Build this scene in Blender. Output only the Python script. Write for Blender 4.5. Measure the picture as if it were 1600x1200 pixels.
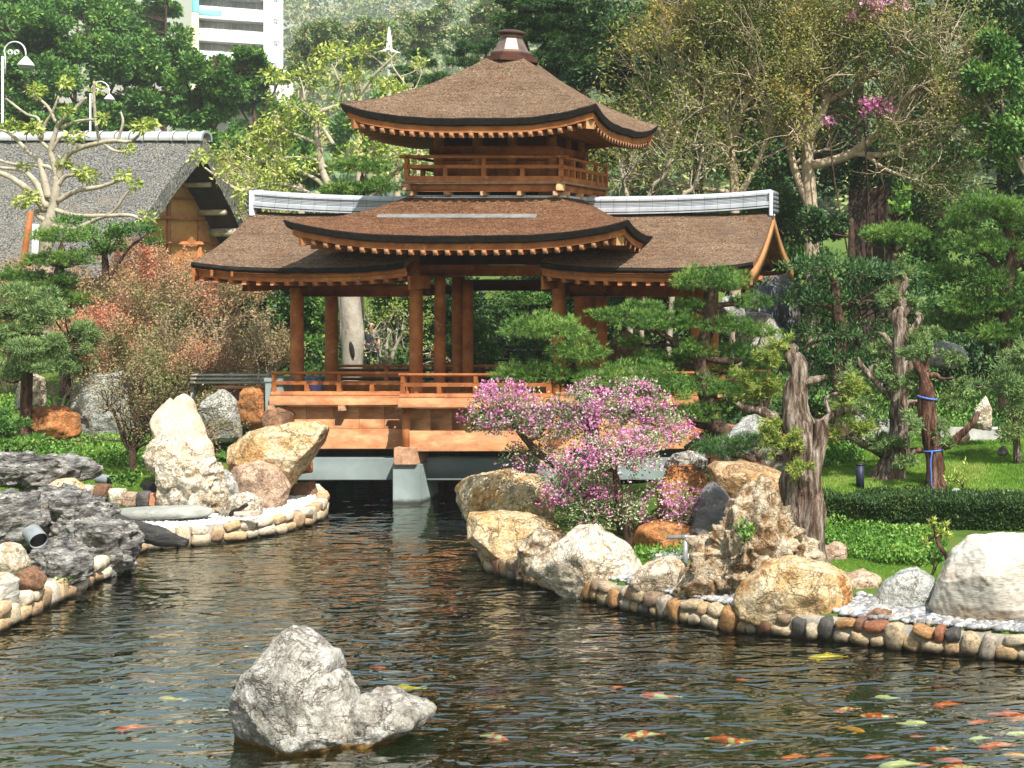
import bpy, math, random
import numpy as np
from math import radians, pi, sin, cos

# ------------------------------------------------------------------ camera, sky, sun, exposure
scene = bpy.context.scene
for o in list(bpy.data.objects):
    bpy.data.objects.remove(o)
col = scene.collection
F, XV, YH, HC = 2200.0, 1600.0, 400.0, 6.26      # focal length in photo pixels, view axis pixel, eye height above the pond
cam_d = bpy.data.cameras.new('camera')
cam = bpy.data.objects.new('camera', cam_d); col.objects.link(cam)
cam.location = (0, 0, HC); cam.rotation_euler = (radians(90), 0, 0)
cam_d.sensor_width = 36.0; cam_d.lens = F / 1600 * 36
cam_d.shift_x = -0.5; cam_d.shift_y = -0.125
cam_d.clip_start = 0.1; cam_d.clip_end = 6000
scene.camera = cam

SUN_EL, SUN_AZ = radians(55), radians(42)         # azimuth measured from behind the camera towards its right
sd_x, sd_y, sd_z = sin(SUN_AZ)*cos(SUN_EL), -cos(SUN_AZ)*cos(SUN_EL), sin(SUN_EL)   # towards the sun
world = bpy.data.worlds.new('World'); scene.world = world
world.use_nodes = True
wn = world.node_tree
bg = wn.nodes['Background']
sky = wn.nodes.new('ShaderNodeTexSky'); sky.sky_type = 'NISHITA'; sky.sun_disc = False
sky.sun_elevation = SUN_EL; sky.sun_rotation = math.atan2(sd_x, sd_y)
sky.air_density = 2.6; sky.dust_density = 2.0; sky.ozone_density = 2.0
wn.links.new(sky.outputs[0], bg.inputs[0]); bg.inputs[1].default_value = 0.095
sun_d = bpy.data.lights.new('sun', 'SUN'); sun_d.energy = 5.0; sun_d.angle = radians(0.5)
sun_d.color = (1.0, 0.95, 0.87)
sun = bpy.data.objects.new('sun', sun_d); col.objects.link(sun)
from mathutils import Vector
sun.rotation_euler = Vector((-sd_x, -sd_y, -sd_z)).to_track_quat('-Z', 'Y').to_euler()
sun.location = (20, -20, 60)
scene.view_settings.view_transform = 'Standard'; scene.view_settings.look = 'None'
scene.view_settings.exposure = 0.85; scene.view_settings.gamma = 1.0
scene.view_settings.use_curve_mapping = False
scene.cycles.max_bounces = 6; scene.cycles.diffuse_bounces = 3; scene.cycles.glossy_bounces = 3
scene.cycles.transparent_max_bounces = 8; scene.cycles.transmission_bounces = 4; scene.cycles.volume_bounces = 0
scene.cycles.use_denoising = True
scene.cycles.caustics_reflective = False; scene.cycles.caustics_refractive = False
scene.cycles.sample_clamp_indirect = 6.0

# ------------------------------------------------------------------ helpers
def P(px, py, Y): return np.array([(px-XV)*Y/F, Y, HC-(py-YH)*Y/F])     # a point seen at photo pixel px,py standing Y metres away
def W(px, py, z=0.0):                                                  # the point at height z seen at px,py
    Y = F*(HC-z)/(py-YH); return P(px, py, Y)
def S(Y): return Y/F
RNG = np.random.default_rng(7)

def _h(i, j, k, seed):
    n = (i.astype(np.int64)*374761393 + j.astype(np.int64)*668265263 + k.astype(np.int64)*2147483647 + seed*1274126177) & 0xffffffff
    n = ((n ^ (n >> 13))*1274126177) & 0xffffffff
    n = ((n ^ (n >> 16))*2246822519) & 0xffffffff
    return ((n ^ (n >> 15)) & 0xffffff)/float(0xffffff)*2-1
def vnoise(p, seed=0):
    p = np.asarray(p, float); f = np.floor(p); t = p-f; t = t*t*t*(t*(t*6-15)+10)
    i, j, k = f[:, 0].astype(np.int64), f[:, 1].astype(np.int64), f[:, 2].astype(np.int64)
    def L(a, b, w): return a+(b-a)*w
    c = [[[_h(i+a, j+b, k+d, seed) for d in (0, 1)] for b in (0, 1)] for a in (0, 1)]
    x0 = L(L(c[0][0][0], c[1][0][0], t[:, 0]), L(c[0][1][0], c[1][1][0], t[:, 0]), t[:, 1])
    x1 = L(L(c[0][0][1], c[1][0][1], t[:, 0]), L(c[0][1][1], c[1][1][1], t[:, 0]), t[:, 1])
    return L(x0, x1, t[:, 2])
def fbm(p, octv=4, seed=0, gain=0.5):
    a, s, out = 1.0, 1.0, 0
    for o in range(octv):
        out = out + a*vnoise(np.asarray(p)*s+o*17.3, seed+o); a *= gain; s *= 2.07
    return out
def ridged(p, octv=4, seed=0):
    a, s, out = 1.0, 1.0, 0
    for o in range(octv):
        out = out + a*(1-2*np.abs(vnoise(np.asarray(p)*s+o*9.1, seed+o))); a *= 0.5; s *= 2.1
    return out
def unit(v): return v/np.maximum(np.linalg.norm(v, axis=-1, keepdims=True), 1e-9)
def rdirs(n, rng):
    return unit(rng.normal(size=(n, 3)))

ORG = {}
def tag(o, label=None, cat=None, group=None, kind=None):
    if label: o['label'] = label
    if cat: o['category'] = cat
    if group: o['group'] = group
    if kind: o['kind'] = kind
    return o
def thing(name, loc, label, cat, group=None):
    o = bpy.data.objects.new(name, None); col.objects.link(o)
    o.empty_display_size = 0.3
    o.location = tuple(float(v) for v in loc); ORG[o.name] = np.array(loc, float)
    return tag(o, label, cat, group)

class MB:
    def __init__(s): s.v = []; s.f = []; s.n = 0; s.t = []
    def add(s, v, f, tint=None):
        v = np.asarray(v, float).reshape(-1, 3); f = np.asarray(f, np.int64)
        s.v.append(v); s.f.append(f+s.n); s.n += len(v)
        s.t.append(np.full(len(f), 0.5) if tint is None else np.asarray(tint, float)*np.ones(len(f)))
        return s
    def box(s, lo, hi):
        x0, y0, z0 = lo; x1, y1, z1 = hi
        v = [(x0,y0,z0),(x1,y0,z0),(x1,y1,z0),(x0,y1,z0),(x0,y0,z1),(x1,y0,z1),(x1,y1,z1),(x0,y1,z1)]
        return s.add(v, [(0,3,2,1),(4,5,6,7),(0,1,5,4),(1,2,6,5),(2,3,7,6),(3,0,4,7)])
    def bbox(s, lo, hi, b=0.012):
        """box with chamfered edges"""
        lo = np.array(lo, float); hi = np.array(hi, float); b = min(b, 0.3*np.min(hi-lo)); v = []
        for sz in (0, 1):
            for sy in (0, 1):
                for sx in (0, 1):
                    c = np.where([sx, sy, sz], hi, lo); d = np.where([sx, sy, sz], -b, b)
                    for ax in range(3):
                        q = c+d; q[ax] = c[ax]; v.append(q)
        def I(sx, sy, sz, ax): return (sz*4+sy*2+sx)*3+ax
        f4 = []; f3 = []
        f4 += [(I(0,0,0,2),I(0,1,0,2),I(1,1,0,2),I(1,0,0,2)), (I(0,0,1,2),I(1,0,1,2),I(1,1,1,2),I(0,1,1,2)),
               (I(0,0,0,1),I(1,0,0,1),I(1,0,1,1),I(0,0,1,1)), (I(0,1,0,1),I(0,1,1,1),I(1,1,1,1),I(1,1,0,1)),
               (I(0,0,0,0),I(0,0,1,0),I(0,1,1,0),I(0,1,0,0)), (I(1,0,0,0),I(1,1,0,0),I(1,1,1,0),I(1,0,1,0))]
        for a in (0, 1):
            for c in (0, 1):
                f4 += [(I(0,a,c,1),I(1,a,c,1),I(1,a,c,2),I(0,a,c,2)), (I(a,0,c,0),I(a,1,c,0),I(a,1,c,2),I(a,0,c,2)),
                       (I(a,c,0,0),I(a,c,1,0),I(a,c,1,1),I(a,c,0,1))]
                for d in (0, 1): f3.append((I(a,c,d,0),I(a,c,d,1),I(a,c,d,2)))
        s.add(v, f4); s.v.append(np.zeros((0, 3))); s.f.append(np.array(f3)+s.n-24); s.t.append(np.full(len(f3), .5))
        return s
    def build(s, name, mat, parent=None, smooth=True, loc=None, recalc=False):
        V = np.concatenate(s.v) if s.v else np.zeros((0, 3))
        if parent is not None:
            org = ORG[parent.name]
        else:
            org = np.array(loc, float) if loc is not None else np.array([*((V.min(0)+V.max(0))/2)[:2], V[:, 2].min()])
        me = bpy.data.meshes.new(name)
        me.vertices.add(len(V)); me.vertices.foreach_set('co', (V-org).astype(np.float32).ravel())
        idx = np.concatenate([f.ravel() for f in s.f]) if s.f else np.zeros(0, int)
        cnt = np.concatenate([np.full(len(f), f.shape[1]) for f in s.f])
        st = np.concatenate([[0], np.cumsum(cnt)[:-1]])
        me.loops.add(len(idx)); me.loops.foreach_set('vertex_index', idx.astype(np.int32))
        me.polygons.add(len(cnt)); me.polygons.foreach_set('loop_start', st.astype(np.int32))
        me.polygons.foreach_set('use_smooth', np.full(len(cnt), bool(smooth)))
        a = me.attributes.new('tint', 'FLOAT', 'FACE'); a.data.foreach_set('value', np.concatenate(s.t).astype(np.float32))
        me.update(calc_edges=True)
        if recalc:
            import bmesh
            bm = bmesh.new(); bm.from_mesh(me); bmesh.ops.recalc_face_normals(bm, faces=bm.faces[:]); bm.to_mesh(me); bm.free()
        if mat is not None:
            for m in (mat if isinstance(mat, (list, tuple)) else [mat]): me.materials.append(m)
        ob = bpy.data.objects.new(name, me); col.objects.link(ob)
        if parent is not None: ob.parent = parent
        else: ob.location = tuple(org)
        ORG[ob.name] = org
        return ob

def copy_part(o, parent, loc=None, rot=None, scl=None):
    c = o.copy(); col.objects.link(c); c.parent = parent
    if loc is not None: c.location = tuple(np.array(loc)-ORG[parent.name]) if parent is not None else tuple(loc)
    if rot is not None: c.rotation_euler = rot
    if scl is not None: c.scale = scl
    ORG[c.name] = ORG[parent.name] if parent is not None else np.array(c.location)
    return c

def smoothline(pts, k=6):
    """Catmull-Rom through rows of any width"""
    p = np.asarray(pts, float)
    if len(p) < 3:
        t = np.linspace(0, 1, k+1)[:, None]; return p[0]*(1-t)+p[-1]*t
    q = np.vstack([2*p[0]-p[1], p, 2*p[-1]-p[-2]]); out = []
    for i in range(1, len(q)-2):
        t = np.linspace(0, 1, k, endpoint=False)[:, None]
        a, b, c, d = q[i-1], q[i], q[i+1], q[i+2]
        out.append(0.5*((2*b)+(-a+c)*t+(2*a-5*b+4*c-d)*t**2+(-a+3*b-3*c+d)*t**3))
    out.append(p[-1:]); return np.vstack(out)

def tube(mb, pts, rad, n=8, gnarl=0.0, seed=0, cap=True, gscale=4.0):
    pts = np.asarray(pts, float); m = len(pts); rad = np.asarray(rad, float)*np.ones(m)
    tan = unit(np.gradient(pts, axis=0))
    ref = np.array([0.31, 0.87, 0.12]) if abs(tan[0, 1]) < .8 else np.array([.9, .1, .3])
    U = np.zeros((m, 3)); u = unit(np.cross(tan[0], ref))
    for i in range(m):
        u = u-tan[i]*np.dot(u, tan[i]); u = u/np.linalg.norm(u); U[i] = u
    V = np.cross(tan, U)
    a = np.linspace(0, 2*pi, n, endpoint=False)
    ring = U[:, None, :]*np.cos(a)[None, :, None]+V[:, None, :]*np.sin(a)[None, :, None]
    R = rad[:, None]*np.ones((m, n))
    base = pts[:, None, :]+ring*R[:, :, None]
    if gnarl:
        q = base.reshape(-1, 3); sc = gscale
        g = ridged(q*np.array([sc, sc, sc*.35]), 3, seed)*.6+fbm(q*sc*.4, 2, seed+5)*.7
        R = R*(1+gnarl*g.reshape(m, n)); base = pts[:, None, :]+ring*R[:, :, None]
    v = base.reshape(-1, 3); i = np.arange(m-1)[:, None]*n; j = np.arange(n)[None, :]; j2 = (j+1) % n
    f = np.stack([i+j, i+j2, i+n+j2, i+n+j], -1).reshape(-1, 4)
    mb.add(v, f)
    if cap:
        for e, o in ((0, 0), (m-1, (m-1)*n)):
            c = pts[e]; k = mb.n-len(v) if e == 0 else None
        b0 = mb.n-len(v)
        mb.v.append(np.array([pts[0], pts[-1]])); c0, c1 = mb.n, mb.n+1; mb.n += 2
        jj = np.arange(n)
        f3 = np.concatenate([np.stack([b0+(jj+1) % n, b0+jj, np.full(n, c0)], -1),
                             np.stack([b0+(m-1)*n+jj, b0+(m-1)*n+(jj+1) % n, np.full(n, c1)], -1)])
        mb.f.append(f3); mb.t.append(np.full(len(f3), .5))
    return mb

_ico = {}
def ico(sub):
    if sub not in _ico:
        import bmesh
        bm = bmesh.new(); bmesh.ops.create_icosphere(bm, subdivisions=sub, radius=1)
        bm.verts.ensure_lookup_table()
        v = np.array([x.co[:] for x in bm.verts]); f = np.array([[x.index for x in q.verts] for q in bm.faces]); bm.free()
        _ico[sub] = (unit(v), f)
    return _ico[sub]

# ------------------------------------------------------------------ materials
def new_mat(name):
    m = bpy.data.materials.new(name); m.use_nodes = True
    nt = m.node_tree; b = nt.nodes['Principled BSDF']
    return m, nt, b
def ramp(nt, stops, interp='LINEAR'):
    r = nt.nodes.new('ShaderNodeValToRGB'); e = r.color_ramp.elements; r.color_ramp.interpolation = interp
    while len(e) < len(stops): e.new(0.5)
    for k, (p, c) in enumerate(stops):
        e[k].position = p; e[k].color = (*c, 1)
    return r
def noise_n(nt, vec, scale, detail=6, rough=0.6, dist=0.0):
    n = nt.nodes.new('ShaderNodeTexNoise'); n.inputs['Scale'].default_value = scale
    n.inputs['Detail'].default_value = detail; n.inputs['Roughness'].default_value = rough
    n.inputs['Distortion'].default_value = dist
    if vec is not None: nt.links.new(vec, n.inputs['Vector'])
    return n
def mixc(nt, fac, a, b, mode='MIX'):
    m = nt.nodes.new('ShaderNodeMix'); m.data_type = 'RGBA'; m.blend_type = mode
    if isinstance(fac, float): m.inputs[0].default_value = fac
    else: nt.links.new(fac, m.inputs[0])
    for s, x in ((6, a), (7, b)):
        if isinstance(x, tuple): m.inputs[s].default_value = (*x, 1)
        else: nt.links.new(x, m.inputs[s])
    return m.outputs[2]
def coords(nt, stretch=(1, 1, 1), rnd=False):
    tc = nt.nodes.new('ShaderNodeTexCoord'); mp = nt.nodes.new('ShaderNodeMapping')
    mp.inputs['Scale'].default_value = stretch
    nt.links.new(tc.outputs['Object'], mp.inputs['Vector'])
    if rnd:
        oi = nt.nodes.new('ShaderNodeObjectInfo'); mu = nt.nodes.new('ShaderNodeVectorMath'); mu.operation = 'SCALE'
        mu.inputs[0].default_value = (37.0, 53.0, 71.0); nt.links.new(oi.outputs['Random'], mu.inputs['Scale'])
        nt.links.new(mu.outputs[0], mp.inputs['Location'])
    return mp.outputs[0]
def bump(nt, b, h, strength, dist):
    bp = nt.nodes.new('ShaderNodeBump'); bp.inputs['Strength'].default_value = strength; bp.inputs['Distance'].default_value = dist
    nt.links.new(h, bp.inputs['Height']); nt.links.new(bp.outputs[0], b.inputs['Normal']); return bp
def surf(name, stops, scale=3.0, rough=0.8, bscale=20.0, bstr=0.5, bdist=0.02, stretch=(1, 1, 1), stain=None, metal=0.0, spec=0.3, detail=8, rnd=False, dist=0.3):
    m, nt, b = new_mat(name); v = coords(nt, stretch, rnd)
    n = noise_n(nt, v, scale, detail, 0.62, dist); r = ramp(nt, stops); nt.links.new(n.outputs[0], r.inputs[0]); c = r.outputs[0]
    if stain:
        for sc, lo, hi, cc in stain:
            s = noise_n(nt, v, sc, 6, 0.65, 0.6); q = ramp(nt, [(lo, (0, 0, 0)), (hi, (1, 1, 1))]); nt.links.new(s.outputs[0], q.inputs[0])
            c = mixc(nt, q.outputs[0], c, cc)
    nt.links.new(c, b.inputs['Base Color'])
    b.inputs['Roughness'].default_value = rough; b.inputs['Metallic'].default_value = metal
    b.inputs['Specular IOR Level'].default_value = spec
    if bstr:
        h = noise_n(nt, v, bscale, 8, 0.65); bump(nt, b, h.outputs[0], bstr, bdist)
    return m
def leafmat(name, stops, trans=0.3, rough=0.5, spec=0.35):
    m, nt, b = new_mat(name)
    a = nt.nodes.new('ShaderNodeAttribute'); a.attribute_name = 'tint'; a.attribute_type = 'GEOMETRY'
    r = ramp(nt, stops); nt.links.new(a.outputs['Fac'], r.inputs[0])
    nt.links.new(r.outputs[0], b.inputs['Base Color']); b.inputs['Roughness'].default_value = rough
    b.inputs['Specular IOR Level'].default_value = spec
    t = nt.nodes.new('ShaderNodeBsdfTranslucent'); nt.links.new(mixc(nt, 0.5, r.outputs[0], (0.25, 0.35, 0.05), 'ADD'), t.inputs[0])
    nt.links.new(r.outputs[0], t.inputs[0])
    mx = nt.nodes.new('ShaderNodeMixShader'); mx.inputs[0].default_value = trans*.6
    nt.links.new(b.outputs[0], mx.inputs[1]); nt.links.new(t.outputs[0], mx.inputs[2])
    nt.links.new(mx.outputs[0], nt.nodes['Material Output'].inputs[0])
    return m
# ------------------------------------------------------------------ materials of the place
WOOD = surf('orange_timber', [(0.3, (.20, .058, .018)), (0.5, (.37, .125, .038)), (0.7, (.50, .20, .07))], 2.2, .62, 30, .25, .004, (1, 1, 1),
            stain=[(5.5, .60, .70, (.52, .26, .12)), (1.1, .55, .75, (.24, .07, .02))], spec=.3)
WOODP = surf('planked_timber', [(0.32, (.26, .10, .038)), (0.5, (.40, .18, .075)), (0.68, (.52, .28, .13))], 1.6, .6, 30, .25, .004, (1, 1, 2.5),
             stain=[(4.5, .58, .72, (.55, .27, .11)), (.9, .52, .7, (.36, .10, .025))])
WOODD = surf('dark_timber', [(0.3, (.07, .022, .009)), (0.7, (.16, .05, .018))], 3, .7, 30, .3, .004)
ENDG = surf('weathered_end_grain', [(0.3, (.20, .11, .06)), (0.6, (.38, .22, .13)), (0.8, (.48, .35, .25))], 7, .8, 40, .5, .006)
PALEW = surf('pale_end_timber', [(0.3, (.40, .20, .08)), (0.7, (.56, .33, .16))], 5, .7, 30, .3, .004)
TANW = surf('tan_gable_board', [(.3, (.30, .135, .05)), (.7, (.44, .22, .095))], 3, .65, 30, .3, .004)
LTILE = surf('pale_grey_ridge_tile', [(.3, (.40, .41, .43)), (.7, (.54, .55, .57))], 2, .6, 20, .2, .01)
BLACKW = surf('near_black_brown', [(0.3, (.012, .01, .009)), (0.7, (.03, .022, .018))], 4, .9, 20, .3, .01)
CONC = surf('grey_concrete', [(0.3, (.13, .165, .16)), (0.7, (.19, .23, .225))], 1.3, .85, 50, .15, .003, stain=[(2.0, .58, .8, (.09, .12, .115))])
def bark_roof(name, stops, stain):
    m, nt, b = new_mat(name); v = coords(nt)
    n = noise_n(nt, coords(nt, (.7, 1, 1.4)), 1.6, 9, .72, .5); r = ramp(nt, stops); nt.links.new(n.outputs[0], r.inputs[0]); c = r.outputs[0]
    g = noise_n(nt, coords(nt, (.55, 1, 1.6)), 38, 5, .7); q = ramp(nt, [(.38, (.16, .14, .13)), (.47, (.75, .73, .71)), (.56, (1.35, 1.32, 1.25)), (.66, (2.4, 2.3, 2.1))]); nt.links.new(g.outputs[0], q.inputs[0])
    c = mixc(nt, 1.0, c, q.outputs[0], 'MULTIPLY')
    for sc, lo, hi, cc in stain:
        s = noise_n(nt, v, sc, 5, .6, .5); qq = ramp(nt, [(lo, (0, 0, 0)), (hi, (1, 1, 1))]); nt.links.new(s.outputs[0], qq.inputs[0])
        c = mixc(nt, qq.outputs[0], c, cc)
    # bark courses: thin uneven lines running level round the slope, with bare and mossy runs
    sx = nt.nodes.new('ShaderNodeSeparateXYZ'); nt.links.new(v, sx.inputs[0]); w = noise_n(nt, v, 2.2, 4, .6); ma = nt.nodes.new('ShaderNodeMath'); ma.operation = 'MULTIPLY_ADD'; ma.inputs[1].default_value = .35; nt.links.new(w.outputs[0], ma.inputs[0]); nt.links.new(sx.outputs[2], ma.inputs[2])
    mu = nt.nodes.new('ShaderNodeMath'); mu.operation = 'MULTIPLY'; mu.inputs[1].default_value = 9.0; nt.links.new(ma.outputs[0], mu.inputs[0]); fr = nt.nodes.new('ShaderNodeMath'); fr.operation = 'FRACT'; nt.links.new(mu.outputs[0], fr.inputs[0])
    qq = ramp(nt, [(0, (.55, .52, .5)), (.16, (1, 1, 1)), (.8, (1.12, 1.1, 1.06)), (1, (.8, .78, .75))]); nt.links.new(fr.outputs[0], qq.inputs[0]); c = mixc(nt, .75, c, qq.outputs[0], 'MULTIPLY')
    nt.links.new(c, b.inputs['Base Color']); b.inputs['Roughness'].default_value = .9; b.inputs['Specular IOR Level'].default_value = .15
    v2 = coords(nt, (1, 1, 3.0)); h = noise_n(nt, v2, 18, 8, .8); bump(nt, b, h.outputs[0], 1.0, .06)
    return m
ROOFB = bark_roof('cypress_bark_brown', [(.3, (.145, .09, .058)), (.55, (.21, .145, .10)), (.8, (.26, .195, .14))], [(2.6, .60, .76, (.19, .075, .03)), (.8, .58, .72, (.15, .10, .07))])
ROOFR = bark_roof('cypress_bark_rusty', [(.3, (.12, .058, .032)), (.55, (.18, .092, .052)), (.8, (.22, .135, .085))], [(3.5, .62, .75, (.28, .19, .11))])
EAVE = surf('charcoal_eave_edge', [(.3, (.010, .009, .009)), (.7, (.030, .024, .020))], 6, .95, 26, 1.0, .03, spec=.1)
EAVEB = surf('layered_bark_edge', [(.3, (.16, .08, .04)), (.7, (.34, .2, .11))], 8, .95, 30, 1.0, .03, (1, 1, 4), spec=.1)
THATCH = surf('grey_reed_thatch', [(.36, (.04, .039, .036)), (.47, (.18, .175, .16)), (.56, (.31, .30, .275)), (.68, (.54, .52, .48))], 15, .95, 16, 1.0, .22, (1, 1, .45), spec=.1,
              stain=[(.5, .5, .75, (.33, .29, .22)), (.9, .58, .72, (.17, .17, .17))])
def ridge_mat():
    m, nt, b = new_mat('grey_ridge_tile'); v = coords(nt)
    n = noise_n(nt, v, 3, 6, .6); r = ramp(nt, [(.3, (.36, .39, .44)), (.7, (.52, .55, .60))]); nt.links.new(n.outputs[0], r.inputs[0])
    sx = nt.nodes.new('ShaderNodeSeparateXYZ'); nt.links.new(v, sx.inputs[0])
    d = nt.nodes.new('ShaderNodeMath'); d.operation = 'MULTIPLY'; d.inputs[1].default_value = 2.9; nt.links.new(sx.outputs[0], d.inputs[0])
    fr = nt.nodes.new('ShaderNodeMath'); fr.operation = 'FRACT'; nt.links.new(d.outputs[0], fr.inputs[0])
    q = ramp(nt, [(0, (0, 0, 0)), (.05, (1, 1, 1))]); nt.links.new(fr.outputs[0], q.inputs[0])
    nt.links.new(mixc(nt, q.outputs[0], (.10, .11, .13), r.outputs[0]), b.inputs['Base Color'])
    b.inputs['Roughness'].default_value = .5; h = noise_n(nt, v, 40, 4); bump(nt, b, h.outputs[0], .2, .004)
    return m
RIDGE = ridge_mat()
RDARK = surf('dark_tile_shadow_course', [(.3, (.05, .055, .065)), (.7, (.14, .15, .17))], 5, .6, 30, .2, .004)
COPPER = surf('bronze_finial', [(.3, (.15, .10, .08)), (.7, (.27, .20, .16))], 3, .42, 30, .1, .003, metal=.55, spec=.4)
COPPERD = surf('dark_bronze', [(.3, (.07, .028, .02)), (.7, (.13, .05, .035))], 3, .4, 30, .1, .003, metal=.5, spec=.5)
ZINC = surf('pale_zinc_strip', [(.3, (.16, .15, .145)), (.7, (.30, .285, .275))], 6, .5, 30, .2, .003, metal=.2)
WHITE = surf('white_paint', [(.3, (.74, .75, .78)), (.7, (.82, .82, .84))], 2, .45, 30, .05, .002)
CREAMP = surf('white_wall', [(.3, (.76, .77, .78)), (.7, (.84, .84, .84))], .3, .8, 8, .05, .01)
GREYCAN = surf('grey_lamp_housing', [(.3, (.17, .19, .20)), (.7, (.28, .30, .31))], 4, .45, 30, .1, .002)
NAVY = surf('dark_navy_plastic', [(.3, (.012, .014, .035)), (.7, (.025, .03, .06))], 4, .5, 30, .1, .002)
BLACKM = surf('black_metal', [(.3, (.012, .012, .013)), (.7, (.03, .03, .032))], 4, .45, 30, .1, .002)
STEEL = surf('grey_pipe', [(.3, (.25, .26, .26)), (.7, (.38, .38, .38))], 8, .4, 30, .1, .002, metal=.4)
MORTAR = surf('kerb_mortar', [(.3, (.17, .15, .125)), (.6, (.32, .29, .24)), (.8, (.42, .39, .33))], 5, .95, 24, .8, .02)

def ground_mat():
    m, nt, b = new_mat('garden_ground'); v = coords(nt)
    n = noise_n(nt, v, 1.1, 8, .65, .4); r = ramp(nt, [(.35, (.05, .09, .016)), (.5, (.085, .15, .024)), (.62, (.12, .15, .035)), (.78, (.13, .10, .05))]); nt.links.new(n.outputs[0], r.inputs[0])
    g = nt.nodes.new('ShaderNodeNewGeometry'); sx = nt.nodes.new('ShaderNodeSeparateXYZ'); nt.links.new(g.outputs['Position'], sx.inputs[0])
    q = ramp(nt, [(.0, (1, 1, 1)), (1.0, (0, 0, 0))]); mr = nt.nodes.new('ShaderNodeMapRange')
    mr.inputs[1].default_value = .05; mr.inputs[2].default_value = .3; nt.links.new(sx.outputs[2], mr.inputs[0])
    bed = noise_n(nt, v, 2.5, 5); rb = ramp(nt, [(.3, (.004, .012, .003)), (.7, (.010, .024, .007))]); nt.links.new(bed.outputs[0], rb.inputs[0])
    nt.links.new(mixc(nt, mr.outputs[0], rb.outputs[0], r.outputs[0]), b.inputs['Base Color']); b.inputs['Roughness'].default_value = 1
    b.inputs['Specular IOR Level'].default_value = .1
    h = noise_n(nt, v, 14, 8, .7); bump(nt, b, h.outputs[0], .8, .06)
    return m
GROUND = ground_mat()

# ------------------------------------------------------------------ pond outline and terrain
sh_r = [(1640, 1037), (1600, 1032), (1440, 1018), (1300, 1000), (1140, 985), (1000, 958), (900, 930), (820, 910), (768, 893), (756, 872)]
sh_back = [(765, 838), (850, 805), (960, 778), (1040, 768)]
sh_l = [(488, 775), (507, 799), (500, 810), (478, 822), (430, 835), (370, 845), (300, 853), (245, 858), (205, 866)]
sh_f = [(196, 882), (160, 905), (100, 935), (50, 960), (0, 985), (-60, 1012)]
wr = np.array([W(*p)[:2] for p in sh_r]); wb = np.array([W(*p)[:2] for p in sh_back]); wl = np.array([W(*p)[:2] for p in sh_l]); wf = np.array([W(*p)[:2] for p in sh_f])
pond = np.vstack([[(16, 4), (16, 17.5), (6, 21.0)], wr, wb, [(-9.7, 41.5), (-19.6, 41.5), (-19.4, 38.5)], wl, wf, [(-24, 20.5), (-34, 16), (-34, 4)]])
def poly_sd(px, py, poly):
    """signed distance, negative inside"""
    p = np.stack([px, py], -1); a = poly; b = np.roll(poly, -1, 0); d = np.full(px.shape, 1e9); ins = np.zeros(px.shape, bool)
    for A, B in zip(a, b):
        e = B-A; w = p-A; t = np.clip((w@e)/max(e@e, 1e-9), 0, 1); q = w-t[..., None]*e; d = np.minimum(d, np.hypot(q[..., 0], q[..., 1]))
        c = (A[1] <= p[..., 1]) != (B[1] <= p[..., 1])
        ins ^= c & (p[..., 0] < A[0]+(p[..., 1]-A[1])*(B[0]-A[0])/((B[1]-A[1]) if abs(B[1]-A[1]) > 1e-9 else 1e-9))
    return np.where(ins, -d, d)
def sstep(a, b, x): t = np.clip((x-a)/(b-a), 0, 1); return t*t*(3-2*t)
def hill_h(x, y):
    s = x/np.maximum(y, 1)
    h = 10+150*sstep(190, 620, y)*(0.55+.45*sstep(-.25, .25, s)) + 26*sstep(190, 330, y)*vnoise(np.stack([x*.008, y*.008, 0*x], -1).reshape(-1, 3), 3).reshape(np.shape(x))
    return h*sstep(-.615, -.53, s)
def land_h(x, y):
    zr = np.interp(y, [20, 27, 30.7, 31.9, 36, 44, 60, 100, 200], [.38, .40, .46, .95, 1.2, 1.6, 2.6, 6, 10])
    zl = np.interp(y, [22, 32, 34, 37, 40, 45, 52, 60, 100, 200], [.38, .42, .9, 1.25, 1.6, 2.4, 3.7, 4.8, 7, 10])
    zc = np.interp(y, [22, 36, 39.5, 41.5, 44, 50, 60, 100, 200], [.38, .42, .8, 1.75, 2.0, 2.3, 3.2, 6, 10])
    wl_ = sstep(-17.5, -20.5, x); wr_ = sstep(-10, -7.5, x)
    wc = np.clip(1-wl_-wr_, 0, 1)
    z = zl*wl_+zr*wr_+zc*wc
    q = np.stack([np.ravel(x)*.35, np.ravel(y)*.35, np.ravel(x)*0], -1)
    z = z+.07*fbm(q, 3, 11).reshape(np.shape(x))*sstep(22, 34, y)
    return z
def ground_h(x, y):
    x = np.asarray(x, float); y = np.asarray(y, float)
    sd = poly_sd(x, y, pond)
    z = land_h(x, y); z = np.where(sd < 1.2, .38+(z-.38)*sstep(0, 1.2, sd), z)
    z = np.where(sd < 0.12, -1.1*sstep(.12, -.25, sd)+z*(1-sstep(.12, -.25, sd)), z)
    far = y > 180
    return np.where(far, np.maximum(z, hill_h(x, y)), z)
def gh(x, y): return float(ground_h(np.array([x]), np.array([y]))[0])
def G(px, Y):
    """ground point below pixel column px at distance Y"""
    x = (px-XV)*Y/F; return np.array([x, Y, gh(x, Y)])

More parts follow.
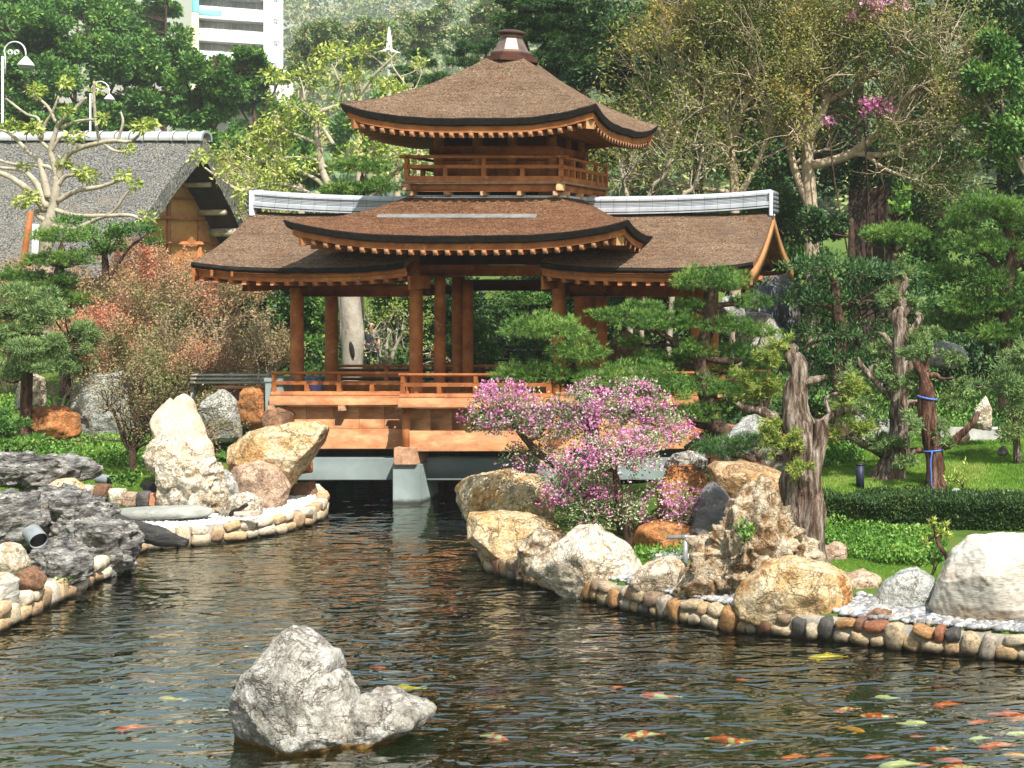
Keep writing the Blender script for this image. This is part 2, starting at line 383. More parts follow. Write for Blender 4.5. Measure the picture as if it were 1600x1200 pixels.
gx = np.concatenate([-np.geomspace(26, 1500, 34)[::-1], np.arange(-25.8, 6, .22), np.geomspace(6.2, 900, 26)])
gy = np.concatenate([[-60, -20, 0, 6, 10], np.arange(13, 47, .22), np.geomspace(47.3, 3500, 46)])
GX, GY = np.meshgrid(gx, gy); GZ = ground_h(GX.ravel(), GY.ravel())
n = len(gx); i = (np.arange(len(gy)-1)[:, None]*n+np.arange(n-1)[None, :])
mb = MB().add(np.stack([GX.ravel(), GY.ravel(), GZ], -1), np.stack([i, i+1, i+n+1, i+n], -1).reshape(-1, 4))
tag(mb.build('ground', GROUND, loc=(0, 30, 0)), kind='structure')

def water_mat():
    m, nt, b = new_mat('pond_water'); nt.nodes.remove(b)
    v = coords(nt, (1, 1, 1)); v2 = coords(nt, (.55, 1.25, 1))
    a = noise_n(nt, v2, .8, 2, .5, .3); c = noise_n(nt, v2, 2.0, 1, .5, 1.2); d = noise_n(nt, v, 4.5, 1, .5, .8)
    def mul(x, k):
        q = nt.nodes.new('ShaderNodeMath'); q.operation = 'MULTIPLY'; q.inputs[1].default_value = k; nt.links.new(x, q.inputs[0]); return q.outputs[0]
    def add(x, y):
        q = nt.nodes.new('ShaderNodeMath'); nt.links.new(x, q.inputs[0]); nt.links.new(y, q.inputs[1]); return q.outputs[0]
    h = add(add(mul(a.outputs[0], .8), mul(c.outputs[0], .62)), mul(d.outputs[0], .13))
    # calm and ruffled patches, calmest under the lee of the bridge
    big = noise_n(nt, v, .16, 2, .5, .5); rb = ramp(nt, [(.34, (.45, .45, .45)), (.62, (1.25, 1.25, 1.25))]); nt.links.new(big.outputs[0], rb.inputs[0])
    sx = nt.nodes.new('ShaderNodeSeparateXYZ'); g = nt.nodes.new('ShaderNodeNewGeometry'); nt.links.new(g.outputs['Position'], sx.inputs[0])
    lee = nt.nodes.new('ShaderNodeMapRange'); lee.inputs[1].default_value = 22; lee.inputs[2].default_value = 35; lee.inputs[3].default_value = 1.0; lee.inputs[4].default_value = .38; nt.links.new(sx.outputs[1], lee.inputs[0])
    am = nt.nodes.new('ShaderNodeMath'); am.operation = 'MULTIPLY'; nt.links.new(rb.outputs[0], am.inputs[0]); nt.links.new(lee.outputs[0], am.inputs[1])
    hm_ = nt.nodes.new('ShaderNodeMath'); hm_.operation = 'MULTIPLY'; nt.links.new(h, hm_.inputs[0]); nt.links.new(am.outputs[0], hm_.inputs[1])
    bp = nt.nodes.new('ShaderNodeBump'); bp.inputs['Strength'].default_value = 1.0; bp.inputs['Distance'].default_value = .115
    nt.links.new(hm_.outputs[0], bp.inputs['Height'])
    fr = nt.nodes.new('ShaderNodeFresnel'); fr.inputs['IOR'].default_value = 4.5; nt.links.new(bp.outputs[0], fr.inputs['Normal'])
    gl = nt.nodes.new('ShaderNodeBsdfGlossy'); gl.inputs['Roughness'].default_value = 0.0; nt.links.new(bp.outputs[0], gl.inputs['Normal'])
    gr = ramp(nt, [(0, (0, 0, 0)), (1, (1, 1, .95))]); nt.links.new(fr.outputs[0], gr.inputs[0]); nt.links.new(gr.outputs[0], gl.inputs['Color'])
    tr = nt.nodes.new('ShaderNodeBsdfTransparent'); tr.inputs[0].default_value = (.46, .52, .36, 1)
    ad = nt.nodes.new('ShaderNodeAddShader'); nt.links.new(tr.outputs[0], ad.inputs[0]); nt.links.new(gl.outputs[0], ad.inputs[1])
    nt.links.new(ad.outputs[0], nt.nodes['Material Output'].inputs[0])
    return m
mb = MB().add([(-40, 2, 0), (18, 2, 0), (18, 43, 0), (-40, 43, 0)], [(0, 1, 2, 3)])
tag(mb.build('pond_water', water_mat(), loc=(0, 20, 0)), kind='structure')
# ------------------------------------------------------------------ the roofed bridge
CX, CY = -13.65, 37.5
pav = thing('pavilion_bridge', (CX, CY, 0), 'orange timber covered bridge with a two tier bark roofed tower over the pond', 'pavilion')
def roof_ring(cx, cy, w, d, nu, ze, lift, pw, flare):
    u = np.linspace(-1, 1, nu, endpoint=False); e = 1+flare*np.abs(u)**pw
    l = lift*np.abs(u)**pw; one = np.ones(nu)
    # the wall-plane bulges outwards at corners by `flare`
    f = np.stack([cx+u*w*e, cy-d*e*one, ze+l], -1); r = np.stack([cx+w*e, cy+u*d*e, ze+l], -1)
    b = np.stack([cx-u*w*e, cy+d*e, ze+l], -1); q = np.stack([cx-w*e, cy-u*d*e, ze+l], -1)
    return np.vstack([f, r, b, q])
def rings(mb, rs, close=True):
    n = len(rs[0]); v = np.vstack(rs); j = np.arange(n); j2 = (j+1) % n
    f = np.vstack([np.stack([k*n+j, k*n+j2, (k+1)*n+j2, (k+1)*n+j], -1) for k in range(len(rs)-1)])
    return mb.add(v, f)
def hip_roof(name, cx, cy, We, De, Wt, Dt, ze, zt, lift, sag, th, top_mat, label, pw=3.2, nu=36, nt_=16, flare=.02, raf_n=21, raf_ns=20, raf_len=1.5, raf_z=.20):
    rs = []
    for k in range(nt_+1):
        t = k/nt_; pr = (1-sag)*t+sag*t*t; w = We+(Wt-We)*t; d = De+(Dt-De)*t
        r = roof_ring(cx, cy, w, d, nu, ze+(zt-ze)*pr, lift*(1-t)**2, pw, flare*(1-t))
        r[:, 2] += .012*fbm(r*3.0, 3, 5); rs.append(r)
    top = rings(MB(), rs).build(name, top_mat, pav); tag(top, label)
    e0 = rs[0].copy(); c = np.array([cx, cy, 0])
    def inset(r, s, dz): q = r.copy(); q[:, :2] = c[:2]+(q[:, :2]-c[:2])*s; q[:, 2] += dz; return q
    e = [e0, inset(e0, 1.003, -th*.12), inset(e0, .992, -th*.88), inset(e0, .982, -th), inset(e0, .95, -th)]
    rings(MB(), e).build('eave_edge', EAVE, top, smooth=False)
    # timber fascia below it and a boarded soffit
    f0 = inset(e0, .965, -th); f1 = inset(e0, .965, -th-.17); f2 = inset(e0, .935, -th-.17); f3 = inset(e0, .935, -th)
    f0[:, 2] -= .0; rings(MB(), [f0, f1, f2, f3]).build('fascia', WOOD, top, smooth=False)
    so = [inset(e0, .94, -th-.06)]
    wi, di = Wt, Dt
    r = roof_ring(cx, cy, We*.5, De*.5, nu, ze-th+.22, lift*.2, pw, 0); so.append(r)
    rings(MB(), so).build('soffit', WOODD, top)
    # rafters
    R0 = MB().bbox((-.055, 0, -.065), (.055, raf_len, .065), .008).build('rafter', WOOD, top, loc=None)
    E0 = MB().box((-.051, -.006, -.060), (.051, 0, .060)).build('rafter_end', ENDG, top)
    R0.data.transform(__import__('mathutils').Matrix.Translation(Vector(ORG[top.name])))
    E0.data.transform(__import__('mathutils').Matrix.Translation(Vector(ORG[top.name])))
    me = R0.data
    # merge the end grain into the rafter mesh so a rafter is one part
    import bmesh
    bm = bmesh.new(); bm.from_mesh(R0.data); nf = len(bm.faces); bm.from_mesh(E0.data); bm.faces.ensure_lookup_table()
    for fc in bm.faces[nf:]: fc.material_index = 1
    bm.to_mesh(R0.data); bm.free(); R0.data.materials.append(ENDG); bpy.data.objects.remove(E0)
    first = True
    for side, cnt in (('f', raf_n), ('r', raf_ns), ('l', raf_ns)):
        for k in range(cnt):
            u = -0.87+1.74*k/(cnt-1); z = ze+lift*abs(u)**pw-th-raf_z-.035; s = .968
            if side == 'f': loc = (cx+u*We, cy-De*s, z); rz = 0
            elif side == 'r': loc = (cx+We*s, cy+u*De, z); rz = radians(90)
            else: loc = (cx-We*s, cy+u*De, z); rz = radians(-90)
            o = R0 if first else copy_part(R0, top)
            first = False
            o.location = tuple(np.array(loc)-ORG[pav.name]); o.rotation_euler = (radians(7), 0, rz)
    # hip beams with pale ends
    for sx, sy in ((-1, -1), (1, -1), (1, 1), (-1, 1)):
        a = np.array([cx+sx*We*.955, cy+sy*De*.955, ze+lift*.80-th-.22]); b_ = np.array([cx+sx*Wt*.9, cy+sy*Dt*.9, ze+.25])
        d = unit(b_-a); L = 1.6; side = unit(np.cross(d, [0, 0, 1])); up = np.cross(side, d)
        q = []
        for s in (0, L):
            for x, y in ((-1, -1), (1, -1), (1, 1), (-1, 1)): q.append(a+d*s+side*.11*x+up*.135*y)
        hb = MB().add(q, [(0,1,2,3),(4,7,6,5),(0,4,5,1),(1,5,6,2),(2,6,7,3),(3,7,4,0)]).build('hip_beam', [WOOD, PALEW], top, smooth=False)
        hb.data.polygons[0].material_index = 1
    return top
up_roof = hip_roof('upper_roof', CX, CY, 3.08, 2.85, .45, .45, 9.66, 11.50, .36, .28, .19, ROOFB, 'light brown bark roof of the tower top', raf_n=23, raf_ns=21, raf_len=1.5)
lo_roof = hip_roof('lower_roof', CX-.05, CY, 4.08, 3.45, 1.98, 1.75, 6.76, 7.76, .38, .22, .19, ROOFR, 'rusty bark skirt roof below the balcony', raf_n=25, raf_ns=16, raf_len=1.5)
# strip of metal flashing lying on the lower roof, and flashing at its top
t_ = .52; y_ = CY-(3.45+(1.75-3.45)*t_); z_ = 6.76+1.0*(.78*t_+.22*t_*t_)
fl = MB(); x0, x1 = CX-2.95, CX+1.55
fl.add([(x0, y_-.07, z_-.03), (x1, y_-.07, z_-.03), (x1, y_+.09, z_+.055), (x0, y_+.09, z_+.055), (x0, y_-.07, z_-.0), (x1, y_-.07, z_-.0), (x1, y_+.09, z_+.085), (x0, y_+.09, z_+.085)],
       [(0,3,2,1),(4,5,6,7),(0,1,5,4),(1,2,6,5),(2,3,7,6),(3,0,4,7)]); fl.build('flashing_strip', ZINC, lo_roof, smooth=False)
mbx = MB(); mbx.bbox((CX-2.02, CY-1.80, 7.74), (CX+2.02, CY+1.80, 7.80)); mbx.build('top_flashing', RIDGE, lo_roof)
MB().bbox((CX-1.9, CY-1.66, 7.6), (CX+1.9, CY+1.66, 7.98)).build('shade_base_storey', BLACKW, pav)  # near-black fill: the shade in this gap is put into its colour

# upper storey
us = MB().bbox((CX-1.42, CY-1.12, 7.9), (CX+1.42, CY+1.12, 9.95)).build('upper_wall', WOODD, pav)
wl_pan = MB()
for sx in (-1, 0, 1):
    pass
for x in (CX-1.45, CX-.45, CX+.45, CX+1.45):
    for y in (CY-1.16, CY+1.16):
        m_ = MB(); tube(m_, [(x, y, 8.1), (x, y, 9.9)], .13, 12); m_.build('upper_post', WOOD, pav)
for y in (0,):
    for x in (CX+1.45, CX-1.45):
        m_ = MB(); tube(m_, [(x, CY, 8.1), (x, CY, 9.9)], .13, 12); m_.build('upper_post', WOOD, pav)
m_ = MB(); m_.bbox((CX-1.64, CY-1.33, 8.86), (CX+1.64, CY-1.03, 9.09)); m_.bbox((CX-1.64, CY+1.03, 8.86), (CX+1.64, CY+1.33, 9.09))
m_.bbox((CX+1.32, CY-1.028, 8.862), (CX+1.64, CY+1.028, 9.088)); m_.bbox((CX-1.64, CY-1.028, 8.862), (CX-1.32, CY+1.028, 9.088)); m_.build('tie_beam', WOOD, pav)
m_ = MB()
for a, b in ((CX-1.32, CX-.58), (CX-.32, CX+.32), (CX+.58, CX+1.32)):
    m_.bbox((a, CY-1.165, 8.74), (b, CY-1.12, 8.80)); m_.bbox((a+.0, CY-1.15, 8.2), (b, CY-1.121, 8.72))
m_.build('wall_panel', WOOD, us)
for k in range(7):       # bracket arms under the eaves
    x = CX-1.45+2.9*k/6
    MB().bbox((x-.07, CY-1.9, 9.32), (x+.07, CY-1.1, 9.47)).build('bracket', WOODD, up_roof)

# balcony
BW, BD, BZ = 2.05, 2.0, 8.08
bal = MB().bbox((CX-BW, CY-BD, BZ), (CX+BW, CY+BD, BZ+.07)).build('balcony_floor', ENDG, pav); tag(bal, 'greyish plank balcony floor edge')
m_ = MB()
for s in (-1, 1):
    m_.bbox((CX-BW+.1, CY+s*(BD-.16)-.07, BZ-.19), (CX+BW-.1, CY+s*(BD-.16)+.07, BZ-.002)); m_.bbox((CX+s*(BW-.16)-.07, CY-BD+.24, BZ-.192), (CX+s*(BW-.16)+.07, CY+BD-.24, BZ-.004))
m_.build('edge_beam', WOOD, bal)
for k in range(5):
    x = CX-BW+.22+(2*BW-.44)*k/4
    MB().bbox((x-.06, CY-BD-.02, BZ-.30), (x+.06, CY-1.2, BZ-.18)).build('corbel', ENDG, bal)
for k in range(4):
    y = CY-BD+.35+(2*BD-.7)*k/3
    MB().bbox((CX+1.3, y-.06, BZ-.30), (CX+BW+.03, y+.06, BZ-.18)).build('corbel', PALEW, bal)  # paler than the front corbels: sunlight on this side put into the colour
for s in (-1, 1):
    MB().bbox((CX+s*(BW-.1)-.09, CY-BD-.05, BZ-.17), (CX+s*(BW-.1)+.09, CY-BD+.14, BZ+.0), .01).build('corner_block', PALEW if s > 0 else ENDG, bal)  # right block paler: sun on that side put into the colour
def railing(name, parent, pts, z, hk, hm, ht, posts, mids, over=.18, kick=True):
    """railing along a straight plan segment pts[0]->pts[1]: kick board, middle and top bars, posts"""
    a = np.array([*pts[0], 0.]); b = np.array([*pts[1], 0.]); d = unit(b-a); L = np.linalg.norm(b-a); s = np.array([-d[1], d[0], 0])
    def bar(p, q, wd, z0, z1, bz=.008):
        v = [c+s*w+np.array([0, 0, zz]) for zz in (z0, z1) for c, w in ((p, -wd), (q, -wd), (q, wd), (p, wd))]
        return v, [(0,3,2,1),(4,5,6,7),(0,1,5,4),(1,2,6,5),(2,3,7,6),(3,0,4,7)]
    m = MB(); e = d*over
    if kick: m.add(*bar(a, b, .06, z, z+hk))
    m.add(*bar(a-e*.5, b+e*.5, .035, z+hm-.045, z+hm+.045)); tube(m, [a-e+[0, 0, z+ht], b+e+[0, 0, z+ht]], .04, 8)
    r = m.build(name, WOOD, parent, smooth=False)
    for t in posts:
        c = a+d*L*t; m = MB(); m.add(*bar(c-d*.055, c+d*.055, .05, z+hk, z+hm-.046)); m.add(*bar(c-d*.045, c+d*.045, .042, z+hm+.046, z+ht-.036)); m.build('rail_post', WOOD, r, smooth=False)
    for t in mids:
        c = a+d*L*t; m = MB(); m.add(*bar(c-d*.05, c+d*.05, .045, z+hk, z+hm-.046)); m.build('baluster', WOOD, r, smooth=False)
    return r
x0, x1, y0, y1 = CX-BW+.1, CX+BW-.1, CY-BD+.1, CY+BD-.1
railing('balcony_railing', pav, ((x0, y0), (x1, y0)), BZ+.07, .13, .37, .62, (0, .5, 1), (.25, .75))
railing('balcony_railing', pav, ((x1, y0), (x1, y1)), BZ+.07, .13, .37, .62, (.25, .5, .75, 1), (.125, .375, .625, .875))
railing('balcony_railing', pav, ((x0, y1), (x0, y0)), BZ+.07, .13, .37, .62, (.5, 0), (.25, .75))

# finial
def octa(mb, prof, cx, cy, n=8):
    a = (np.arange(n)+.5)/n*2*pi+.35
    rs = [np.stack([cx+1.3*r*np.cos(a), cy+1.3*r*np.sin(a), np.full(n, z)], -1) for r, z in prof]
    rs.append(np.tile([[cx, cy, prof[-1][1]]], (n, 1))); return rings(mb, rs)
fin = octa(MB(), [(.42, 11.50), (.40, 11.66), (.345, 11.72), (.25, 11.98), (.21, 12.08), (.21, 12.12)], CX, CY).build('finial', COPPER, pav, smooth=False)
octa(MB(), [(.545, 11.40), (.545, 11.52), (.43, 11.54)], CX, CY).build('finial_plinth', COPPERD, fin, smooth=False)
octa(MB(), [(.435, 11.53), (.435, 11.62), (.405, 11.66)], CX, CY).build('finial_band', COPPERD, fin, smooth=False)
octa(MB(), [(.18, 12.1), (.31, 12.17), (.31, 12.20), (.16, 12.27), (.05, 12.29)], CX, CY).build('finial_cap', COPPERD, fin, smooth=False)

# wing roofs left and right of the tower
def wing(name, xa, xb, endx, label, gable):
    """gable roof section between xa and xb; endx is its open outer end"""
    ye, yb, ze, zr = 34.75, 2*CY-34.75, 5.97, 7.40; nx, ns = 40, 14
    xs = np.linspace(xa, xb, nx+1); rs = []
    mid = (xa+xb)/2; hw = abs(xb-xa)/2
    def zf(x, s):
        u = np.abs((x-mid)/hw); return ze+(zr-ze)*(.66*s+.34*s*s)+.15*u**3*(1-s)**2+.05*u**4*s
    lines = []
    for k in range(2*ns+1):
        s = 1-abs(k-ns)/ns; y = ye+(yb-ye)*k/(2*ns)
        lines.append(np.stack([xs, np.full(nx+1, y), zf(xs, s)], -1))
    V = np.stack(lines); V[:, :, 2] += .012*fbm(V.reshape(-1, 3)*3, 3, 8).reshape(V.shape[:2])
    i = np.arange(2*ns)[:, None]*(nx+1)+np.arange(nx)[None, :]
    top = MB().add(V.reshape(-1, 3), np.stack([i, i+1, i+nx+2, i+nx+1], -1).reshape(-1, 4)).build(name, ROOFB, pav); tag(top, label)
    th = .15
    for row, sg in ((0, -1), (2*ns, 1)):
        m = MB()
        a = V[row]; b = a+[0, sg*.03, -th*.5]; c = a+[0, -sg*.02, -th]; d = a+[0, -sg*.3, -th]
        v = np.vstack([a, b, c, d]); q = np.arange(nx); n1 = nx+1
        m.add(v, np.vstack([np.stack([k*n1+q, k*n1+q+1, (k+1)*n1+q+1, (k+1)*n1+q], -1) for k in range(3)]))
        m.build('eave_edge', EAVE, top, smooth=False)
    for cidx in (0, nx):
        m = MB()
        a = V[:, cidx]; b = a+[0, 0, -th]; q = np.arange(2*ns); n1 = 2*ns+1
        m.add(np.vstack([a, b]), np.stack([q, q+1, n1+q+1, n1+q], -1))
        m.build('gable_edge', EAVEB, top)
    u_ = V.copy(); u_[:, :, 2] -= th
    MB().add(u_.reshape(-1, 3), np.stack([i, i+nx+1, i+nx+2, i+1], -1).reshape(-1, 4)).build('soffit', WOOD, top)
    # fascia board, two steps, following the eave line
    for dy, z0, z1, thk in ((.10, -th-.075, -th, .05), (.16, -th-.20, -th-.077, .06)):
        for sg, row in ((1, 0), (-1, 2*ns)):
            m = MB(); a = V[row].copy(); a[:, 1] += sg*dy; v = np.vstack([a+[0, 0, z1], a+[0, 0, z0], a+[0, sg*thk, z0], a+[0, sg*thk, z1]]); q = np.arange(nx); n1 = nx+1
            m.add(v, np.vstack([np.stack([k*n1+q, k*n1+q+1, ((k+1) % 4)*n1+q+1, ((k+1) % 4)*n1+q], -1) for k in range(4)]))
            for e in (0, nx): m.add([v[e], v[n1+e], v[2*n1+e], v[3*n1+e]], [(0, 1, 2, 3)])
            m.build('fascia', WOOD, top, smooth=False)
    cnt = int(abs(xb-xa)/.345)
    for k in range(cnt):
        x = xa+(xb-xa)*(k+.5)/cnt; z = float(zf(np.array([x]), 0)[0])-th-.245
        m = MB(); m.bbox((x-.055, ye+.13, z-.055), (x+.055, ye+1.9, z+.055), .008); r = m.build('rafter', WOOD, top)
        r.rotation_euler = (0, 0, 0)
    # bargeboards: curved boards at the open end and a couple of rafters behind them
    for (dx, wd, off, mt) in (((0.0, .34, .16, TANW), (.45, .16, .2, WOOD), (.95, .16, .2, WOOD))):
        x = endx-np.sign(endx-mid)*(.02+dx); m = MB()
        for half in (0, 1):
            ks = np.arange(0, ns+1) if half == 0 else np.arange(2*ns, ns-1, -1)
            a = V[ks, nx if endx > mid else 0].copy(); a[:, 0] = x; a[:, 2] -= off
            if dx == 0 and endx > mid: a = np.vstack([a[0]+[0, (a[0]-a[1])[1]*1.5, (a[0]-a[1])[2]*1.3], a])
            b = a-[0, 0, wd]; b[:, 2] += np.linspace(0, .04, len(b)); n1 = len(a); q = np.arange(n1-1); t2 = np.array([.06, 0, 0])
            v = np.vstack([a, b, b+t2, a+t2]); m.add(v, np.vstack([np.stack([k*n1+q, k*n1+q+1, ((k+1) % 4)*n1+q+1, ((k+1) % 4)*n1+q], -1) for k in range(4)]))
            m.add([a[0], b[0], b[0]+t2, a[0]+t2], [(0, 1, 2, 3)])
        m.build('bargeboard', mt if dx == 0 and endx > mid else WOOD, top)
    gx_ = endx-np.sign(endx-mid)*1.9
    m = MB(); a = V[:, nx if endx > mid else 0].copy(); a[:, 0] = gx_; a[:, 2] -= .3
    b = a.copy(); b[:, 2] = 5.45; n1 = len(a); q = np.arange(n1-1); m.add(np.vstack([a, np.maximum(b*[1, 1, 0]+[0, 0, 5.45], [[-99, -99, 5.45]])]), np.stack([q, q+1, n1+q+1, n1+q], -1)[3:-3]); m.build('gable_panel', WOODD, top, smooth=False)
    m = MB(); m.bbox((endx-.2-(.9 if endx > mid else -.9), ye+1.0, 5.36), (endx-.0-(.9 if endx > mid else -.9), yb-1.0, 5.58)); m.build('gable_beam', WOOD, top)
    return top
XL, XR = -20.55, -6.68
wl_roof = wing('wing_roof', XL, -15.3, XL, 'brown bark roof over the west bay of the bridge', 'left'); wl_roof['label'] = 'brown bark roof with tiled ridge beside the gravel bank'
wr_roof = wing('wing_roof', -11.95, XR, XR, 'brown bark roof with curved gable boards beside the pines', 'right')
# tiled ridges
def ridge(xa, xb, parent):
    n = 46; xs = np.linspace(xa, xb, n); mid = CX; hw = 6.95
    zc = 7.36+.20*np.abs((xs-mid)/hw)**3.5
    prof = [(.20, 0), (.20, .035), (.16, .04), (.16, .055), (.205, .06), (.205, .15), (.15, .155)]
    for k in range(5): prof += [(.15, .16+k*.036), (.15, .182+k*.036), (.128, .184+k*.036), (.128, .194+k*.036)]
    prof += [(.17, .345), (.17, .39), (.12, .395)]
    top = [(.12*cos(a), .395+.085*sin(a)) for a in np.linspace(.3, pi/2, 5)]
    half = prof+top; full = [(-w, z) for w, z in half]+[(w, z) for w, z in half[::-1]]
    rs = [np.array([(x, CY+w, z+zz) for w, zz in full]) for x, z in zip(xs, zc)]
    m = MB(); k = len(full); v = np.vstack(rs); j = np.arange(k-1)
    m.add(v, np.vstack([np.stack([i*k+j, i*k+j+1, (i+1)*k+j+1, (i+1)*k+j], -1) for i in range(n-1)])[:, ::-1])
    r = m.build('tiled_ridge', [RIDGE, RDARK], parent, smooth=False)
    # the recessed courses are coloured dark, their shadow put into the tile
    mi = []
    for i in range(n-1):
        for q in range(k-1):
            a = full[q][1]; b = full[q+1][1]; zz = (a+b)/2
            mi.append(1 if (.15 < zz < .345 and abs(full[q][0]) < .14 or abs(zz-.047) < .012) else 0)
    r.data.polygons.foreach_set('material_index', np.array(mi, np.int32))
    return r
rl = ridge(-20.45, -14.6, wl_roof); rr = ridge(-12.6, -6.72, wr_roof)
for r_, x, s in ((rl, -20.47, -1), (rr, -6.70, 1)):
    m = MB(); zb = 7.5
    m.bbox((x-.05, CY-.24, zb-.18), (x+.05, CY+.24, zb+.50), .02); p_ = m.build('ridge_end_plate', RIDGE, r_)
    m = MB()
    for t in np.linspace(0, 1, 5):
        for sg in (-1, 1):
            v, f = ico(2); m.add(v*[.07, .075, .075]+[x+s*.08, CY+sg*(.16-.05*t), zb-.05+t*.46], f)
    m.build('ridge_ornament', RDARK, r_)

# columns, lintels, deck
YF1, YF2, YR1, YR2 = 36.2, 36.6, 38.9, 38.42
COLX = {'c': (-15.63, -11.96), 'w': (-18.9, -8.5)}
def column(x, y, z0, z1, r=.165):
    m = MB(); z = np.linspace(z0, z1, 8); tube(m, [(x, y, q) for q in z], [r*(1.02-.05*k/7) for k in range(8)], 20); return m.build('column', WOOD, pav)
for x in COLX['c']:
    column(x, YF1, .98, 6.6); column(x, YR1, .98, 6.6); column(x+.42, YR2+.1, 2.4, 5.6, .14); column(x+.3, YF1+.75, 2.4, 5.9, .14)
for x in COLX['w']:
    for y in (YF2, YR2): column(x, y, 1.3, 5.62)
m = MB(); m.bbox((-15.46, YF1-.13, 5.74), (-12.13, YF1+.13, 6.03)); m.build('lintel', WOOD, pav)
for y_ in (YF1, YR1): MB().bbox((-15.5, y_-.10, 6.035), (-12.1, y_+.10, 6.70)).build('frieze_panel', WOODD, pav)
m = MB(); m.bbox((-15.46, YR1-.13, 5.30), (-12.13, YR1+.13, 5.60)); m.build('lintel', WOODD, pav)
for xa, xb in ((-18.73, -15.8), (-11.79, -8.67)):
    for y in (YF2, YR2): MB().bbox((xa, y-.10, 5.20), (xb, y+.10, 5.49)).build('lintel', WOOD, pav)
for x in (-18.9, -15.63, -11.96, -8.5):
    MB().bbox((x-.09, YF2+.16, 5.22), (x+.09, YR2-.16, 5.46)).build('cross_beam', WOODD, pav)
for sx, x in ((-1, -15.28), (1, -11.97)):        # short returns where the wing roofs stop against the tower
    MB().bbox((x-.03, 34.95, 5.42), (x+.03, 36.2, 5.78)).build('eave_end_board', WOOD, pav)

deckL = (-19.25, -15.72); deckC = (-15.72, -11.85); deckR = (-11.85, -8.15)
DZ = 2.56
MB().bbox((-19.2, 36.05, 2.40), (-8.2, 38.9, DZ)).build('deck_floor', WOODP, pav)
MB().bbox((-15.7, 35.5, 2.41), (-11.87, 36.045, DZ-.003)).build('deck_floor', WOODP, pav)
for (xa, xb), y in ((deckL, 35.98), (deckC, 35.42), (deckR, 35.98)):
    MB().bbox((xa, y-.09, 2.45), (xb, y+.09, 2.69), .015).build('edge_beam', WOODP, pav)
    MB().bbox((xa+.02, y-.06, 2.692), (xb-.02, y+.07, 2.80), .015).build('kick_board', WOOD, pav)
    railing('deck_railing', pav, ((xa+.1, y), (xb-.1, y)), 2.80, 0.0, .22, .47, (0.0, .5, 1.0), (.25, .75), over=.1, kick=False)
railing('deck_railing', pav, ((-19.1, 38.8), (-8.3, 38.8)), 2.56, .16, .42, .67, np.linspace(0, 1, 8), (), over=.1)
for x, y in ((-19.2, 35.88), (-17.4, 35.88), (-15.75, 35.5), (-13.8, 35.33), (-11.9, 35.5), (-10.1, 35.88), (-8.25, 35.88)):
    MB().bbox((x-.09, y, 2.31), (x+.09, y+.9, 2.45), .012).build('floor_joist_end', ENDG, pav)
# planked skirts under the deck
for (xa, xb), y in (((-18.85, -15.75), 36.12), ((-15.55, -12.05), 35.68), ((-11.85, -8.55), 36.12)):
    m = MB(); x = xa
    rr_ = np.random.default_rng(int(abs(xa)*10))
    while x < xb-.05:
        w = min(rr_.uniform(.42, .75), xb-x); m.bbox((x+.003, y-.03+rr_.uniform(0, .006), 1.84), (x+w-.003, y+.03, 2.40), .006); x += w
    m.build('skirt_planks', WOODP, pav)
    MB().bbox((xa, y-.075, 1.32), (xb, y+.075, 1.835), .012).build('skirt_beam', WOODP, pav)
for x in (-18.9, -15.63, -11.96, -8.5):
    yy_ = 36.2 if x in (-18.9, -8.5) else 35.80
    tube_m = MB(); tube(tube_m, [(x, yy_, .99), (x, yy_, 2.4)], .17, 18); tube_m.build('lower_post', WOOD, pav)
for x in (-15.63, -11.96):
    MB().bbox((x-.29, 35.55, .98), (x+.29, 36.3, 1.42), .02).build('bearing_block', ENDG, pav)
    pr = MB().bbox((x-.345, 35.62, -1.1), (x+.345, 36.75, .98), .015).build('concrete_pier', CONC, pav)
for xa, xb in ((-19.0, -15.98), (-15.28, -12.31), (-11.61, -8.4)):
    MB().bbox((xa, 36.0, .53), (xb, 36.4, 1.09), .015).build('concrete_beam', CONC, pav)
    MB().bbox((xa, 38.5, .53), (xb, 38.9, 1.09), .015).build('concrete_beam', CONC, pav)
MB().bbox((-19.3, 35.95, -.3), (-19.0, 38.9, 1.32), .015).build('concrete_abutment', CONC, pav)
MB().bbox((-8.4, 35.95, -.3), (-8.1, 38.9, 1.32), .015).build('concrete_abutment', CONC, pav)
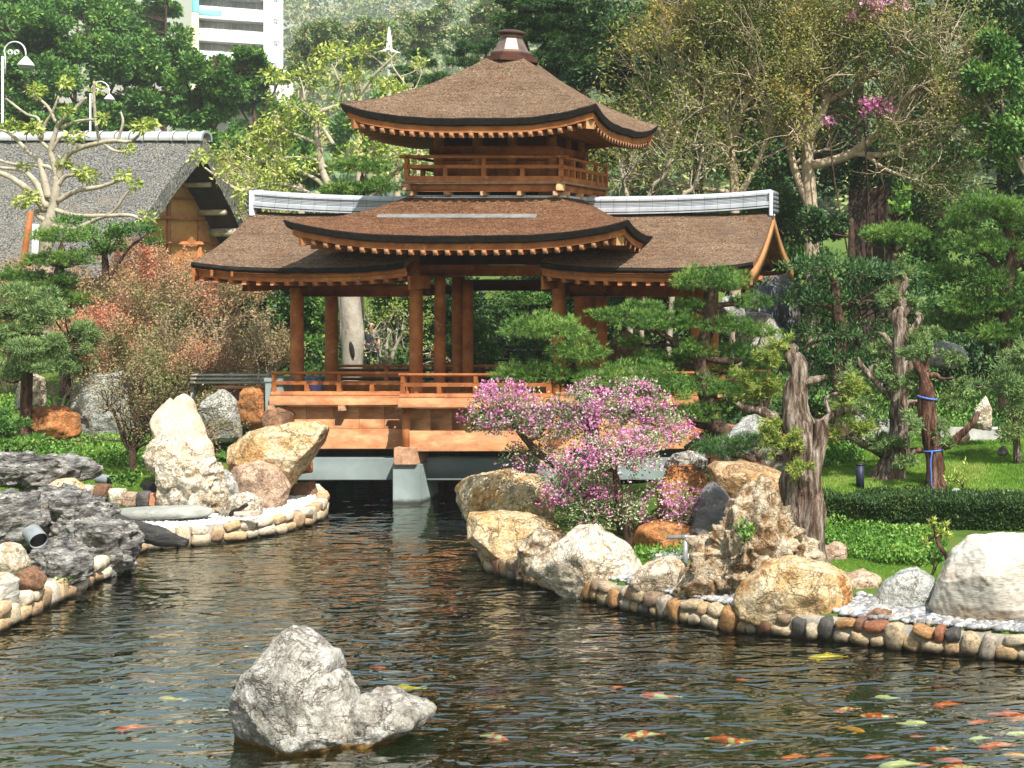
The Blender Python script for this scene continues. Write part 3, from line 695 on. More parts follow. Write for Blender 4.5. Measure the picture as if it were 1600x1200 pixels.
# ------------------------------------------------------------------ stones
def stone(name, stops, scale, rough, bscale, bstr, bdist, stretch=(1, 1, 1), stain=None, rnd=False, dist=.3, spec=.3, vein=(.10, .06, .035), vscale=1.6, vamt=.6, k=1.0, detail=9):
    m, nt, b = new_mat(name); v = coords(nt, stretch, rnd); sh = .5
    stops = [(p, tuple(min(1, x*k) for x in c)) for p, c in stops]
    n = noise_n(nt, v, scale, detail, .68, dist); r = ramp(nt, stops); nt.links.new(n.outputs[0], r.inputs[0]); c = r.outputs[0]
    for sc, lo, hi, cc in (stain or []):
        s = noise_n(nt, v, sc, 8, .72, .8); q = ramp(nt, [(lo, (0, 0, 0)), (hi, (1, 1, 1))]); nt.links.new(s.outputs[0], q.inputs[0]); c = mixc(nt, q.outputs[0], c, cc)
    # mineral veins and cracks: thin dark lines where a warped noise crosses its middle value
    hs = []
    for sc, w in ((vscale, .012), (vscale*2.9, .022)):
        s = noise_n(nt, v, sc, 6, .62, .35); a = nt.nodes.new('ShaderNodeMath'); a.operation = 'SUBTRACT'; a.inputs[1].default_value = .5; nt.links.new(s.outputs[0], a.inputs[0])
        ab = nt.nodes.new('ShaderNodeMath'); ab.operation = 'ABSOLUTE'; nt.links.new(a.outputs[0], ab.inputs[0])
        q = ramp(nt, [(0, (vamt,)*3), (w, (vamt*.35,)*3), (w*2.2, (0, 0, 0))]); nt.links.new(ab.outputs[0], q.inputs[0]); c = mixc(nt, q.outputs[0], c, vein); hs.append(q.outputs[0])
    # speckle
    s = noise_n(nt, v, 26, 4, .8); q = ramp(nt, [(.36, (.55, .53, .5)), (.5, (1, 1, 1)), (.66, (1.14, 1.13, 1.1))]); nt.links.new(s.outputs[0], q.inputs[0]); c = mixc(nt, 1.0, c, q.outputs[0], 'MULTIPLY')
    nt.links.new(c, b.inputs['Base Color']); b.inputs['Roughness'].default_value = rough; b.inputs['Specular IOR Level'].default_value = spec
    h1 = noise_n(nt, v, bscale*.35, 10, .72, .3); sb = nt.nodes.new('ShaderNodeMath'); sb.operation = 'MULTIPLY_ADD'; sb.inputs[1].default_value = -.35; nt.links.new(hs[0], sb.inputs[0]); nt.links.new(h1.outputs[0], sb.inputs[2])
    bump(nt, b, sb.outputs[0], min(1, bstr), bdist*2.6)
    return m
R_CREAM = stone('cream_limestone', [(.30, (.46, .31, .17)), (.42, (.66, .53, .37)), (.55, (.78, .70, .57)), (.75, (.82, .78, .70))], 2.2, .85, 16, 1.0, .04, stain=[(1.7, .56, .70, (.50, .27, .10)), (6.0, .60, .70, (.22, .14, .08))], rnd=True)
R_OCHRE = stone('ochre_boulder', [(.30, (.40, .18, .05)), (.42, (.62, .40, .17)), (.54, (.76, .60, .37)), (.75, (.80, .71, .56))], 1.9, .8, 15, 1.0, .04, stain=[(1.5, .54, .66, (.44, .17, .045)), (5.0, .60, .70, (.16, .075, .03))], rnd=True)
R_RUST = stone('rust_orange_rock', [(.3, (.28, .09, .03)), (.5, (.48, .19, .06)), (.75, (.60, .34, .15))], 2.0, .75, 16, .9, .03, stain=[(4.0, .58, .68, (.12, .045, .02))], rnd=True)
R_BROWN = stone('brown_rock', [(.3, (.13, .06, .035)), (.55, (.26, .14, .08)), (.8, (.40, .26, .16))], 2.6, .8, 18, .9, .03, stain=[(3.0, .58, .7, (.36, .16, .06))], rnd=True)
R_GREY = stone('pale_grey_rock', [(.28, (.30, .31, .29)), (.5, (.50, .52, .49)), (.75, (.68, .69, .65))], 2.0, .85, 15, 1.0, .04, stain=[(2.5, .58, .7, (.40, .33, .24)), (5.5, .60, .7, (.17, .17, .16))], rnd=True)
R_WHITE = stone('white_marble_rock', [(.32, (.22, .20, .165)), (.44, (.44, .42, .37)), (.54, (.62, .60, .55)), (.68, (.76, .75, .71))], 1.5, .8, 13, 1.0, .05, stain=[(1.2, .55, .72, (.42, .37, .29)), (7.0, .62, .70, (.17, .15, .13))])
R_BAND = stone('banded_pale_boulder', [(.34, (.34, .25, .16)), (.45, (.48, .43, .36)), (.55, (.56, .54, .48)), (.68, (.63, .61, .57))], 1.1, .75, 7, .35, .015, (.35, .35, 2.2), vamt=.3, stain=[(1.2, .58, .72, (.42, .42, .41))], dist=.6)
R_DARK = stone('dark_weathered_rock', [(.32, (.02, .02, .022)), (.43, (.15, .15, .15)), (.52, (.36, .355, .34)), (.66, (.70, .68, .63))], 3.4, .9, 16, 1.0, .06, (.8, .8, 2.2), stain=[(2.2, .62, .74, (.34, .23, .13))], rnd=True)
R_SLATE = stone('dark_slate_boulder', [(.3, (.03, .032, .038)), (.5, (.10, .103, .11)), (.7, (.26, .255, .25))], 2.0, .6, 12, .5, .02, (.8, .8, 1.6), spec=.5)
R_ERODE = stone('eroded_root_stone', [(.30, (.07, .032, .012)), (.42, (.38, .23, .11)), (.52, (.66, .54, .38)), (.75, (.78, .72, .62))], 3.6, .85, 14, 1.0, .06, stain=[(2.0, .60, .72, (.36, .15, .045)), (3.4, .595, .64, (.045, .022, .010))], rnd=True)  # brown stain, plus near-black spots painting the shade of deep holes
R_PINK = stone('pinkish_rock', [(.3, (.36, .22, .15)), (.55, (.56, .40, .29)), (.8, (.70, .58, .46))], 2.4, .85, 16, .9, .03, stain=[(3, .6, .72, (.42, .2, .11))], rnd=True)
R_SLAB = surf('pale_stone_slab', [(.3, (.20, .21, .19)), (.7, (.38, .38, .35))], 2, .85, 20, .6, .02)
R_SMOOTH = stone('smooth_pinkish_cream_rock', [(.3, (.56, .40, .27)), (.5, (.70, .58, .44)), (.7, (.76, .68, .57))], 1.0, .75, 8, .5, .02, vamt=.25, stain=[(2.0, .6, .75, (.52, .33, .19))])
R_TAN = stone('brown_tan_rock', [(.3, (.26, .12, .04)), (.44, (.46, .27, .12)), (.58, (.58, .42, .25)), (.75, (.66, .52, .36))], 1.6, .8, 14, .9, .04)
R_TERRA = surf('terracotta_block', [(.3, (.40, .17, .09)), (.7, (.55, .27, .16))], 2, .85, 20, .5, .02)
R_KERB = None
def kerb_stone_mat():
    m, nt, b = new_mat('kerb_stone'); v = coords(nt, (1, 1, 1), True)
    oi = nt.nodes.new('ShaderNodeObjectInfo')
    r = ramp(nt, [(0, (.48, .39, .27)), (.14, (.40, .22, .09)), (.26, (.42, .33, .21)), (.38, (.20, .10, .06)), (.45, (.52, .45, .34)), (.60, (.08, .075, .075)), (.66, (.48, .34, .19)), (.78, (.28, .20, .14)), (.85, (.40, .36, .31)), (.96, (.30, .12, .06))], 'CONSTANT')
    nt.links.new(oi.outputs['Random'], r.inputs[0])
    n = noise_n(nt, v, 7, 7, .65, .5); q = ramp(nt, [(.32, (.22, .18, .15)), (.48, (.66, .63, .58)), (.68, (1.0, .96, .88))]); nt.links.new(n.outputs[0], q.inputs[0])
    nt.links.new(mixc(nt, 1.0, r.outputs[0], q.outputs[0], 'MULTIPLY'), b.inputs['Base Color']); b.inputs['Roughness'].default_value = .75
    h = noise_n(nt, v, 20, 6, .6); bump(nt, b, h.outputs[0], .5, .015)
    return m
R_KERB = kerb_stone_mat()
def pale_kerb_mat():
    m, nt, b = new_mat('pale_kerb_stone'); v = coords(nt, (1, 1, 1), True); oi = nt.nodes.new('ShaderNodeObjectInfo')
    r = ramp(nt, [(0, (.66, .56, .42)), (.2, (.60, .44, .26)), (.4, (.70, .63, .52)), (.6, (.54, .38, .24)), (.8, (.66, .60, .50)), (.92, (.46, .24, .11))], 'CONSTANT'); nt.links.new(oi.outputs['Random'], r.inputs[0])
    n = noise_n(nt, v, 7, 7, .65, .5); q = ramp(nt, [(.32, (.32, .27, .22)), (.48, (.78, .75, .70)), (.68, (1, .97, .92))]); nt.links.new(n.outputs[0], q.inputs[0])
    nt.links.new(mixc(nt, 1.0, r.outputs[0], q.outputs[0], 'MULTIPLY'), b.inputs['Base Color']); b.inputs['Roughness'].default_value = .75
    h = noise_n(nt, v, 20, 6, .6); bump(nt, b, h.outputs[0], .5, .015); return m
R_KERBP = pale_kerb_mat()
def wet(mat):
    nt = mat.node_tree; b = nt.nodes['Principled BSDF']; src = b.inputs['Base Color'].links[0].from_socket
    g = nt.nodes.new('ShaderNodeNewGeometry'); sx = nt.nodes.new('ShaderNodeSeparateXYZ'); nt.links.new(g.outputs['Position'], sx.inputs[0]); n = noise_n(nt, g.outputs['Position'], 3.5, 4)
    ad = nt.nodes.new('ShaderNodeMath'); ad.operation = 'MULTIPLY_ADD'; ad.inputs[1].default_value = -.12; nt.links.new(n.outputs[0], ad.inputs[0]); nt.links.new(sx.outputs[2], ad.inputs[2])
    mr = nt.nodes.new('ShaderNodeMapRange'); mr.inputs[1].default_value = -.03; mr.inputs[2].default_value = .06; nt.links.new(ad.outputs[0], mr.inputs[0])
    r = ramp(nt, [(0, (.16, .15, .13)), (1, (1, 1, 1))]); nt.links.new(mr.outputs[0], r.inputs[0]); nt.links.new(mixc(nt, 1.0, src, r.outputs[0], 'MULTIPLY'), b.inputs['Base Color'])
for _m in (R_KERB, R_KERBP, MORTAR, CONC): wet(_m)
def pebble_mat(name, stops):
    m, nt, b = new_mat(name); a = nt.nodes.new('ShaderNodeAttribute'); a.attribute_name = 'tint'
    r = ramp(nt, stops); nt.links.new(a.outputs['Fac'], r.inputs[0]); nt.links.new(r.outputs[0], b.inputs['Base Color']); b.inputs['Roughness'].default_value = .7; return m
PEBBLE = pebble_mat('grey_river_pebble', [(0, (.10, .105, .115)), (.4, (.25, .255, .26)), (.8, (.42, .42, .41)), (1, (.26, .20, .15))])
GRAVELW = pebble_mat('white_gravel_chip', [(0, (.66, .66, .66)), (.5, (.78, .78, .77)), (1, (.82, .82, .80))])

def rock(name, out, Y, depth, mat, label, sub=5, planes=9, amp=.05, rug=0.0, seed=None, cut=.80, base=None, box=.85, parent=None, rugf=2.6, lean=0.0):
    """a boulder whose front outline is the polygon `out` (photo pixels) at distance Y and whose real depth is `depth` metres"""
    seed = abs(hash((round(out[0][0]), round(out[0][1]), len(out)))) % 9999 if seed is None else seed
    rng = np.random.default_rng(seed)
    o = np.array([P(x, y, Y) for x, y in out]); q = o[:, [0, 2]]
    c = base if base is not None else (q.min(0)+q.max(0))/2
    v, f = ico(sub); th = np.arctan2(v[:, 2], v[:, 0]); cp = np.sqrt(v[:, 0]**2+v[:, 2]**2)
    d = np.stack([np.cos(th), np.sin(th)], -1); R = np.zeros(len(v))
    for A, B in zip(q, np.roll(q, -1, 0)):
        e = B-A; den = d[:, 0]*e[1]-d[:, 1]*e[0]; den = np.where(np.abs(den) < 1e-12, 1e-12, den)
        w = A-c; t = (w[0]*e[1]-w[1]*e[0])/den; s = (w[0]*d[:, 1]-w[1]*d[:, 0])/den
        R = np.where((t > 0) & (s >= -1e-6) & (s <= 1+1e-6), np.maximum(R, t), R)
    R = np.where(R <= 0, np.median(R[R > 0]), R)
    size = np.sqrt((q[:, 0].max()-q[:, 0].min())*(q[:, 1].max()-q[:, 1].min()))
    g = cp**box
    p = np.stack([c[0]+R*g*d[:, 0], Y+depth/2*np.sign(v[:, 1])*np.abs(v[:, 1])**.8, c[1]+R*g*d[:, 1]], -1)
    ctr = np.array([c[0], Y, c[1]])
    if lean: p[:, 1] += lean*(p[:, 2]-c[1])
    for _ in range(int(planes*1.7)):
        n = unit(rng.normal(size=3)*[.7, 1.0, .7]); n[1] = -abs(n[1])*.9-.15 if rng.random() < .75 else n[1]; n = n/np.linalg.norm(n)
        s = (p-ctr)@n; lim = s.max()*(1-(1-rng.uniform(cut-.12, cut+.12))*abs(n[1])**1.5*1.25); p = p-np.maximum(s-lim, 0)[:, None]*n*.93
    nn = unit(p-ctr)
    k = 1.0/max(size, .2)
    dsp = amp*size*(fbm(p*k*1.8, 4, seed)*.45+ridged(p*k*3.4, 5, seed+3)*.40)
    if rug: dsp = dsp+rug*size*(ridged(p*k*rugf*2, 4, seed+8)-.35)-rug*size*.7*np.maximum(0, fbm(p*k*rugf*1.3, 3, seed+12)-.2)
    dsp = dsp+.012*fbm(p*14, 3, seed+20)
    p = p+nn*dsp[:, None]
    mb = MB().add(p, f)
    if parent is not None: return mb.build(name, mat, parent)
    ob = mb.build(name, mat); tag(ob, label, 'rock'); return ob

# the rock island in the foreground: a tall peak with a low shoulder to its right, one stone
isl = [(362,1165),(366,1125),(378,1085),(388,1055),(408,1040),(422,1015),(432,990),(455,985),(472,998),(490,1008),(500,1020),(515,1025),(517,1045),(508,1055),(525,1062),(535,1085),(545,1105),(560,1115),(572,1135),(575,1175),(470,1215),(395,1200)]
sh = [(520,1180),(530,1120),(548,1102),(565,1092),(580,1082),(603,1078),(620,1090),(645,1100),(668,1113),(664,1128),(640,1140),(600,1160),(560,1190)]
mA = rock('island_rock', isl, 18.2, 1.5, R_WHITE, '', sub=6, planes=12, amp=.035, rug=.012, seed=4, cut=.78, base=P(468, 1115, 18.2)[[0, 2]])
mB_ = rock('island_shoulder', sh, 18.35, .95, R_WHITE, '', sub=5, planes=6, amp=.06, rug=.035, seed=9)
import bmesh
bm = bmesh.new(); bm.from_mesh(mA.data)
off = ORG[mB_.name]-ORG[mA.name]; n0 = len(bm.verts); bm.from_mesh(mB_.data); bm.verts.ensure_lookup_table()
for v in bm.verts[n0:]: v.co += Vector(off)
bm.to_mesh(mA.data); bm.free(); bpy.data.objects.remove(mB_)
def waterline(mat, z0=.0, z1=.035):
    nt = mat.node_tree; b = nt.nodes['Principled BSDF']; src = b.inputs['Base Color'].links[0].from_socket
    g = nt.nodes.new('ShaderNodeNewGeometry'); sx = nt.nodes.new('ShaderNodeSeparateXYZ'); nt.links.new(g.outputs['Position'], sx.inputs[0])
    n = noise_n(nt, g.outputs['Position'], 3, 4); ad = nt.nodes.new('ShaderNodeMath'); ad.operation = 'MULTIPLY_ADD'; ad.inputs[1].default_value = -.09; nt.links.new(n.outputs[0], ad.inputs[0]); nt.links.new(sx.outputs[2], ad.inputs[2])
    r = ramp(nt, [(0, (1, 1, 1)), (.5, (1, 1, 1)), (.62, (0, 0, 0))]); mr = nt.nodes.new('ShaderNodeMapRange'); mr.inputs[1].default_value = -.13; mr.inputs[2].default_value = .12; nt.links.new(ad.outputs[0], mr.inputs[0]); nt.links.new(mr.outputs[0], r.inputs[0])
    nt.links.new(mixc(nt, r.outputs[0], src, (.22, .12, .03)), b.inputs['Base Color'])
waterline(R_WHITE)
tag(mA, 'tall white marble rock with a low shoulder standing alone in the pond', 'rock')

# right bank
rock('boulder', [(714,762),(738,745),(788,738),(832,745),(856,775),(862,815),(845,838),(800,838),(760,820),(728,800),(716,785)], 31.2, 2.0, R_OCHRE, 'orange streaked boulder at the pond edge, farthest along the right bank', seed=21, cut=.76)
rock('boulder', [(729,804),(760,801),(820,806),(850,816),(880,842),(878,885),(845,905),(800,890),(765,868),(740,838)], 28.2, 1.8, R_OCHRE, 'flat topped cream and brown boulder overhanging the water', seed=22, cut=.76)
rock('boulder', [(814,855),(840,830),(868,836),(884,860),(868,895),(838,908),(812,900)], 27.1, .8, R_ERODE, 'small pitted cream stone wedged between two bigger boulders', sub=5, rug=.05, seed=23)
rock('boulder', [(830,892),(845,865),(880,842),(900,827),(926,825),(945,838),(975,855),(1000,885),(1004,918),(975,935),(890,932),(848,915)], 26.1, 1.4, R_CREAM, 'big pale cream boulder below the pink bougainvillea', seed=24, cut=.78)
rock('boulder', [(987,902),(1010,880),(1050,872),(1070,885),(1077,907),(1062,938),(1020,950),(992,940)], 24.95, 1.0, R_CREAM, 'round cream boulder left of the eroded root stone', seed=25)
rock('boulder', [(1040,930),(1058,908),(1078,912),(1080,935),(1058,945)], 25.2, .5, R_RUST, 'small rusty stone tucked behind the round cream boulder', sub=4, seed=26)
ero = rock('eroded_rock', [(1185,770),(1203,784),(1213,805),(1222,826),(1256,852),(1262,885),(1240,930),(1180,958),(1130,962),(1105,948),(1084,915),(1084,880),(1100,852),(1130,845),(1146,815),(1162,788)], 24.75, 1.35, R_ERODE, 'tall deeply eroded root like stone with holes and a small plant', sub=6, planes=5, amp=.08, rug=.125, seed=27, cut=.86, rugf=2.2)
rock('boulder', [(1143,938),(1165,905),(1200,882),(1240,877),(1290,884),(1325,903),(1334,930),(1318,962),(1275,978),(1200,975),(1155,955)], 23.55, 1.5, R_OCHRE, 'wide golden boulder lying flat on the kerb in front of the root stone', seed=28, cut=.78)
rock('boulder', [(1452,945),(1468,900),(1488,860),(1513,840),(1560,834),(1622,838),(1648,900),(1650,985),(1560,990),(1475,978)], 23.2, 1.7, R_BAND, 'huge smooth pale boulder with faint bands at the right end', sub=6, planes=7, amp=.02, seed=29, cut=.86)
rock('boulder', [(1355,950),(1380,914),(1405,894),(1432,889),(1456,905),(1463,935),(1450,965),(1390,968)], 23.75, 1.1, R_GREY, 'mottled grey brown boulder left of the huge pale boulder', seed=30, cut=.76)
rock('boulder', [(1300,935),(1318,902),(1345,893),(1375,905),(1380,930),(1350,945)], 25.2, 1.1, R_PINK, 'low flat pinkish rock behind the wide golden boulder', sub=4, seed=31)
rock('boulder', [(1282,880),(1286,856),(1305,848),(1322,855),(1324,880),(1300,892)], 27.2, .8, R_PINK, 'small flat pinkish rock on the grass beside the old trunk', sub=4, seed=32)
rock('boulder', [(1350,965),(1368,951),(1392,955),(1397,972),(1370,982)], 22.9, .4, R_BROWN, 'small brown stone among the pebbles near the mottled boulder', sub=4, seed=33)
rock('boulder', [(1098,735),(1112,720),(1160,723),(1200,737),(1230,742),(1228,795),(1180,805),(1140,790),(1110,765)], 29.3, 1.5, R_TAN, 'angular tan boulder leaning against the old twisted trunk', seed=34, cut=.72, planes=12)
rock('boulder', [(1084,820),(1092,780),(1108,752),(1128,768),(1150,800),(1152,850),(1110,872),(1084,860)], 28.2, 1.1, R_SLATE, 'smooth dark slate boulder behind the eroded root stone', seed=35)
rock('boulder', [(1030,760),(1045,730),(1080,728),(1103,745),(1102,800),(1060,815),(1032,800)], 30.2, 1.1, R_RUST, 'dark rust brown rock right of the pink blossoms', seed=36)
rock('boulder', [(1040,728),(1052,712),(1078,706),(1103,720),(1100,738),(1060,742)], 30.5, .8, R_WHITE, 'rough white rock sitting on the rust brown rock', sub=5, rug=.04, seed=37)
rock('boulder', [(1132,800),(1140,780),(1155,777),(1164,792),(1158,815),(1138,815)], 27.4, .5, R_PINK, 'small pink cream stone behind the root stone', sub=4, seed=38)
rock('boulder', [(985,860),(1000,822),(1040,812),(1082,822),(1085,850),(1040,862)], 28.0, .9, R_RUST, 'low brown rock in the shade under the blossoms', sub=4, seed=39)
rock('boulder', [(1120,735),(1135,685),(1160,655),(1200,640),(1232,660),(1240,740)], 31.0, 1.6, R_GREY, 'tall grey green rock behind the old twisted trunk', seed=40, cut=.76)
rock('boulder', [(890,735),(905,705),(935,697),(962,712),(965,740)], 30.4, .8, R_WHITE, 'white rock half hidden inside the bougainvillea', sub=5, rug=.04, seed=41)
rock('boulder', [(1148,560),(1152,510),(1172,488),(1200,494),(1218,520),(1220,560)], 40.5, 1.6, R_WHITE, 'bright white rock behind the pavilion end', seed=42, cut=.76)
rock('boulder', [(1120,500),(1130,465),(1158,462),(1165,500)], 41.5, 1.0, R_GREY, 'grey rock behind the last pavilion column', sub=4, seed=43)
rock('boulder', [(950,560),(958,525),(980,518),(1005,540),(1008,570)], 41.6, 1.0, R_BROWN, 'brown and cream rock seen through the right bay', sub=5, seed=44, cut=.74)
rock('boulder', [(1440,560),(1448,540),(1475,534),(1505,542),(1512,560),(1490,575),(1455,572)], 43.0, 1.2, R_GREY, 'grey and rust flat rock among the dark shrubs', seed=45)
rock('boulder', [(1515,668),(1524,640),(1540,618),(1550,640),(1550,672)], 37.0, .7, R_CREAM, 'pointed cream stone at the back of the lawn', sub=5, seed=46)
rock('boulder', [(1490,688),(1495,673),(1510,670),(1516,684),(1508,695),(1494,696)], 35.8, .35, R_PINK, 'round reddish brown stone on the lawn', sub=4, planes=2, seed=47)
rock('boulder', [(1556,708),(1562,698),(1572,697),(1577,708),(1568,714)], 34.5, .25, R_SLATE, 'small grey stone on the sunny lawn', sub=3, seed=48)
rock('boulder', [(672,606),(674,586),(690,583),(702,590),(703,608)], 41.2, .5, R_BAND, 'pale yellow block of stone behind the bridge rail', sub=4, planes=12, cut=.7, seed=49)
# left bank
rock('standing_stone', [(236,646),(248,632),(260,621),(271,632),(277,619),(286,615),(297,625),(298,637),(307,651),(314,666),(317,680),(327,694),(331,722),(340,770),(330,805),(262,800),(252,720),(246,672)], 33.0, .95, R_SMOOTH, 'tall smooth cream standing stone on the left bank', sub=6, planes=6, amp=.018, seed=61, cut=.84, base=P(288, 715, 33.0)[[0, 2]])
rock('eroded_rock', [(231,712),(234,694),(241,686),(262,683),(290,702),(327,723),(338,735),(345,762),(350,795),(342,812),(299,812),(256,805),(258,770),(251,742),(244,732)], 32.1, .8, R_CREAM, 'furrowed cream stone leaning at the foot of the standing stone', sub=6, planes=4, amp=.035, rug=.05, seed=62, cut=.85, rugf=3.0)
rock('boulder', [(360,698),(398,674),(448,662),(490,660),(504,670),(497,692),(478,716),(458,742),(440,768),(405,772),(372,730)], 33.6, 1.9, R_OCHRE, 'long cream boulder jutting out towards the bridge', sub=6, planes=10, amp=.035, seed=63, cut=.76)
rock('boulder', [(346,800),(352,760),(372,728),(405,718),(432,730),(446,765),(440,800),(400,812)], 33.0, 1.3, R_PINK, 'pink and cream rock below the jutting boulder', seed=64, cut=.78)
rock('boulder', [(374,640),(378,610),(400,602),(416,612),(419,660),(410,680),(385,672)], 36.2, .8, R_RUST, 'upright bright orange rock beside the grey pillar', seed=65, cut=.72, planes=12)
rock('boulder', [(412,668),(416,642),(436,636),(458,645),(456,680),(420,684)], 36.0, .8, R_BROWN, 'dark brown stones carrying the grey pillar', sub=4, seed=66)
rock('boulder', [(114,660),(118,606),(138,590),(168,590),(190,583),(194,610),(206,640),(216,690),(190,708),(120,704)], 37.5, 1.4, R_GREY, 'large pale grey white rock behind the bare sapling', seed=67, cut=.76, planes=12)
rock('boulder', [(28,640),(32,600),(45,580),(62,592),(66,640)], 38.5, .8, R_CREAM, 'upright cream rock under the green juniper', sub=5, seed=68, cut=.74)
rock('boulder', [(40,655),(52,638),(90,636),(120,650),(122,680),(90,690),(55,680)], 36.8, 1.0, R_RUST, 'low orange rock on the green slope', sub=5, seed=69)
rock('boulder', [(312,690),(322,625),(345,610),(366,630),(374,690)], 36.0, 1.0, R_GREY, 'grey blue rock behind the standing stone', seed=70)
rock('boulder', [(330,790),(336,745),(352,735),(374,755),(384,795)], 32.7, .8, R_GREY, 'small grey rock at the foot of the pink rock', sub=5, seed=71)
rock('boulder', [(344,806),(352,778),(385,768),(408,782),(406,812)], 31.8, .7, R_CREAM, 'low cream rock on the white gravel', sub=5, seed=72)
rock('boulder', [(440,790),(450,757),(485,752),(496,775),(490,800)], 34.6, .9, R_BROWN, 'brown rock in the dark under the bridge end', sub=4, seed=73)
rock('boulder', [(465,740),(470,712),(484,708),(486,738)], 34.9, .5, R_RUST, 'small orange rock beside the concrete beam', sub=4, seed=74)
rock('slab_rock', [(-60,735),(-40,712),(0,710),(55,716),(98,711),(128,722),(148,730),(143,746),(112,753),(60,757),(-20,752)], 29.3, 1.3, R_DARK, 'dark pitted slab rock laid like a table on the left bank', sub=6, planes=4, amp=.06, rug=.07, seed=75)
rock('boulder', [(30,790),(36,748),(62,744),(90,752),(88,792)], 29.3, .8, R_DARK, 'black rock propping up the dark slab', sub=4, seed=76)
rock('boulder', [(74,762),(92,750),(112,748),(124,762),(134,795),(110,805),(84,785)], 28.9, .6, R_OCHRE, 'small orange and cream rock under the slab tip', sub=5, rug=.03, seed=77)
rock('boulder', [(-40,840),(-38,785),(0,770),(45,775),(60,820),(30,850)], 27.0, 1.3, R_DARK, 'rugged dark rock at the left edge below the slab', sub=5, rug=.05, seed=78)
rock('boulder', [(20,838),(28,790),(70,765),(120,775),(160,805),(180,845),(100,862)], 28.0, 1.6, R_DARK, 'biggest dark rugged rock of the left bank', sub=6, rug=.075, planes=9, seed=79, amp=.06, rugf=3.4)
rock('boulder', [(80,875),(90,838),(140,812),(190,822),(204,850),(190,890),(130,905)], 27.6, 1.3, R_DARK, 'dark grey weathered rock above the water by the log', sub=6, rug=.075, planes=9, seed=80, amp=.06, rugf=3.0)
rock('boulder', [(40,900),(50,865),(90,850),(130,870),(128,905),(90,922)], 26.0, 1.0, R_DARK, 'low dark rock behind the left kerb', sub=5, rug=.055, seed=81)
rock('boulder', [(-30,915),(-26,868),(0,850),(26,856),(36,885),(20,915)], 25.0, .9, R_CREAM, 'rounded white cream rock near the left edge', sub=5, seed=82)
rock('boulder', [(26,912),(32,893),(48,885),(64,902),(66,920),(40,924)], 24.6, .5, R_BROWN, 'brown angular stone on the left kerb', sub=4, planes=12, seed=83)
rock('boulder', [(-40,955),(-36,905),(0,895),(20,908),(18,945)], 23.9, .8, R_BAND, 'white block of stone cut by the left edge', sub=5, planes=12, seed=84)
rock('boulder', [(150,806),(152,794),(166,788),(178,796),(178,808)], 30.4, .4, R_PINK, 'small round pinkish stone by the white gravel', sub=4, planes=2, seed=85)
rock('slab_rock', [(170,808),(180,795),(240,792),(300,790),(330,796),(330,806),(250,812)], 31.3, .8, R_SLAB, 'flat pale stone slab at the back of the gravel', sub=5, planes=2, amp=.02, seed=86)
# edging blocks behind the gravel
for k, (x0, x1, y0, y1, mt, lb) in enumerate([(126,146,757,785,R_CREAM,'brownish edging block next to the orange rock'), (147,162,763,784,R_RUST,'small reddish edging stone'), (151,170,755,775,R_BROWN,'dark red edging stone standing on end'), (172,194,762,785,R_CREAM,'wide cream edging block, cleanest of the row'), (195,217,768,786,R_PINK,'low pale edging block with a slanted top'), (216,236,766,787,R_SLATE,'black edging block in the row'), (226,244,752,768,R_SLATE,'black stone set behind the edging row'), (237,252,768,786,R_TERRA,'red brick edging block beside the furrowed stone')]):
    a = P(x0, y0, 31.9); b = P(x1, y1, 31.9); m = MB(); rr_ = np.random.default_rng(k)
    rock('edging_block', [(x0, y1+5), (x0+1, y0+1), (x1-1, y0+2), (x1, y1+5)], 31.9-(.0 if k != 6 else -.6), .35, mt, lb, sub=4, planes=6, amp=.03, seed=100+k, box=.35)['category'] = 'edging stone'

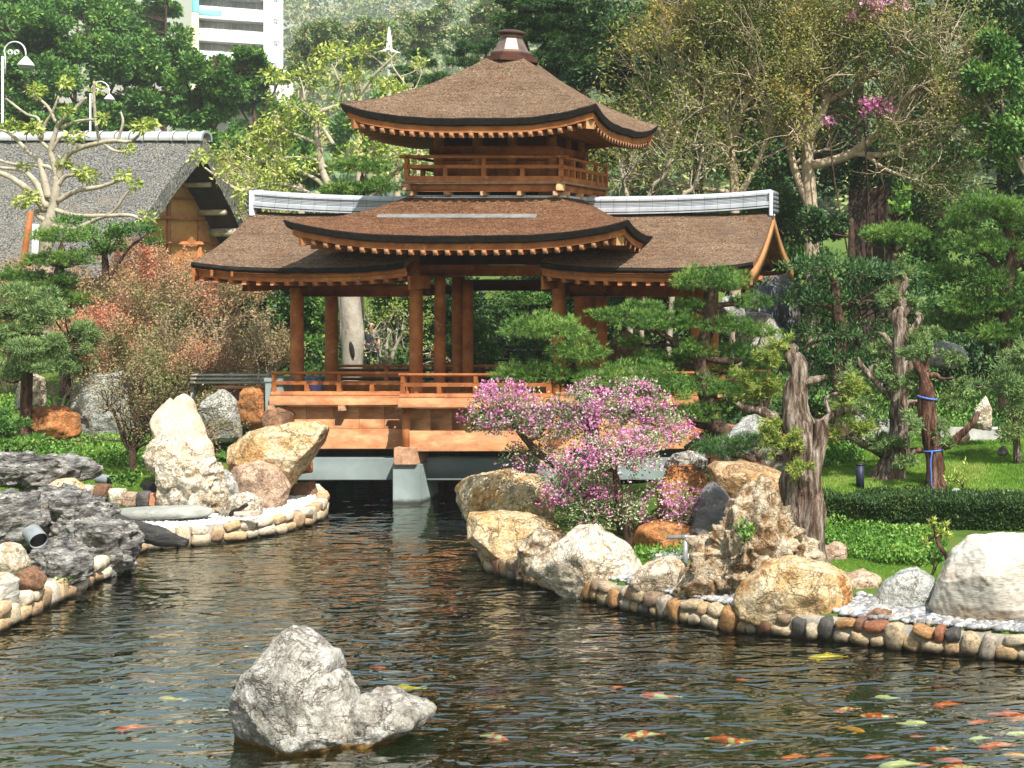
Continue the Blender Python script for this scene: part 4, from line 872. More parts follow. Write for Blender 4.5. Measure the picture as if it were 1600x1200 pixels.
# ------------------------------------------------------------------ kerb walls of round stones
def kerb(label, pts, h, n_rows, wmin, wmax, mat, seed, lo=0.0):
    pl = np.array(pts); seg = np.hypot(*np.diff(pl, axis=0).T); L = np.concatenate([[0], np.cumsum(seg)])
    def at(s): return np.array([np.interp(s, L, pl[:, 0]), np.interp(s, L, pl[:, 1])])
    root = thing('kerb_wall', (*at(L[-1]/2), 0), label, 'stone kerb')
    rng = np.random.default_rng(seed); N = int(L[-1]/.12)+2; ss = np.linspace(0, L[-1], N); c = np.array([at(s) for s in ss]); tg = unit(np.gradient(c, axis=0)); nr = np.stack([-tg[:, 1], tg[:, 0]], -1)
    # outward = towards the water
    mid = c[N//2]+nr[N//2]*.3
    if poly_sd(mid[:1], mid[1:], pond)[0] > 0: nr = -nr
    m = MB(); prof = [(.02, -.5), (.03, .0), (.015, h*.8), (-.06, h*.97), (-.40, h*.94), (-.42, .0)]
    rs = np.array([[(*(c[i]+nr[i]*o), z) for o, z in prof] for i in range(N)]); k = len(prof)
    rs[:, :, 2] += .02*vnoise(rs.reshape(-1, 3)*4, 2).reshape(N, k)
    j = np.arange(k-1); m.add(rs.reshape(-1, 3), np.vstack([np.stack([i*k+j, i*k+j+1, (i+1)*k+j+1, (i+1)*k+j], -1) for i in range(N-1)]))
    m.build('mortar', MORTAR, root)
    protos = []
    v, f = ico(3)
    for q in range(6):
        p = v*1.0; p = np.sign(p)*np.abs(p)**.58; p = p*(1+.13*fbm(v*1.1+q*7, 2, q)[:, None]+.03*fbm(v*3.5, 2, q+9)[:, None]); mm = MB().add(p*.5+ORG[root.name], f).build('stone_proto', mat, root); protos.append(mm)
    used = set(); tall = []
    for r in range(n_rows):
        s = rng.uniform(0, .1)
        while s < L[-1]-.08:
            hh = h/n_rows; w = rng.uniform(wmin, wmax); full = r == 0 and rng.random() < .30
            if r:
                hit = [b for a, b in tall if a < s+w*.6 and b > s+.02]
                if hit: s = max(hit); continue
                nxt = [a for a, b in tall if a > s and a < s+w]
                if nxt: w = max(.12, min(nxt)-s)
            if full: w = rng.uniform(.24, .36); hh = h*.92; tall.append((s, s+w))
            p = at(s+w/2); i = min(N-1, int((s+w/2)/L[-1]*(N-1))); t_, n_ = tg[i], nr[i]
            pi_ = rng.integers(0, 6); o = protos[pi_] if pi_ not in used else copy_part(protos[pi_], root); used.add(pi_); o.name = 'stone'
            hz = hh*rng.uniform(.82, 1.30); zc = hh*((0 if full else r)+.5)+.01+rng.uniform(-.02, .02)
            if r == n_rows-1: zc += .02
            loc = np.array([*(p+n_*(-.02+rng.uniform(-.02, .03))), zc+lo]); o.location = tuple(loc-ORG[root.name])
            o.rotation_euler = (rng.uniform(-.2, .2), rng.uniform(-.35, .35), math.atan2(t_[1], t_[0])+rng.uniform(-.15, .15)); o.scale = (w*1.03, .27, hz*1.08)
            s += w
    for q in range(6):
        if q not in used: bpy.data.objects.remove(protos[q])
    return root
kerb('kerb of rounded multicoloured stones along the right bank', np.vstack([[(4.0, 21.2)], wr, wb[:2]]), .36, 2, .15, .42, R_KERB, 1)
kerb('kerb of pale cream stones round the white gravel', wl[::-1], .40, 2, .26, .44, R_KERBP, 2)
kerb('low kerb of cream stones below the dark rocks', wf, .40, 2, .26, .46, R_KERBP, 3)
m = MB()
for k in range(26):      # rough stone wall of the far shore under the bridge
    pass
rw = thing('shore_wall', (-14.5, 41.3, 0), 'rough stone wall at the back of the water under the bridge', 'stone wall')
MB().bbox((-19.6, 41.2, -.6), (-9.6, 41.8, 1.5)).build('mortar', MORTAR, rw)
rr_ = np.random.default_rng(5); v, f = ico(2); first = None
for r in range(3):
    x = -19.5
    while x < -9.8:
        w = rr_.uniform(.35, .7); 
        if first is None: first = MB().add(np.sign(v)*np.abs(v)**.7*.5+ORG[rw.name], f).build('stone', R_KERB, rw); o = first
        else: o = copy_part(first, rw)
        o.location = tuple(np.array([x+w/2, 41.18, .2+r*.42])-ORG[rw.name]); o.scale = (w, .25, .42); x += w

# ------------------------------------------------------------------ pebbles and gravel (stuff)
def scatter_poly(poly_xy, n, rng):
    lo, hi = poly_xy.min(0), poly_xy.max(0); out = []
    while sum(len(a) for a in out) < n:
        q = rng.uniform(lo, hi, (n*2, 2)); out.append(q[poly_sd(q[:, 0], q[:, 1], poly_xy) < 0])
    return np.vstack(out)[:n]
def pebbles(name, poly_px, z, n, smin, smax, mat, sub, seed, lab, flat=.55):
    rng = np.random.default_rng(seed); pl = np.array([W(x, y, z)[:2] for x, y in poly_px]); q = scatter_poly(pl, n, rng); q = q[poly_sd(q[:, 0], q[:, 1], pond) > .16]; n = len(q); zz = ground_h(q[:, 0], q[:, 1])
    v, f = ico(sub); V = []; Fc = []; T = []
    s = rng.uniform(smin, smax, n); a = rng.uniform(0, 2*pi, n); e = rng.uniform(.65, 1, n); fl = rng.uniform(flat*.8, flat*1.2, n)
    x = v[None, :, 0]*s[:, None]; y = v[None, :, 1]*(s*e)[:, None]; zc = v[None, :, 2]*(s*fl)[:, None]
    ca, sa = np.cos(a)[:, None], np.sin(a)[:, None]
    px = x*ca-y*sa+q[:, :1]; py = x*sa+y*ca+q[:, 1:]; pz = zc+zz[:, None]+(s*fl*.35+rng.uniform(0, smax*.35, n))[:, None]
    Vv = np.stack([px, py, pz], -1).reshape(-1, 3); Ff = (f[None]+(np.arange(n)*len(v))[:, None, None]).reshape(-1, 3)
    o = MB().add(Vv, Ff, np.repeat(rng.random(n), len(f))).build(name, mat); tag(o, lab, 'pebbles', kind='stuff'); return o
pebbles('pebbles', [(1320,950),(1345,925),(1400,955),(1450,965),(1640,970),(1660,1015),(1440,1000),(1290,985)], .42, 2600, .03, .085, PEBBLE, 2, 1, 'grey river pebbles round the huge pale boulder')
pebbles('pebbles', [(900,930),(960,918),(1080,925),(1150,940),(1150,975),(1050,958),(980,945)], .42, 1500, .03, .075, PEBBLE, 2, 2, 'grey pebbles behind the kerb in front of the root stone')
pebbles('pebbles', [(1010,855),(1040,842),(1085,848),(1090,870),(1030,876)], .45, 300, .05, .11, PEBBLE, 2, 3, 'white round pebbles behind the metal pipe')
pebbles('gravel', [(160,818),(200,806),(330,802),(400,800),(440,775),(490,768),(500,795),(470,815),(370,836),(290,845),(200,850)], .40, 9000, .015, .04, GRAVELW, 1, 4, 'bright white gravel inside the cream kerb')

def pebble_band(n, d0, d1, s0, s1, seed, lab):
    rng = np.random.default_rng(seed); pl = np.vstack([[(4.0, 21.2)], wr[:8]]); L = np.concatenate([[0], np.cumsum(np.hypot(*np.diff(pl, axis=0).T))]); s = rng.uniform(0, L[-1], n); tg = unit(np.diff(pl, axis=0)); k = np.clip(np.searchsorted(L, s)-1, 0, len(tg)-1)
    q = np.stack([np.interp(s, L, pl[:, 0]), np.interp(s, L, pl[:, 1])], -1); nr = np.stack([tg[k, 1], -tg[k, 0]], -1); nr = np.where((nr[:, 1] < 0)[:, None], -nr, nr); q = q+nr*rng.uniform(d0, d1, n)[:, None]
    q = q[poly_sd(q[:, 0], q[:, 1], pond) > .2]; n = len(q); zz = ground_h(q[:, 0], q[:, 1]); v, f = ico(2); sz = rng.uniform(s0, s1, n); a = rng.uniform(0, 2*pi, n); e = rng.uniform(.6, 1, n); fl = rng.uniform(.42, .62, n)
    x = v[None, :, 0]*sz[:, None]; y = v[None, :, 1]*(sz*e)[:, None]; ca, sa = np.cos(a)[:, None], np.sin(a)[:, None]
    V = np.stack([x*ca-y*sa+q[:, :1], x*sa+y*ca+q[:, 1:], v[None, :, 2]*(sz*fl)[:, None]+(zz+sz*fl*.4+rng.uniform(0, s1*.3, n))[:, None]], -1).reshape(-1, 3)
    tag(MB().add(V, (f[None]+(np.arange(n)*len(v))[:, None, None]).reshape(-1, 3), np.repeat(rng.random(n), len(f))).build('pebbles', PEBBLE), lab, 'pebbles', kind='stuff')
pebble_band(3600, .22, 1.0, .03, .085, 9, 'grey pebbles filling the strip behind the right kerb')
# ------------------------------------------------------------------ plants: helpers
BARK_D = surf('dark_pine_bark', [(.3, (.035, .022, .015)), (.55, (.085, .055, .038)), (.8, (.17, .12, .085))], 6, .95, 22, 1.0, .03, (1, 1, .4), spec=.1, rnd=True)
BARK_J = surf('furrowed_juniper_bark', [(.34, (.03, .019, .014)), (.46, (.14, .095, .07)), (.56, (.31, .25, .20)), (.7, (.58, .51, .45))], 7.5, .95, 13, 1.0, .12, (1.6, 1.6, .26), spec=.1, stain=[(1.4, .56, .7, (.24, .095, .05))])
BARK_R = surf('red_brown_bark', [(.34, (.025, .012, .009)), (.5, (.115, .055, .037)), (.7, (.32, .21, .16))], 8, .95, 13, 1.0, .10, (1.5, 1.5, .26), spec=.1)
BARK_P = surf('pale_smooth_bark', [(.3, (.22, .18, .13)), (.5, (.40, .35, .27)), (.75, (.56, .51, .42))], 3, .85, 24, .6, .02, (1, 1, .7), stain=[(2.2, .6, .75, (.15, .12, .08))], rnd=True)
BARK_T = surf('tan_twig_bark', [(.3, (.30, .22, .145)), (.7, (.58, .48, .36))], 5, .9, 20, .4, .01)
BARK_O = surf('old_grey_palm_trunk', [(.3, (.20, .17, .13)), (.5, (.40, .36, .29)), (.75, (.56, .52, .44))], 2.5, .95, 20, 1.0, .03, (1, 1, .5), stain=[(1.2, .58, .66, (.12, .09, .06))])
DEADW = surf('bleached_dead_wood', [(.3, (.20, .14, .10)), (.55, (.48, .40, .32)), (.8, (.66, .58, .50))], 6, .9, 24, .8, .02, (1, 1, .5))
LOGM = surf('charred_driftwood', [(.3, (.012, .012, .012)), (.6, (.06, .058, .055)), (.85, (.20, .19, .18))], 7, .95, 18, 1.0, .05, (.3, 1, 1))
L_PINE = leafmat('pine_needles', [(0, (.04, .105, .02)), (.5, (.095, .21, .035)), (.85, (.19, .32, .055)), (1, (.30, .42, .09))], .22)
L_PINED = leafmat('dark_pine_needles', [(0, (.022, .06, .02)), (.5, (.048, .12, .032)), (1, (.11, .21, .05))], .2)
L_LUSH = leafmat('bright_podocarpus_leaves', [(0, (.035, .10, .018)), (.5, (.08, .19, .03)), (.85, (.15, .28, .045)), (1, (.26, .36, .08))], .28)
L_BROAD = leafmat('evergreen_leaves', [(0, (.03, .09, .02)), (.5, (.085, .20, .038)), (.8, (.15, .30, .055)), (1, (.28, .40, .08))], .25)
L_BROADD = leafmat('dark_evergreen_leaves', [(0, (.015, .042, .014)), (.5, (.036, .09, .024)), (.85, (.075, .16, .038)), (1, (.16, .24, .055))], .22)
L_YEL = leafmat('yellow_green_leaves', [(0, (.18, .26, .04)), (.5, (.36, .45, .08)), (.85, (.52, .57, .15)), (1, (.60, .58, .22))], .35)
L_OLIVE = leafmat('olive_brown_leaves', [(0, (.08, .12, .02)), (.4, (.18, .21, .04)), (.7, (.32, .29, .075)), (1, (.44, .26, .07))], .3)
L_RED = leafmat('russet_shrub_leaves', [(0, (.10, .16, .035)), (.25, (.20, .20, .07)), (.45, (.38, .24, .13)), (.72, (.50, .28, .17)), (.9, (.50, .19, .10)), (1, (.54, .12, .06))], .3)
L_DRY = leafmat('dry_pale_leaves', [(0, (.13, .16, .045)), (.5, (.30, .22, .11)), (1, (.46, .33, .20))], .3)
L_JUN = leafmat('juniper_sprays', [(0, (.08, .15, .05)), (.5, (.17, .27, .09)), (.85, (.28, .38, .13)), (1, (.40, .46, .19))], .25)
L_JUNY = leafmat('yellowish_juniper_sprays', [(0, (.12, .18, .03)), (.5, (.24, .33, .06)), (.85, (.38, .43, .10)), (1, (.52, .36, .10))], .3)
L_VARI = leafmat('variegated_leaves', [(0, (.05, .11, .03)), (.4, (.12, .20, .06)), (.6, (.42, .46, .26)), (1, (.62, .62, .42))], .28)
L_PINK = leafmat('magenta_bracts', [(0, (.46, .08, .28)), (.35, (.62, .20, .43)), (.7, (.74, .37, .58)), (1, (.82, .60, .70))], .35, .6, .2)
L_HEDGE = leafmat('clipped_hedge_leaves', [(0, (.018, .045, .014)), (.5, (.045, .10, .025)), (.85, (.09, .16, .04)), (1, (.2, .19, .05))], .22)
L_GRASS = leafmat('grass_blades', [(0, (.08, .17, .018)), (.5, (.15, .31, .03)), (.85, (.25, .42, .055)), (1, (.40, .42, .13))], .35)
L_COVER = leafmat('clover_leaves', [(0, (.05, .13, .02)), (.5, (.10, .24, .03)), (.85, (.18, .34, .05)), (1, (.30, .40, .10))], .3)
L_HILL = leafmat('hillside_leaves', [(0, (.08, .14, .06)), (.35, (.15, .25, .09)), (.6, (.26, .34, .12)), (.8, (.40, .38, .17)), (1, (.56, .44, .24))], .2)  # pale tones put part of the distance haze into the leaf colour
L_FERN = leafmat('young_leaves', [(0, (.04, .12, .02)), (.5, (.10, .24, .03)), (1, (.20, .36, .06))], .3)

def add_leaves(mb, p, out, L, w, rng, rnd=.8, up=.3, tint=None, droop=0.0):
    n = len(p); d = unit(out+rdirs(n, rng)*rnd+np.array([0, 0, up])); s = unit(np.cross(d, rdirs(n, rng)+1e-3))
    L = L*rng.uniform(.65, 1.25, n)[:, None]; w = w*rng.uniform(.7, 1.2, n)[:, None]; nn = np.cross(d, s)
    v = np.stack([p, p+d*L*.45+s*w*.5, p+d*L-nn*L*.12, p+d*L*.45-s*w*.5], 1).reshape(-1, 3)
    f = np.arange(4*n).reshape(-1, 4); mb.add(v, f, rng.random(n) if tint is None else tint)
def add_needles(mb, p, out, L, w, m, rng, spread=.75, up=.4, tint=None):
    n = len(p); o = np.repeat(unit(out+np.array([0, 0, up])), m, 0); q = np.repeat(p, m, 0)
    d = unit(o+rdirs(n*m, rng)*spread); s = unit(np.cross(d, rdirs(n*m, rng)+1e-3))
    L = L*rng.uniform(.7, 1.2, n*m)[:, None]
    v = np.stack([q-s*w*.5, q+s*w*.5, q+d*L], 1).reshape(-1, 3)
    t = np.repeat(rng.random(n) if tint is None else tint, m)+rng.uniform(-.15, .15, n*m)
    mb.add(v, np.arange(3*n*m).reshape(-1, 3), np.clip(t, 0, 1))
def ell_pts(pads, n, rng, flat=1.0, shell=.45, lump=.22, gap=None, seed=0):
    """points in ellipsoids, mostly near the surface, with lumpy outlines; gap thins them by a 3-D noise"""
    c = np.array([a for a, _ in pads]); r = np.array([b for _, b in pads]); w = (r.prod(1))**(2/3); w = w/w.sum()
    k = rng.choice(len(pads), n, p=w); d = rdirs(n, rng); rr = 1-shell*rng.random(n)**1.6
    rr = rr*(1+lump*fbm(d*2.2+k[:, None]*3.1, 2, seed)); dd = d.copy(); dd[:, 2] = np.where(dd[:, 2] < 0, dd[:, 2]*flat, dd[:, 2])
    p = c[k]+dd*r[k]*rr[:, None]; out = unit(d/np.maximum(r[k], 1e-6)*r[k].mean(1, keepdims=True)); tn = np.clip(.5+.35*vnoise(p*1.7, seed+2)+rng.normal(0, .2, n), 0, 1)
    if gap:
        keep = fbm(p*gap[0], 2, seed+7) > gap[1]; p, out, tn = p[keep], out[keep], tn[keep]
    return p, out, tn
def pxpads(lst, Y, depth=.8):
    o = []
    for e in lst:
        px, py, rx, ry = e[:4]; dy = e[4] if len(e) > 4 else 0
        o.append((P(px, py, Y+dy), np.array([rx*S(Y), rx*S(Y)*depth, ry*S(Y)])))
    return o
def clumps(c, r, k, rng, fr=(.3, .45), low=-.6):
    o = []
    for _ in range(k):
        d = rdirs(1, rng)[0]; d[2] = max(d[2], low*rng.random()); q = rng.uniform(.45, .85); s = rng.uniform(*fr)
        o.append((np.array(c)+d*np.array(r)*q, np.array(r)*s*np.array([1, 1, .8])))
    return o
def pxline(pts, Y, k=5, jit=0, rng=None):
    """[(px,py,radius px[,dy])] -> smooth 3-D points and radii"""
    a = np.array([[*P(e[0], e[1], Y+(e[3] if len(e) > 3 else 0)), e[2]*S(Y)] for e in pts], float)
    a = smoothline(a, k)
    if jit: a[1:-1, :3] += (rng or RNG).normal(0, jit, (len(a)-2, 3))
    return a[:, :3], np.maximum(a[:, 3], .002)
def limbs(mb, lst, Y, n=8, gnarl=.0, k=5, seed=0, jit=0, gscale=4.0):
    nodes = []
    for q, pts in enumerate(lst):
        p, r = pxline(pts, Y, k, jit); tube(mb, p, r, n, gnarl, seed+q, gscale=gscale); nodes.append((p, r))
    return nodes
def grow(mb, p, d, L, r, lvl, rng, spread=.7, up=.15, kids=(2, 4), shrink=.66, tips=None, wob=.22, sides=5, segs=4):
    pts = [np.array(p, float)]; dd = unit(np.array(d, float))
    for i in range(segs):
        dd = unit(dd+rng.normal(0, wob, 3)+np.array([0, 0, up*.3])); pts.append(pts[-1]+dd*L/segs)
    pts = np.array(pts); rad = np.linspace(r, r*(.5 if lvl else .25), len(pts)); tube(mb, pts, rad, max(3, sides), cap=False)
    if lvl == 0:
        if tips is not None: tips += [(pts[-1], dd), (pts[-2], dd), (pts[len(pts)//2], dd)]
        return
    for _ in range(rng.integers(kids[0], kids[1]+1)):
        t = rng.uniform(.35, 1); i = min(int(t*segs), segs-1); q = pts[i]+(pts[i+1]-pts[i])*(t*segs-i)
        nd = unit(dd+rdirs(1, rng)[0]*spread+np.array([0, 0, up])); grow(mb, q, nd, L*shrink*rng.uniform(.75, 1.2), r*.55, lvl-1, rng, spread, up, kids, shrink, tips, wob, sides-1, segs)

def cloud_pine(name, label, Y, pads, trunk, leaf=L_PINE, bark=BARK_D, L=.12, w=.014, dens=260, m=9, seed=0, cat='tree', kind='needle', gnarl=.12, flat=.30, group=None, depth=.8, base=None, up=.45, spread=.75, extra=None):
    rng = np.random.default_rng(seed+1000); P_ = pxpads(pads, Y, depth)
    b = P(trunk[0][0][0], trunk[0][0][1], Y+(trunk[0][0][3] if len(trunk[0][0]) > 3 else 0)); root = thing(name, b, label, cat, group)
    mb = MB(); nd = limbs(mb, trunk, Y, 9, gnarl, 6, seed); allp = np.vstack([a for a, _ in nd]); allr = np.concatenate([r for _, r in nd])
    for c, r in P_:
        e = c-[0, 0, r[2]*.25]; dist = np.linalg.norm(allp-e, axis=1)+np.maximum(0, allp[:, 2]-e[2])*1.5; i = dist.argmin(); s = allp[i]
        mid = (s+e)/2+rng.normal(0, .06, 3)*np.linalg.norm(e-s); r0 = min(allr[i]*.7, .10); a = smoothline(np.vstack([s, mid, e]), 5)
        tube(mb, a, np.linspace(max(r0, .02), .015, len(a)), 6, .1, seed)
        for _ in range(int(6+r[0]*8)):          # fine wood fanning out under the pad
            q = e+np.array([rng.uniform(-.7, .7)*r[0], rng.uniform(-.7, .7)*r[1], rng.uniform(0, .5)*r[2]]); tube(mb, np.vstack([e-[0, 0, .02], (e+q)/2-[0, 0, .03], q]), [.014, .010, .005], 4, cap=False)
    mb.build('trunk', bark, root)
    for j, (c, r) in enumerate(P_):
        n = int(dens*(pi*r[0]*r[1]*1.5+pi*r[0]*r[2])); sub = [(c, r)]
        for _ in range(int(5+r[0]*7)):          # lobes break up the pad's outline
            a = rng.uniform(0, 2*pi); q = rng.uniform(.45, .95); sub.append((c+np.array([cos(a)*r[0]*q, sin(a)*r[1]*q, rng.uniform(-.15, .35)*r[2]]), r*rng.uniform(.25, .42)))
        p, o, t = ell_pts(sub, n, rng, flat, .5, .25, (1/max(r[0], .3)*2.2, -.42), seed+j)
        mb = MB()
        if kind == 'needle': add_needles(mb, p, o, L, w, m, rng, spread, up, t)
        else: add_leaves(mb, p, o, L, w, rng, .8, up, t)
        mb.build('foliage', leaf, root, smooth=False)
    return root
def leafy(name, label, Y, crowns, trunk, leaf, bark, n, L, w, seed=0, cat='tree', k=26, fr=(.28, .42), gap=(1.0, -.25), group=None, up=.3, depth=.9, n_side=7, extra_twigs=0, gnarl=.08, low=-.7, shell=.55):
    """crown built from many clumps of single leaves on a limbed trunk; crowns are photo-pixel ellipses"""
    rng = np.random.default_rng(seed+500); b = P(trunk[0][0][0], trunk[0][0][1], Y); root = thing(name, b, label, cat, group)
    C = pxpads(crowns, Y, depth); sub = []
    for c, r in C: sub += clumps(c, r, max(4, int(k/len(C))), rng, fr, low)
    mb = MB(); nd = limbs(mb, trunk, Y, n_side, gnarl, 5, seed); allp = np.vstack([a for a, _ in nd])
    for c, r in sub[::2]:
        i = (np.linalg.norm(allp-c, axis=1)+np.maximum(0, allp[:, 2]-c[2])*2).argmin(); s = allp[i]; mid = (s+c)/2+rng.normal(0, .08, 3)*np.linalg.norm(c-s)
        a = smoothline(np.vstack([s, mid, c]), 4); tube(mb, a, np.linspace(.012*np.linalg.norm(c-s)+.02, .012, len(a)), 5, cap=False)
    mb.build('trunk', bark, root)
    p, o, t = ell_pts(sub, n, rng, 1.0, shell, .25, gap, seed)
    mb = MB(); add_leaves(mb, p, o, L, w, rng, .9, up, t); mb.build('crown', leaf, root, smooth=False)
    return root
# ------------------------------------------------------------------ plants: right bank
def gp(px, Y, sink=3):
    z = G(px, Y)[2]; return YH+(HC-z)*F/Y+sink
def sprays(root, spots, Y, leaf, n_each, L, w, m, seed, name='needle_spray', spread=.9, up=.1, rx=1.0):
    """loose feathery sprays: spots are (px,py,r px[,dy])"""
    rng = np.random.default_rng(seed); n_each = int(n_each*3.6); L = L*1.2; w = w*1.9
    for j, e in enumerate(spots):
        c = P(e[0], e[1], Y+(e[3] if len(e) > 3 else rng.uniform(-.3, .3))); r = e[2]*S(Y)*1.35; mb = MB()
        for _ in range(7):
            d = unit(rng.normal(size=3)*[1, .8, .6]+[0, 0, .25]); l = r*rng.uniform(.8, 1.5); q = np.linspace(0, 1, int(n_each/7))[:, None]
            pts = c-d*l*.4+d*l*q+np.array([0, 0, -1])*(q**2)*l*.25*rng.uniform(-.6, 1.2); pts = pts+rng.normal(0, r*.10, pts.shape)
            t = np.clip(rng.normal(.5, .25, len(pts)), 0, 1); add_needles(mb, pts, np.tile(d, (len(pts), 1)), L, w, m, rng, spread, up, t)
            tube(mb, np.vstack([c-d*l*.5, c, c+d*l*.5]), [.008, .006, .003], 4, cap=False)
        mb.build(name, leaf, root, smooth=False)

# old twisted juniper right beside the tan boulder
Y = 26.6
jt = thing('old_juniper', P(1255, 878, Y), 'thick gnarled old trunk with bare sawn limbs beside the tan boulder', 'tree')
mb = MB()
limbs(mb, [[(1254, 905, 46), (1252, 870, 37), (1250, 820, 31), (1250, 770, 29), (1252, 720, 27), (1250, 680, 26), (1242, 645, 22), (1244, 610, 18), (1248, 575, 15), (1236, 552, 11), (1245, 540, 5)],
           [(1268, 890, 22, -.25), (1270, 850, 16, -.3), (1274, 800, 15, -.25), (1270, 750, 11, -.2), (1278, 710, 10, -.15), (1283, 675, 11, -.1), (1282, 655, 8, -.1)],
           [(1246, 692, 14), (1225, 665, 11), (1205, 652, 9), (1185, 640, 8), (1165, 638, 6), (1152, 630, 4)], [(1192, 643, 5), (1190, 628, 4), (1186, 622, 2)],
           [(1246, 720, 12), (1222, 690, 8), (1200, 688, 6), (1180, 695, 4)], [(1213, 690, 5), (1211, 678, 4), (1212, 670, 2)],
           [(1278, 665, 7), (1300, 650, 6), (1322, 640, 4), (1345, 648, 3)], [(1252, 600, 8), (1272, 594, 6), (1292, 590, 4)], [(1250, 700, 10), (1225, 716, 5), (1200, 712, 4), (1182, 720, 2)],
           [(1300, 650, 4), (1290, 625, 3), (1308, 615, 3), (1318, 622, 2)]], Y, 22, .17, 7, seed=3, gscale=5)
mb.build('trunk', BARK_J, jt)
sprays(jt, [(1240, 690, 26, -.5), (1246, 730, 22, -.5), (1205, 560, 26), (1222, 540, 20), (1200, 605, 26), (1175, 615, 24), (1318, 640, 24), (1335, 605, 26), (1345, 670, 22), (1296, 680, 20), (1215, 690, 24, -.3), (1205, 665, 20, -.3), (1165, 590, 22)], Y, L_JUNY, 90, .085, .009, 6, 11)
# second juniper with a twisted deadwood top
Y = 33.2
j2 = thing('old_juniper', P(1395, gp(1395, Y), Y), 'short flared juniper with a pale twisted top behind the dark bollard', 'tree')
mb = MB()
limbs(mb, [[(1388, gp(1388, Y, 8), 34), (1392, 735, 24), (1402, 705, 18), (1405, 670, 14), (1404, 630, 14), (1410, 590, 14), (1410, 550, 14), (1408, 515, 13), (1404, 495, 12), (1414, 480, 9), (1405, 465, 7), (1412, 448, 6), (1416, 438, 4), (1408, 428, 2)],
           [(1404, 500, 9), (1392, 495, 6), (1388, 485, 4), (1375, 486, 2)], [(1412, 525, 8), (1430, 510, 6), (1438, 495, 5), (1428, 488, 3)], [(1406, 552, 7), (1390, 535, 5), (1382, 524, 4), (1372, 520, 2)],
           [(1404, 620, 9), (1380, 605, 7), (1358, 585, 5), (1346, 572, 4), (1340, 558, 2)], [(1362, 590, 4), (1362, 575, 3), (1374, 566, 2)], [(1396, 715, 12), (1370, 702, 8), (1345, 692, 6), (1330, 684, 4), (1308, 686, 2)], [(1345, 692, 4), (1330, 672, 3)],
           [(1408, 720, 9), (1425, 706, 6), (1448, 703, 3)], [(1404, 640, 7), (1420, 630, 5), (1440, 628, 3)], [(1402, 680, 6), (1390, 686, 5), (1376, 675, 3)], [(1411, 672, 6), (1422, 668, 4), (1434, 672, 3)]], Y, 14, .18, 6, seed=14, gscale=5)
mb.build('trunk', BARK_J, j2)
sprays(j2, [(1430, 535, 22), (1450, 520, 20), (1370, 545, 22), (1385, 460, 18), (1345, 630, 26), (1325, 650, 26), (1360, 660, 26), (1400, 600, 22), (1420, 650, 22), (1370, 690, 22), (1410, 425, 24), (1440, 590, 22), (1330, 590, 24), (1345, 610, 22), (1318, 625, 22), (1425, 470, 18), (1388, 575, 20), (1400, 690, 20, -.4)], Y, L_JUN, 90, .10, .011, 6, 12)
# third juniper with blue rope
Y = 32.0
j3 = thing('old_juniper', P(1460, gp(1460, Y), Y), 'red brown juniper stump trunk tied with bright blue rope', 'tree')
mb = MB()
limbs(mb, [[(1463, gp(1463, Y, 6), 21), (1461, 745, 15), (1460, 710, 14), (1452, 670, 14), (1449, 640, 14), (1448, 612, 13), (1444, 590, 9), (1436, 575, 8), (1430, 562, 6)], [(1447, 605, 8), (1447, 590, 6), (1462, 586, 5), (1472, 592, 3), (1490, 590, 2)], [(1464, 700, 8), (1485, 692, 7), (1505, 675, 6), (1520, 660, 5), (1530, 643, 3)],
           [(1446, 580, 5), (1450, 560, 3), (1462, 548, 3)], [(1452, 640, 6), (1436, 632, 4), (1420, 630, 2)]], Y, 14, .15, 6, seed=23, gscale=5)
mb.build('trunk', BARK_R, j3)
sprays(j3, [(1425, 550, 20), (1445, 545, 16), (1470, 660, 22), (1490, 630, 22), (1500, 600, 20), (1430, 660, 22), (1410, 720, 20), (1478, 690, 20), (1490, 560, 20), (1420, 590, 20)], Y, L_JUN, 80, .095, .010, 6, 13)
ROPE = surf('blue_nylon_rope', [(.3, (.05, .12, .48)), (.7, (.10, .22, .65))], 20, .6, 60, .4, .004)
def ring(c, r, th, tilt, name, label, tail=None):
    a = np.linspace(0, 2*pi, 25); p = np.stack([c[0]+r*np.cos(a), c[1]+r*np.sin(a), c[2]+tilt*np.cos(a)], -1); mb = MB(); tube(mb, p, th, 7, cap=False)
    if tail is not None: tube(mb, smoothline(tail, 5), th*.9, 6)
    tag(mb.build(name, ROPE), label, 'rope')
ring(P(1449, 621, Y), 15*S(Y), .022, -.045, 'blue_rope', 'plain ring of blue rope tied high on the red brown trunk')
c = P(1459, 703, Y); ring(c, 16*S(Y), .02, .02, 'blue_rope', 'lower blue rope with a loose end hanging down the red brown trunk', np.array([c+[-.02, -.28, 0], c+[-.05, -.30, -.25], c+[-.04, -.30, -.5], c+[-.03, -.31, -.8]]))

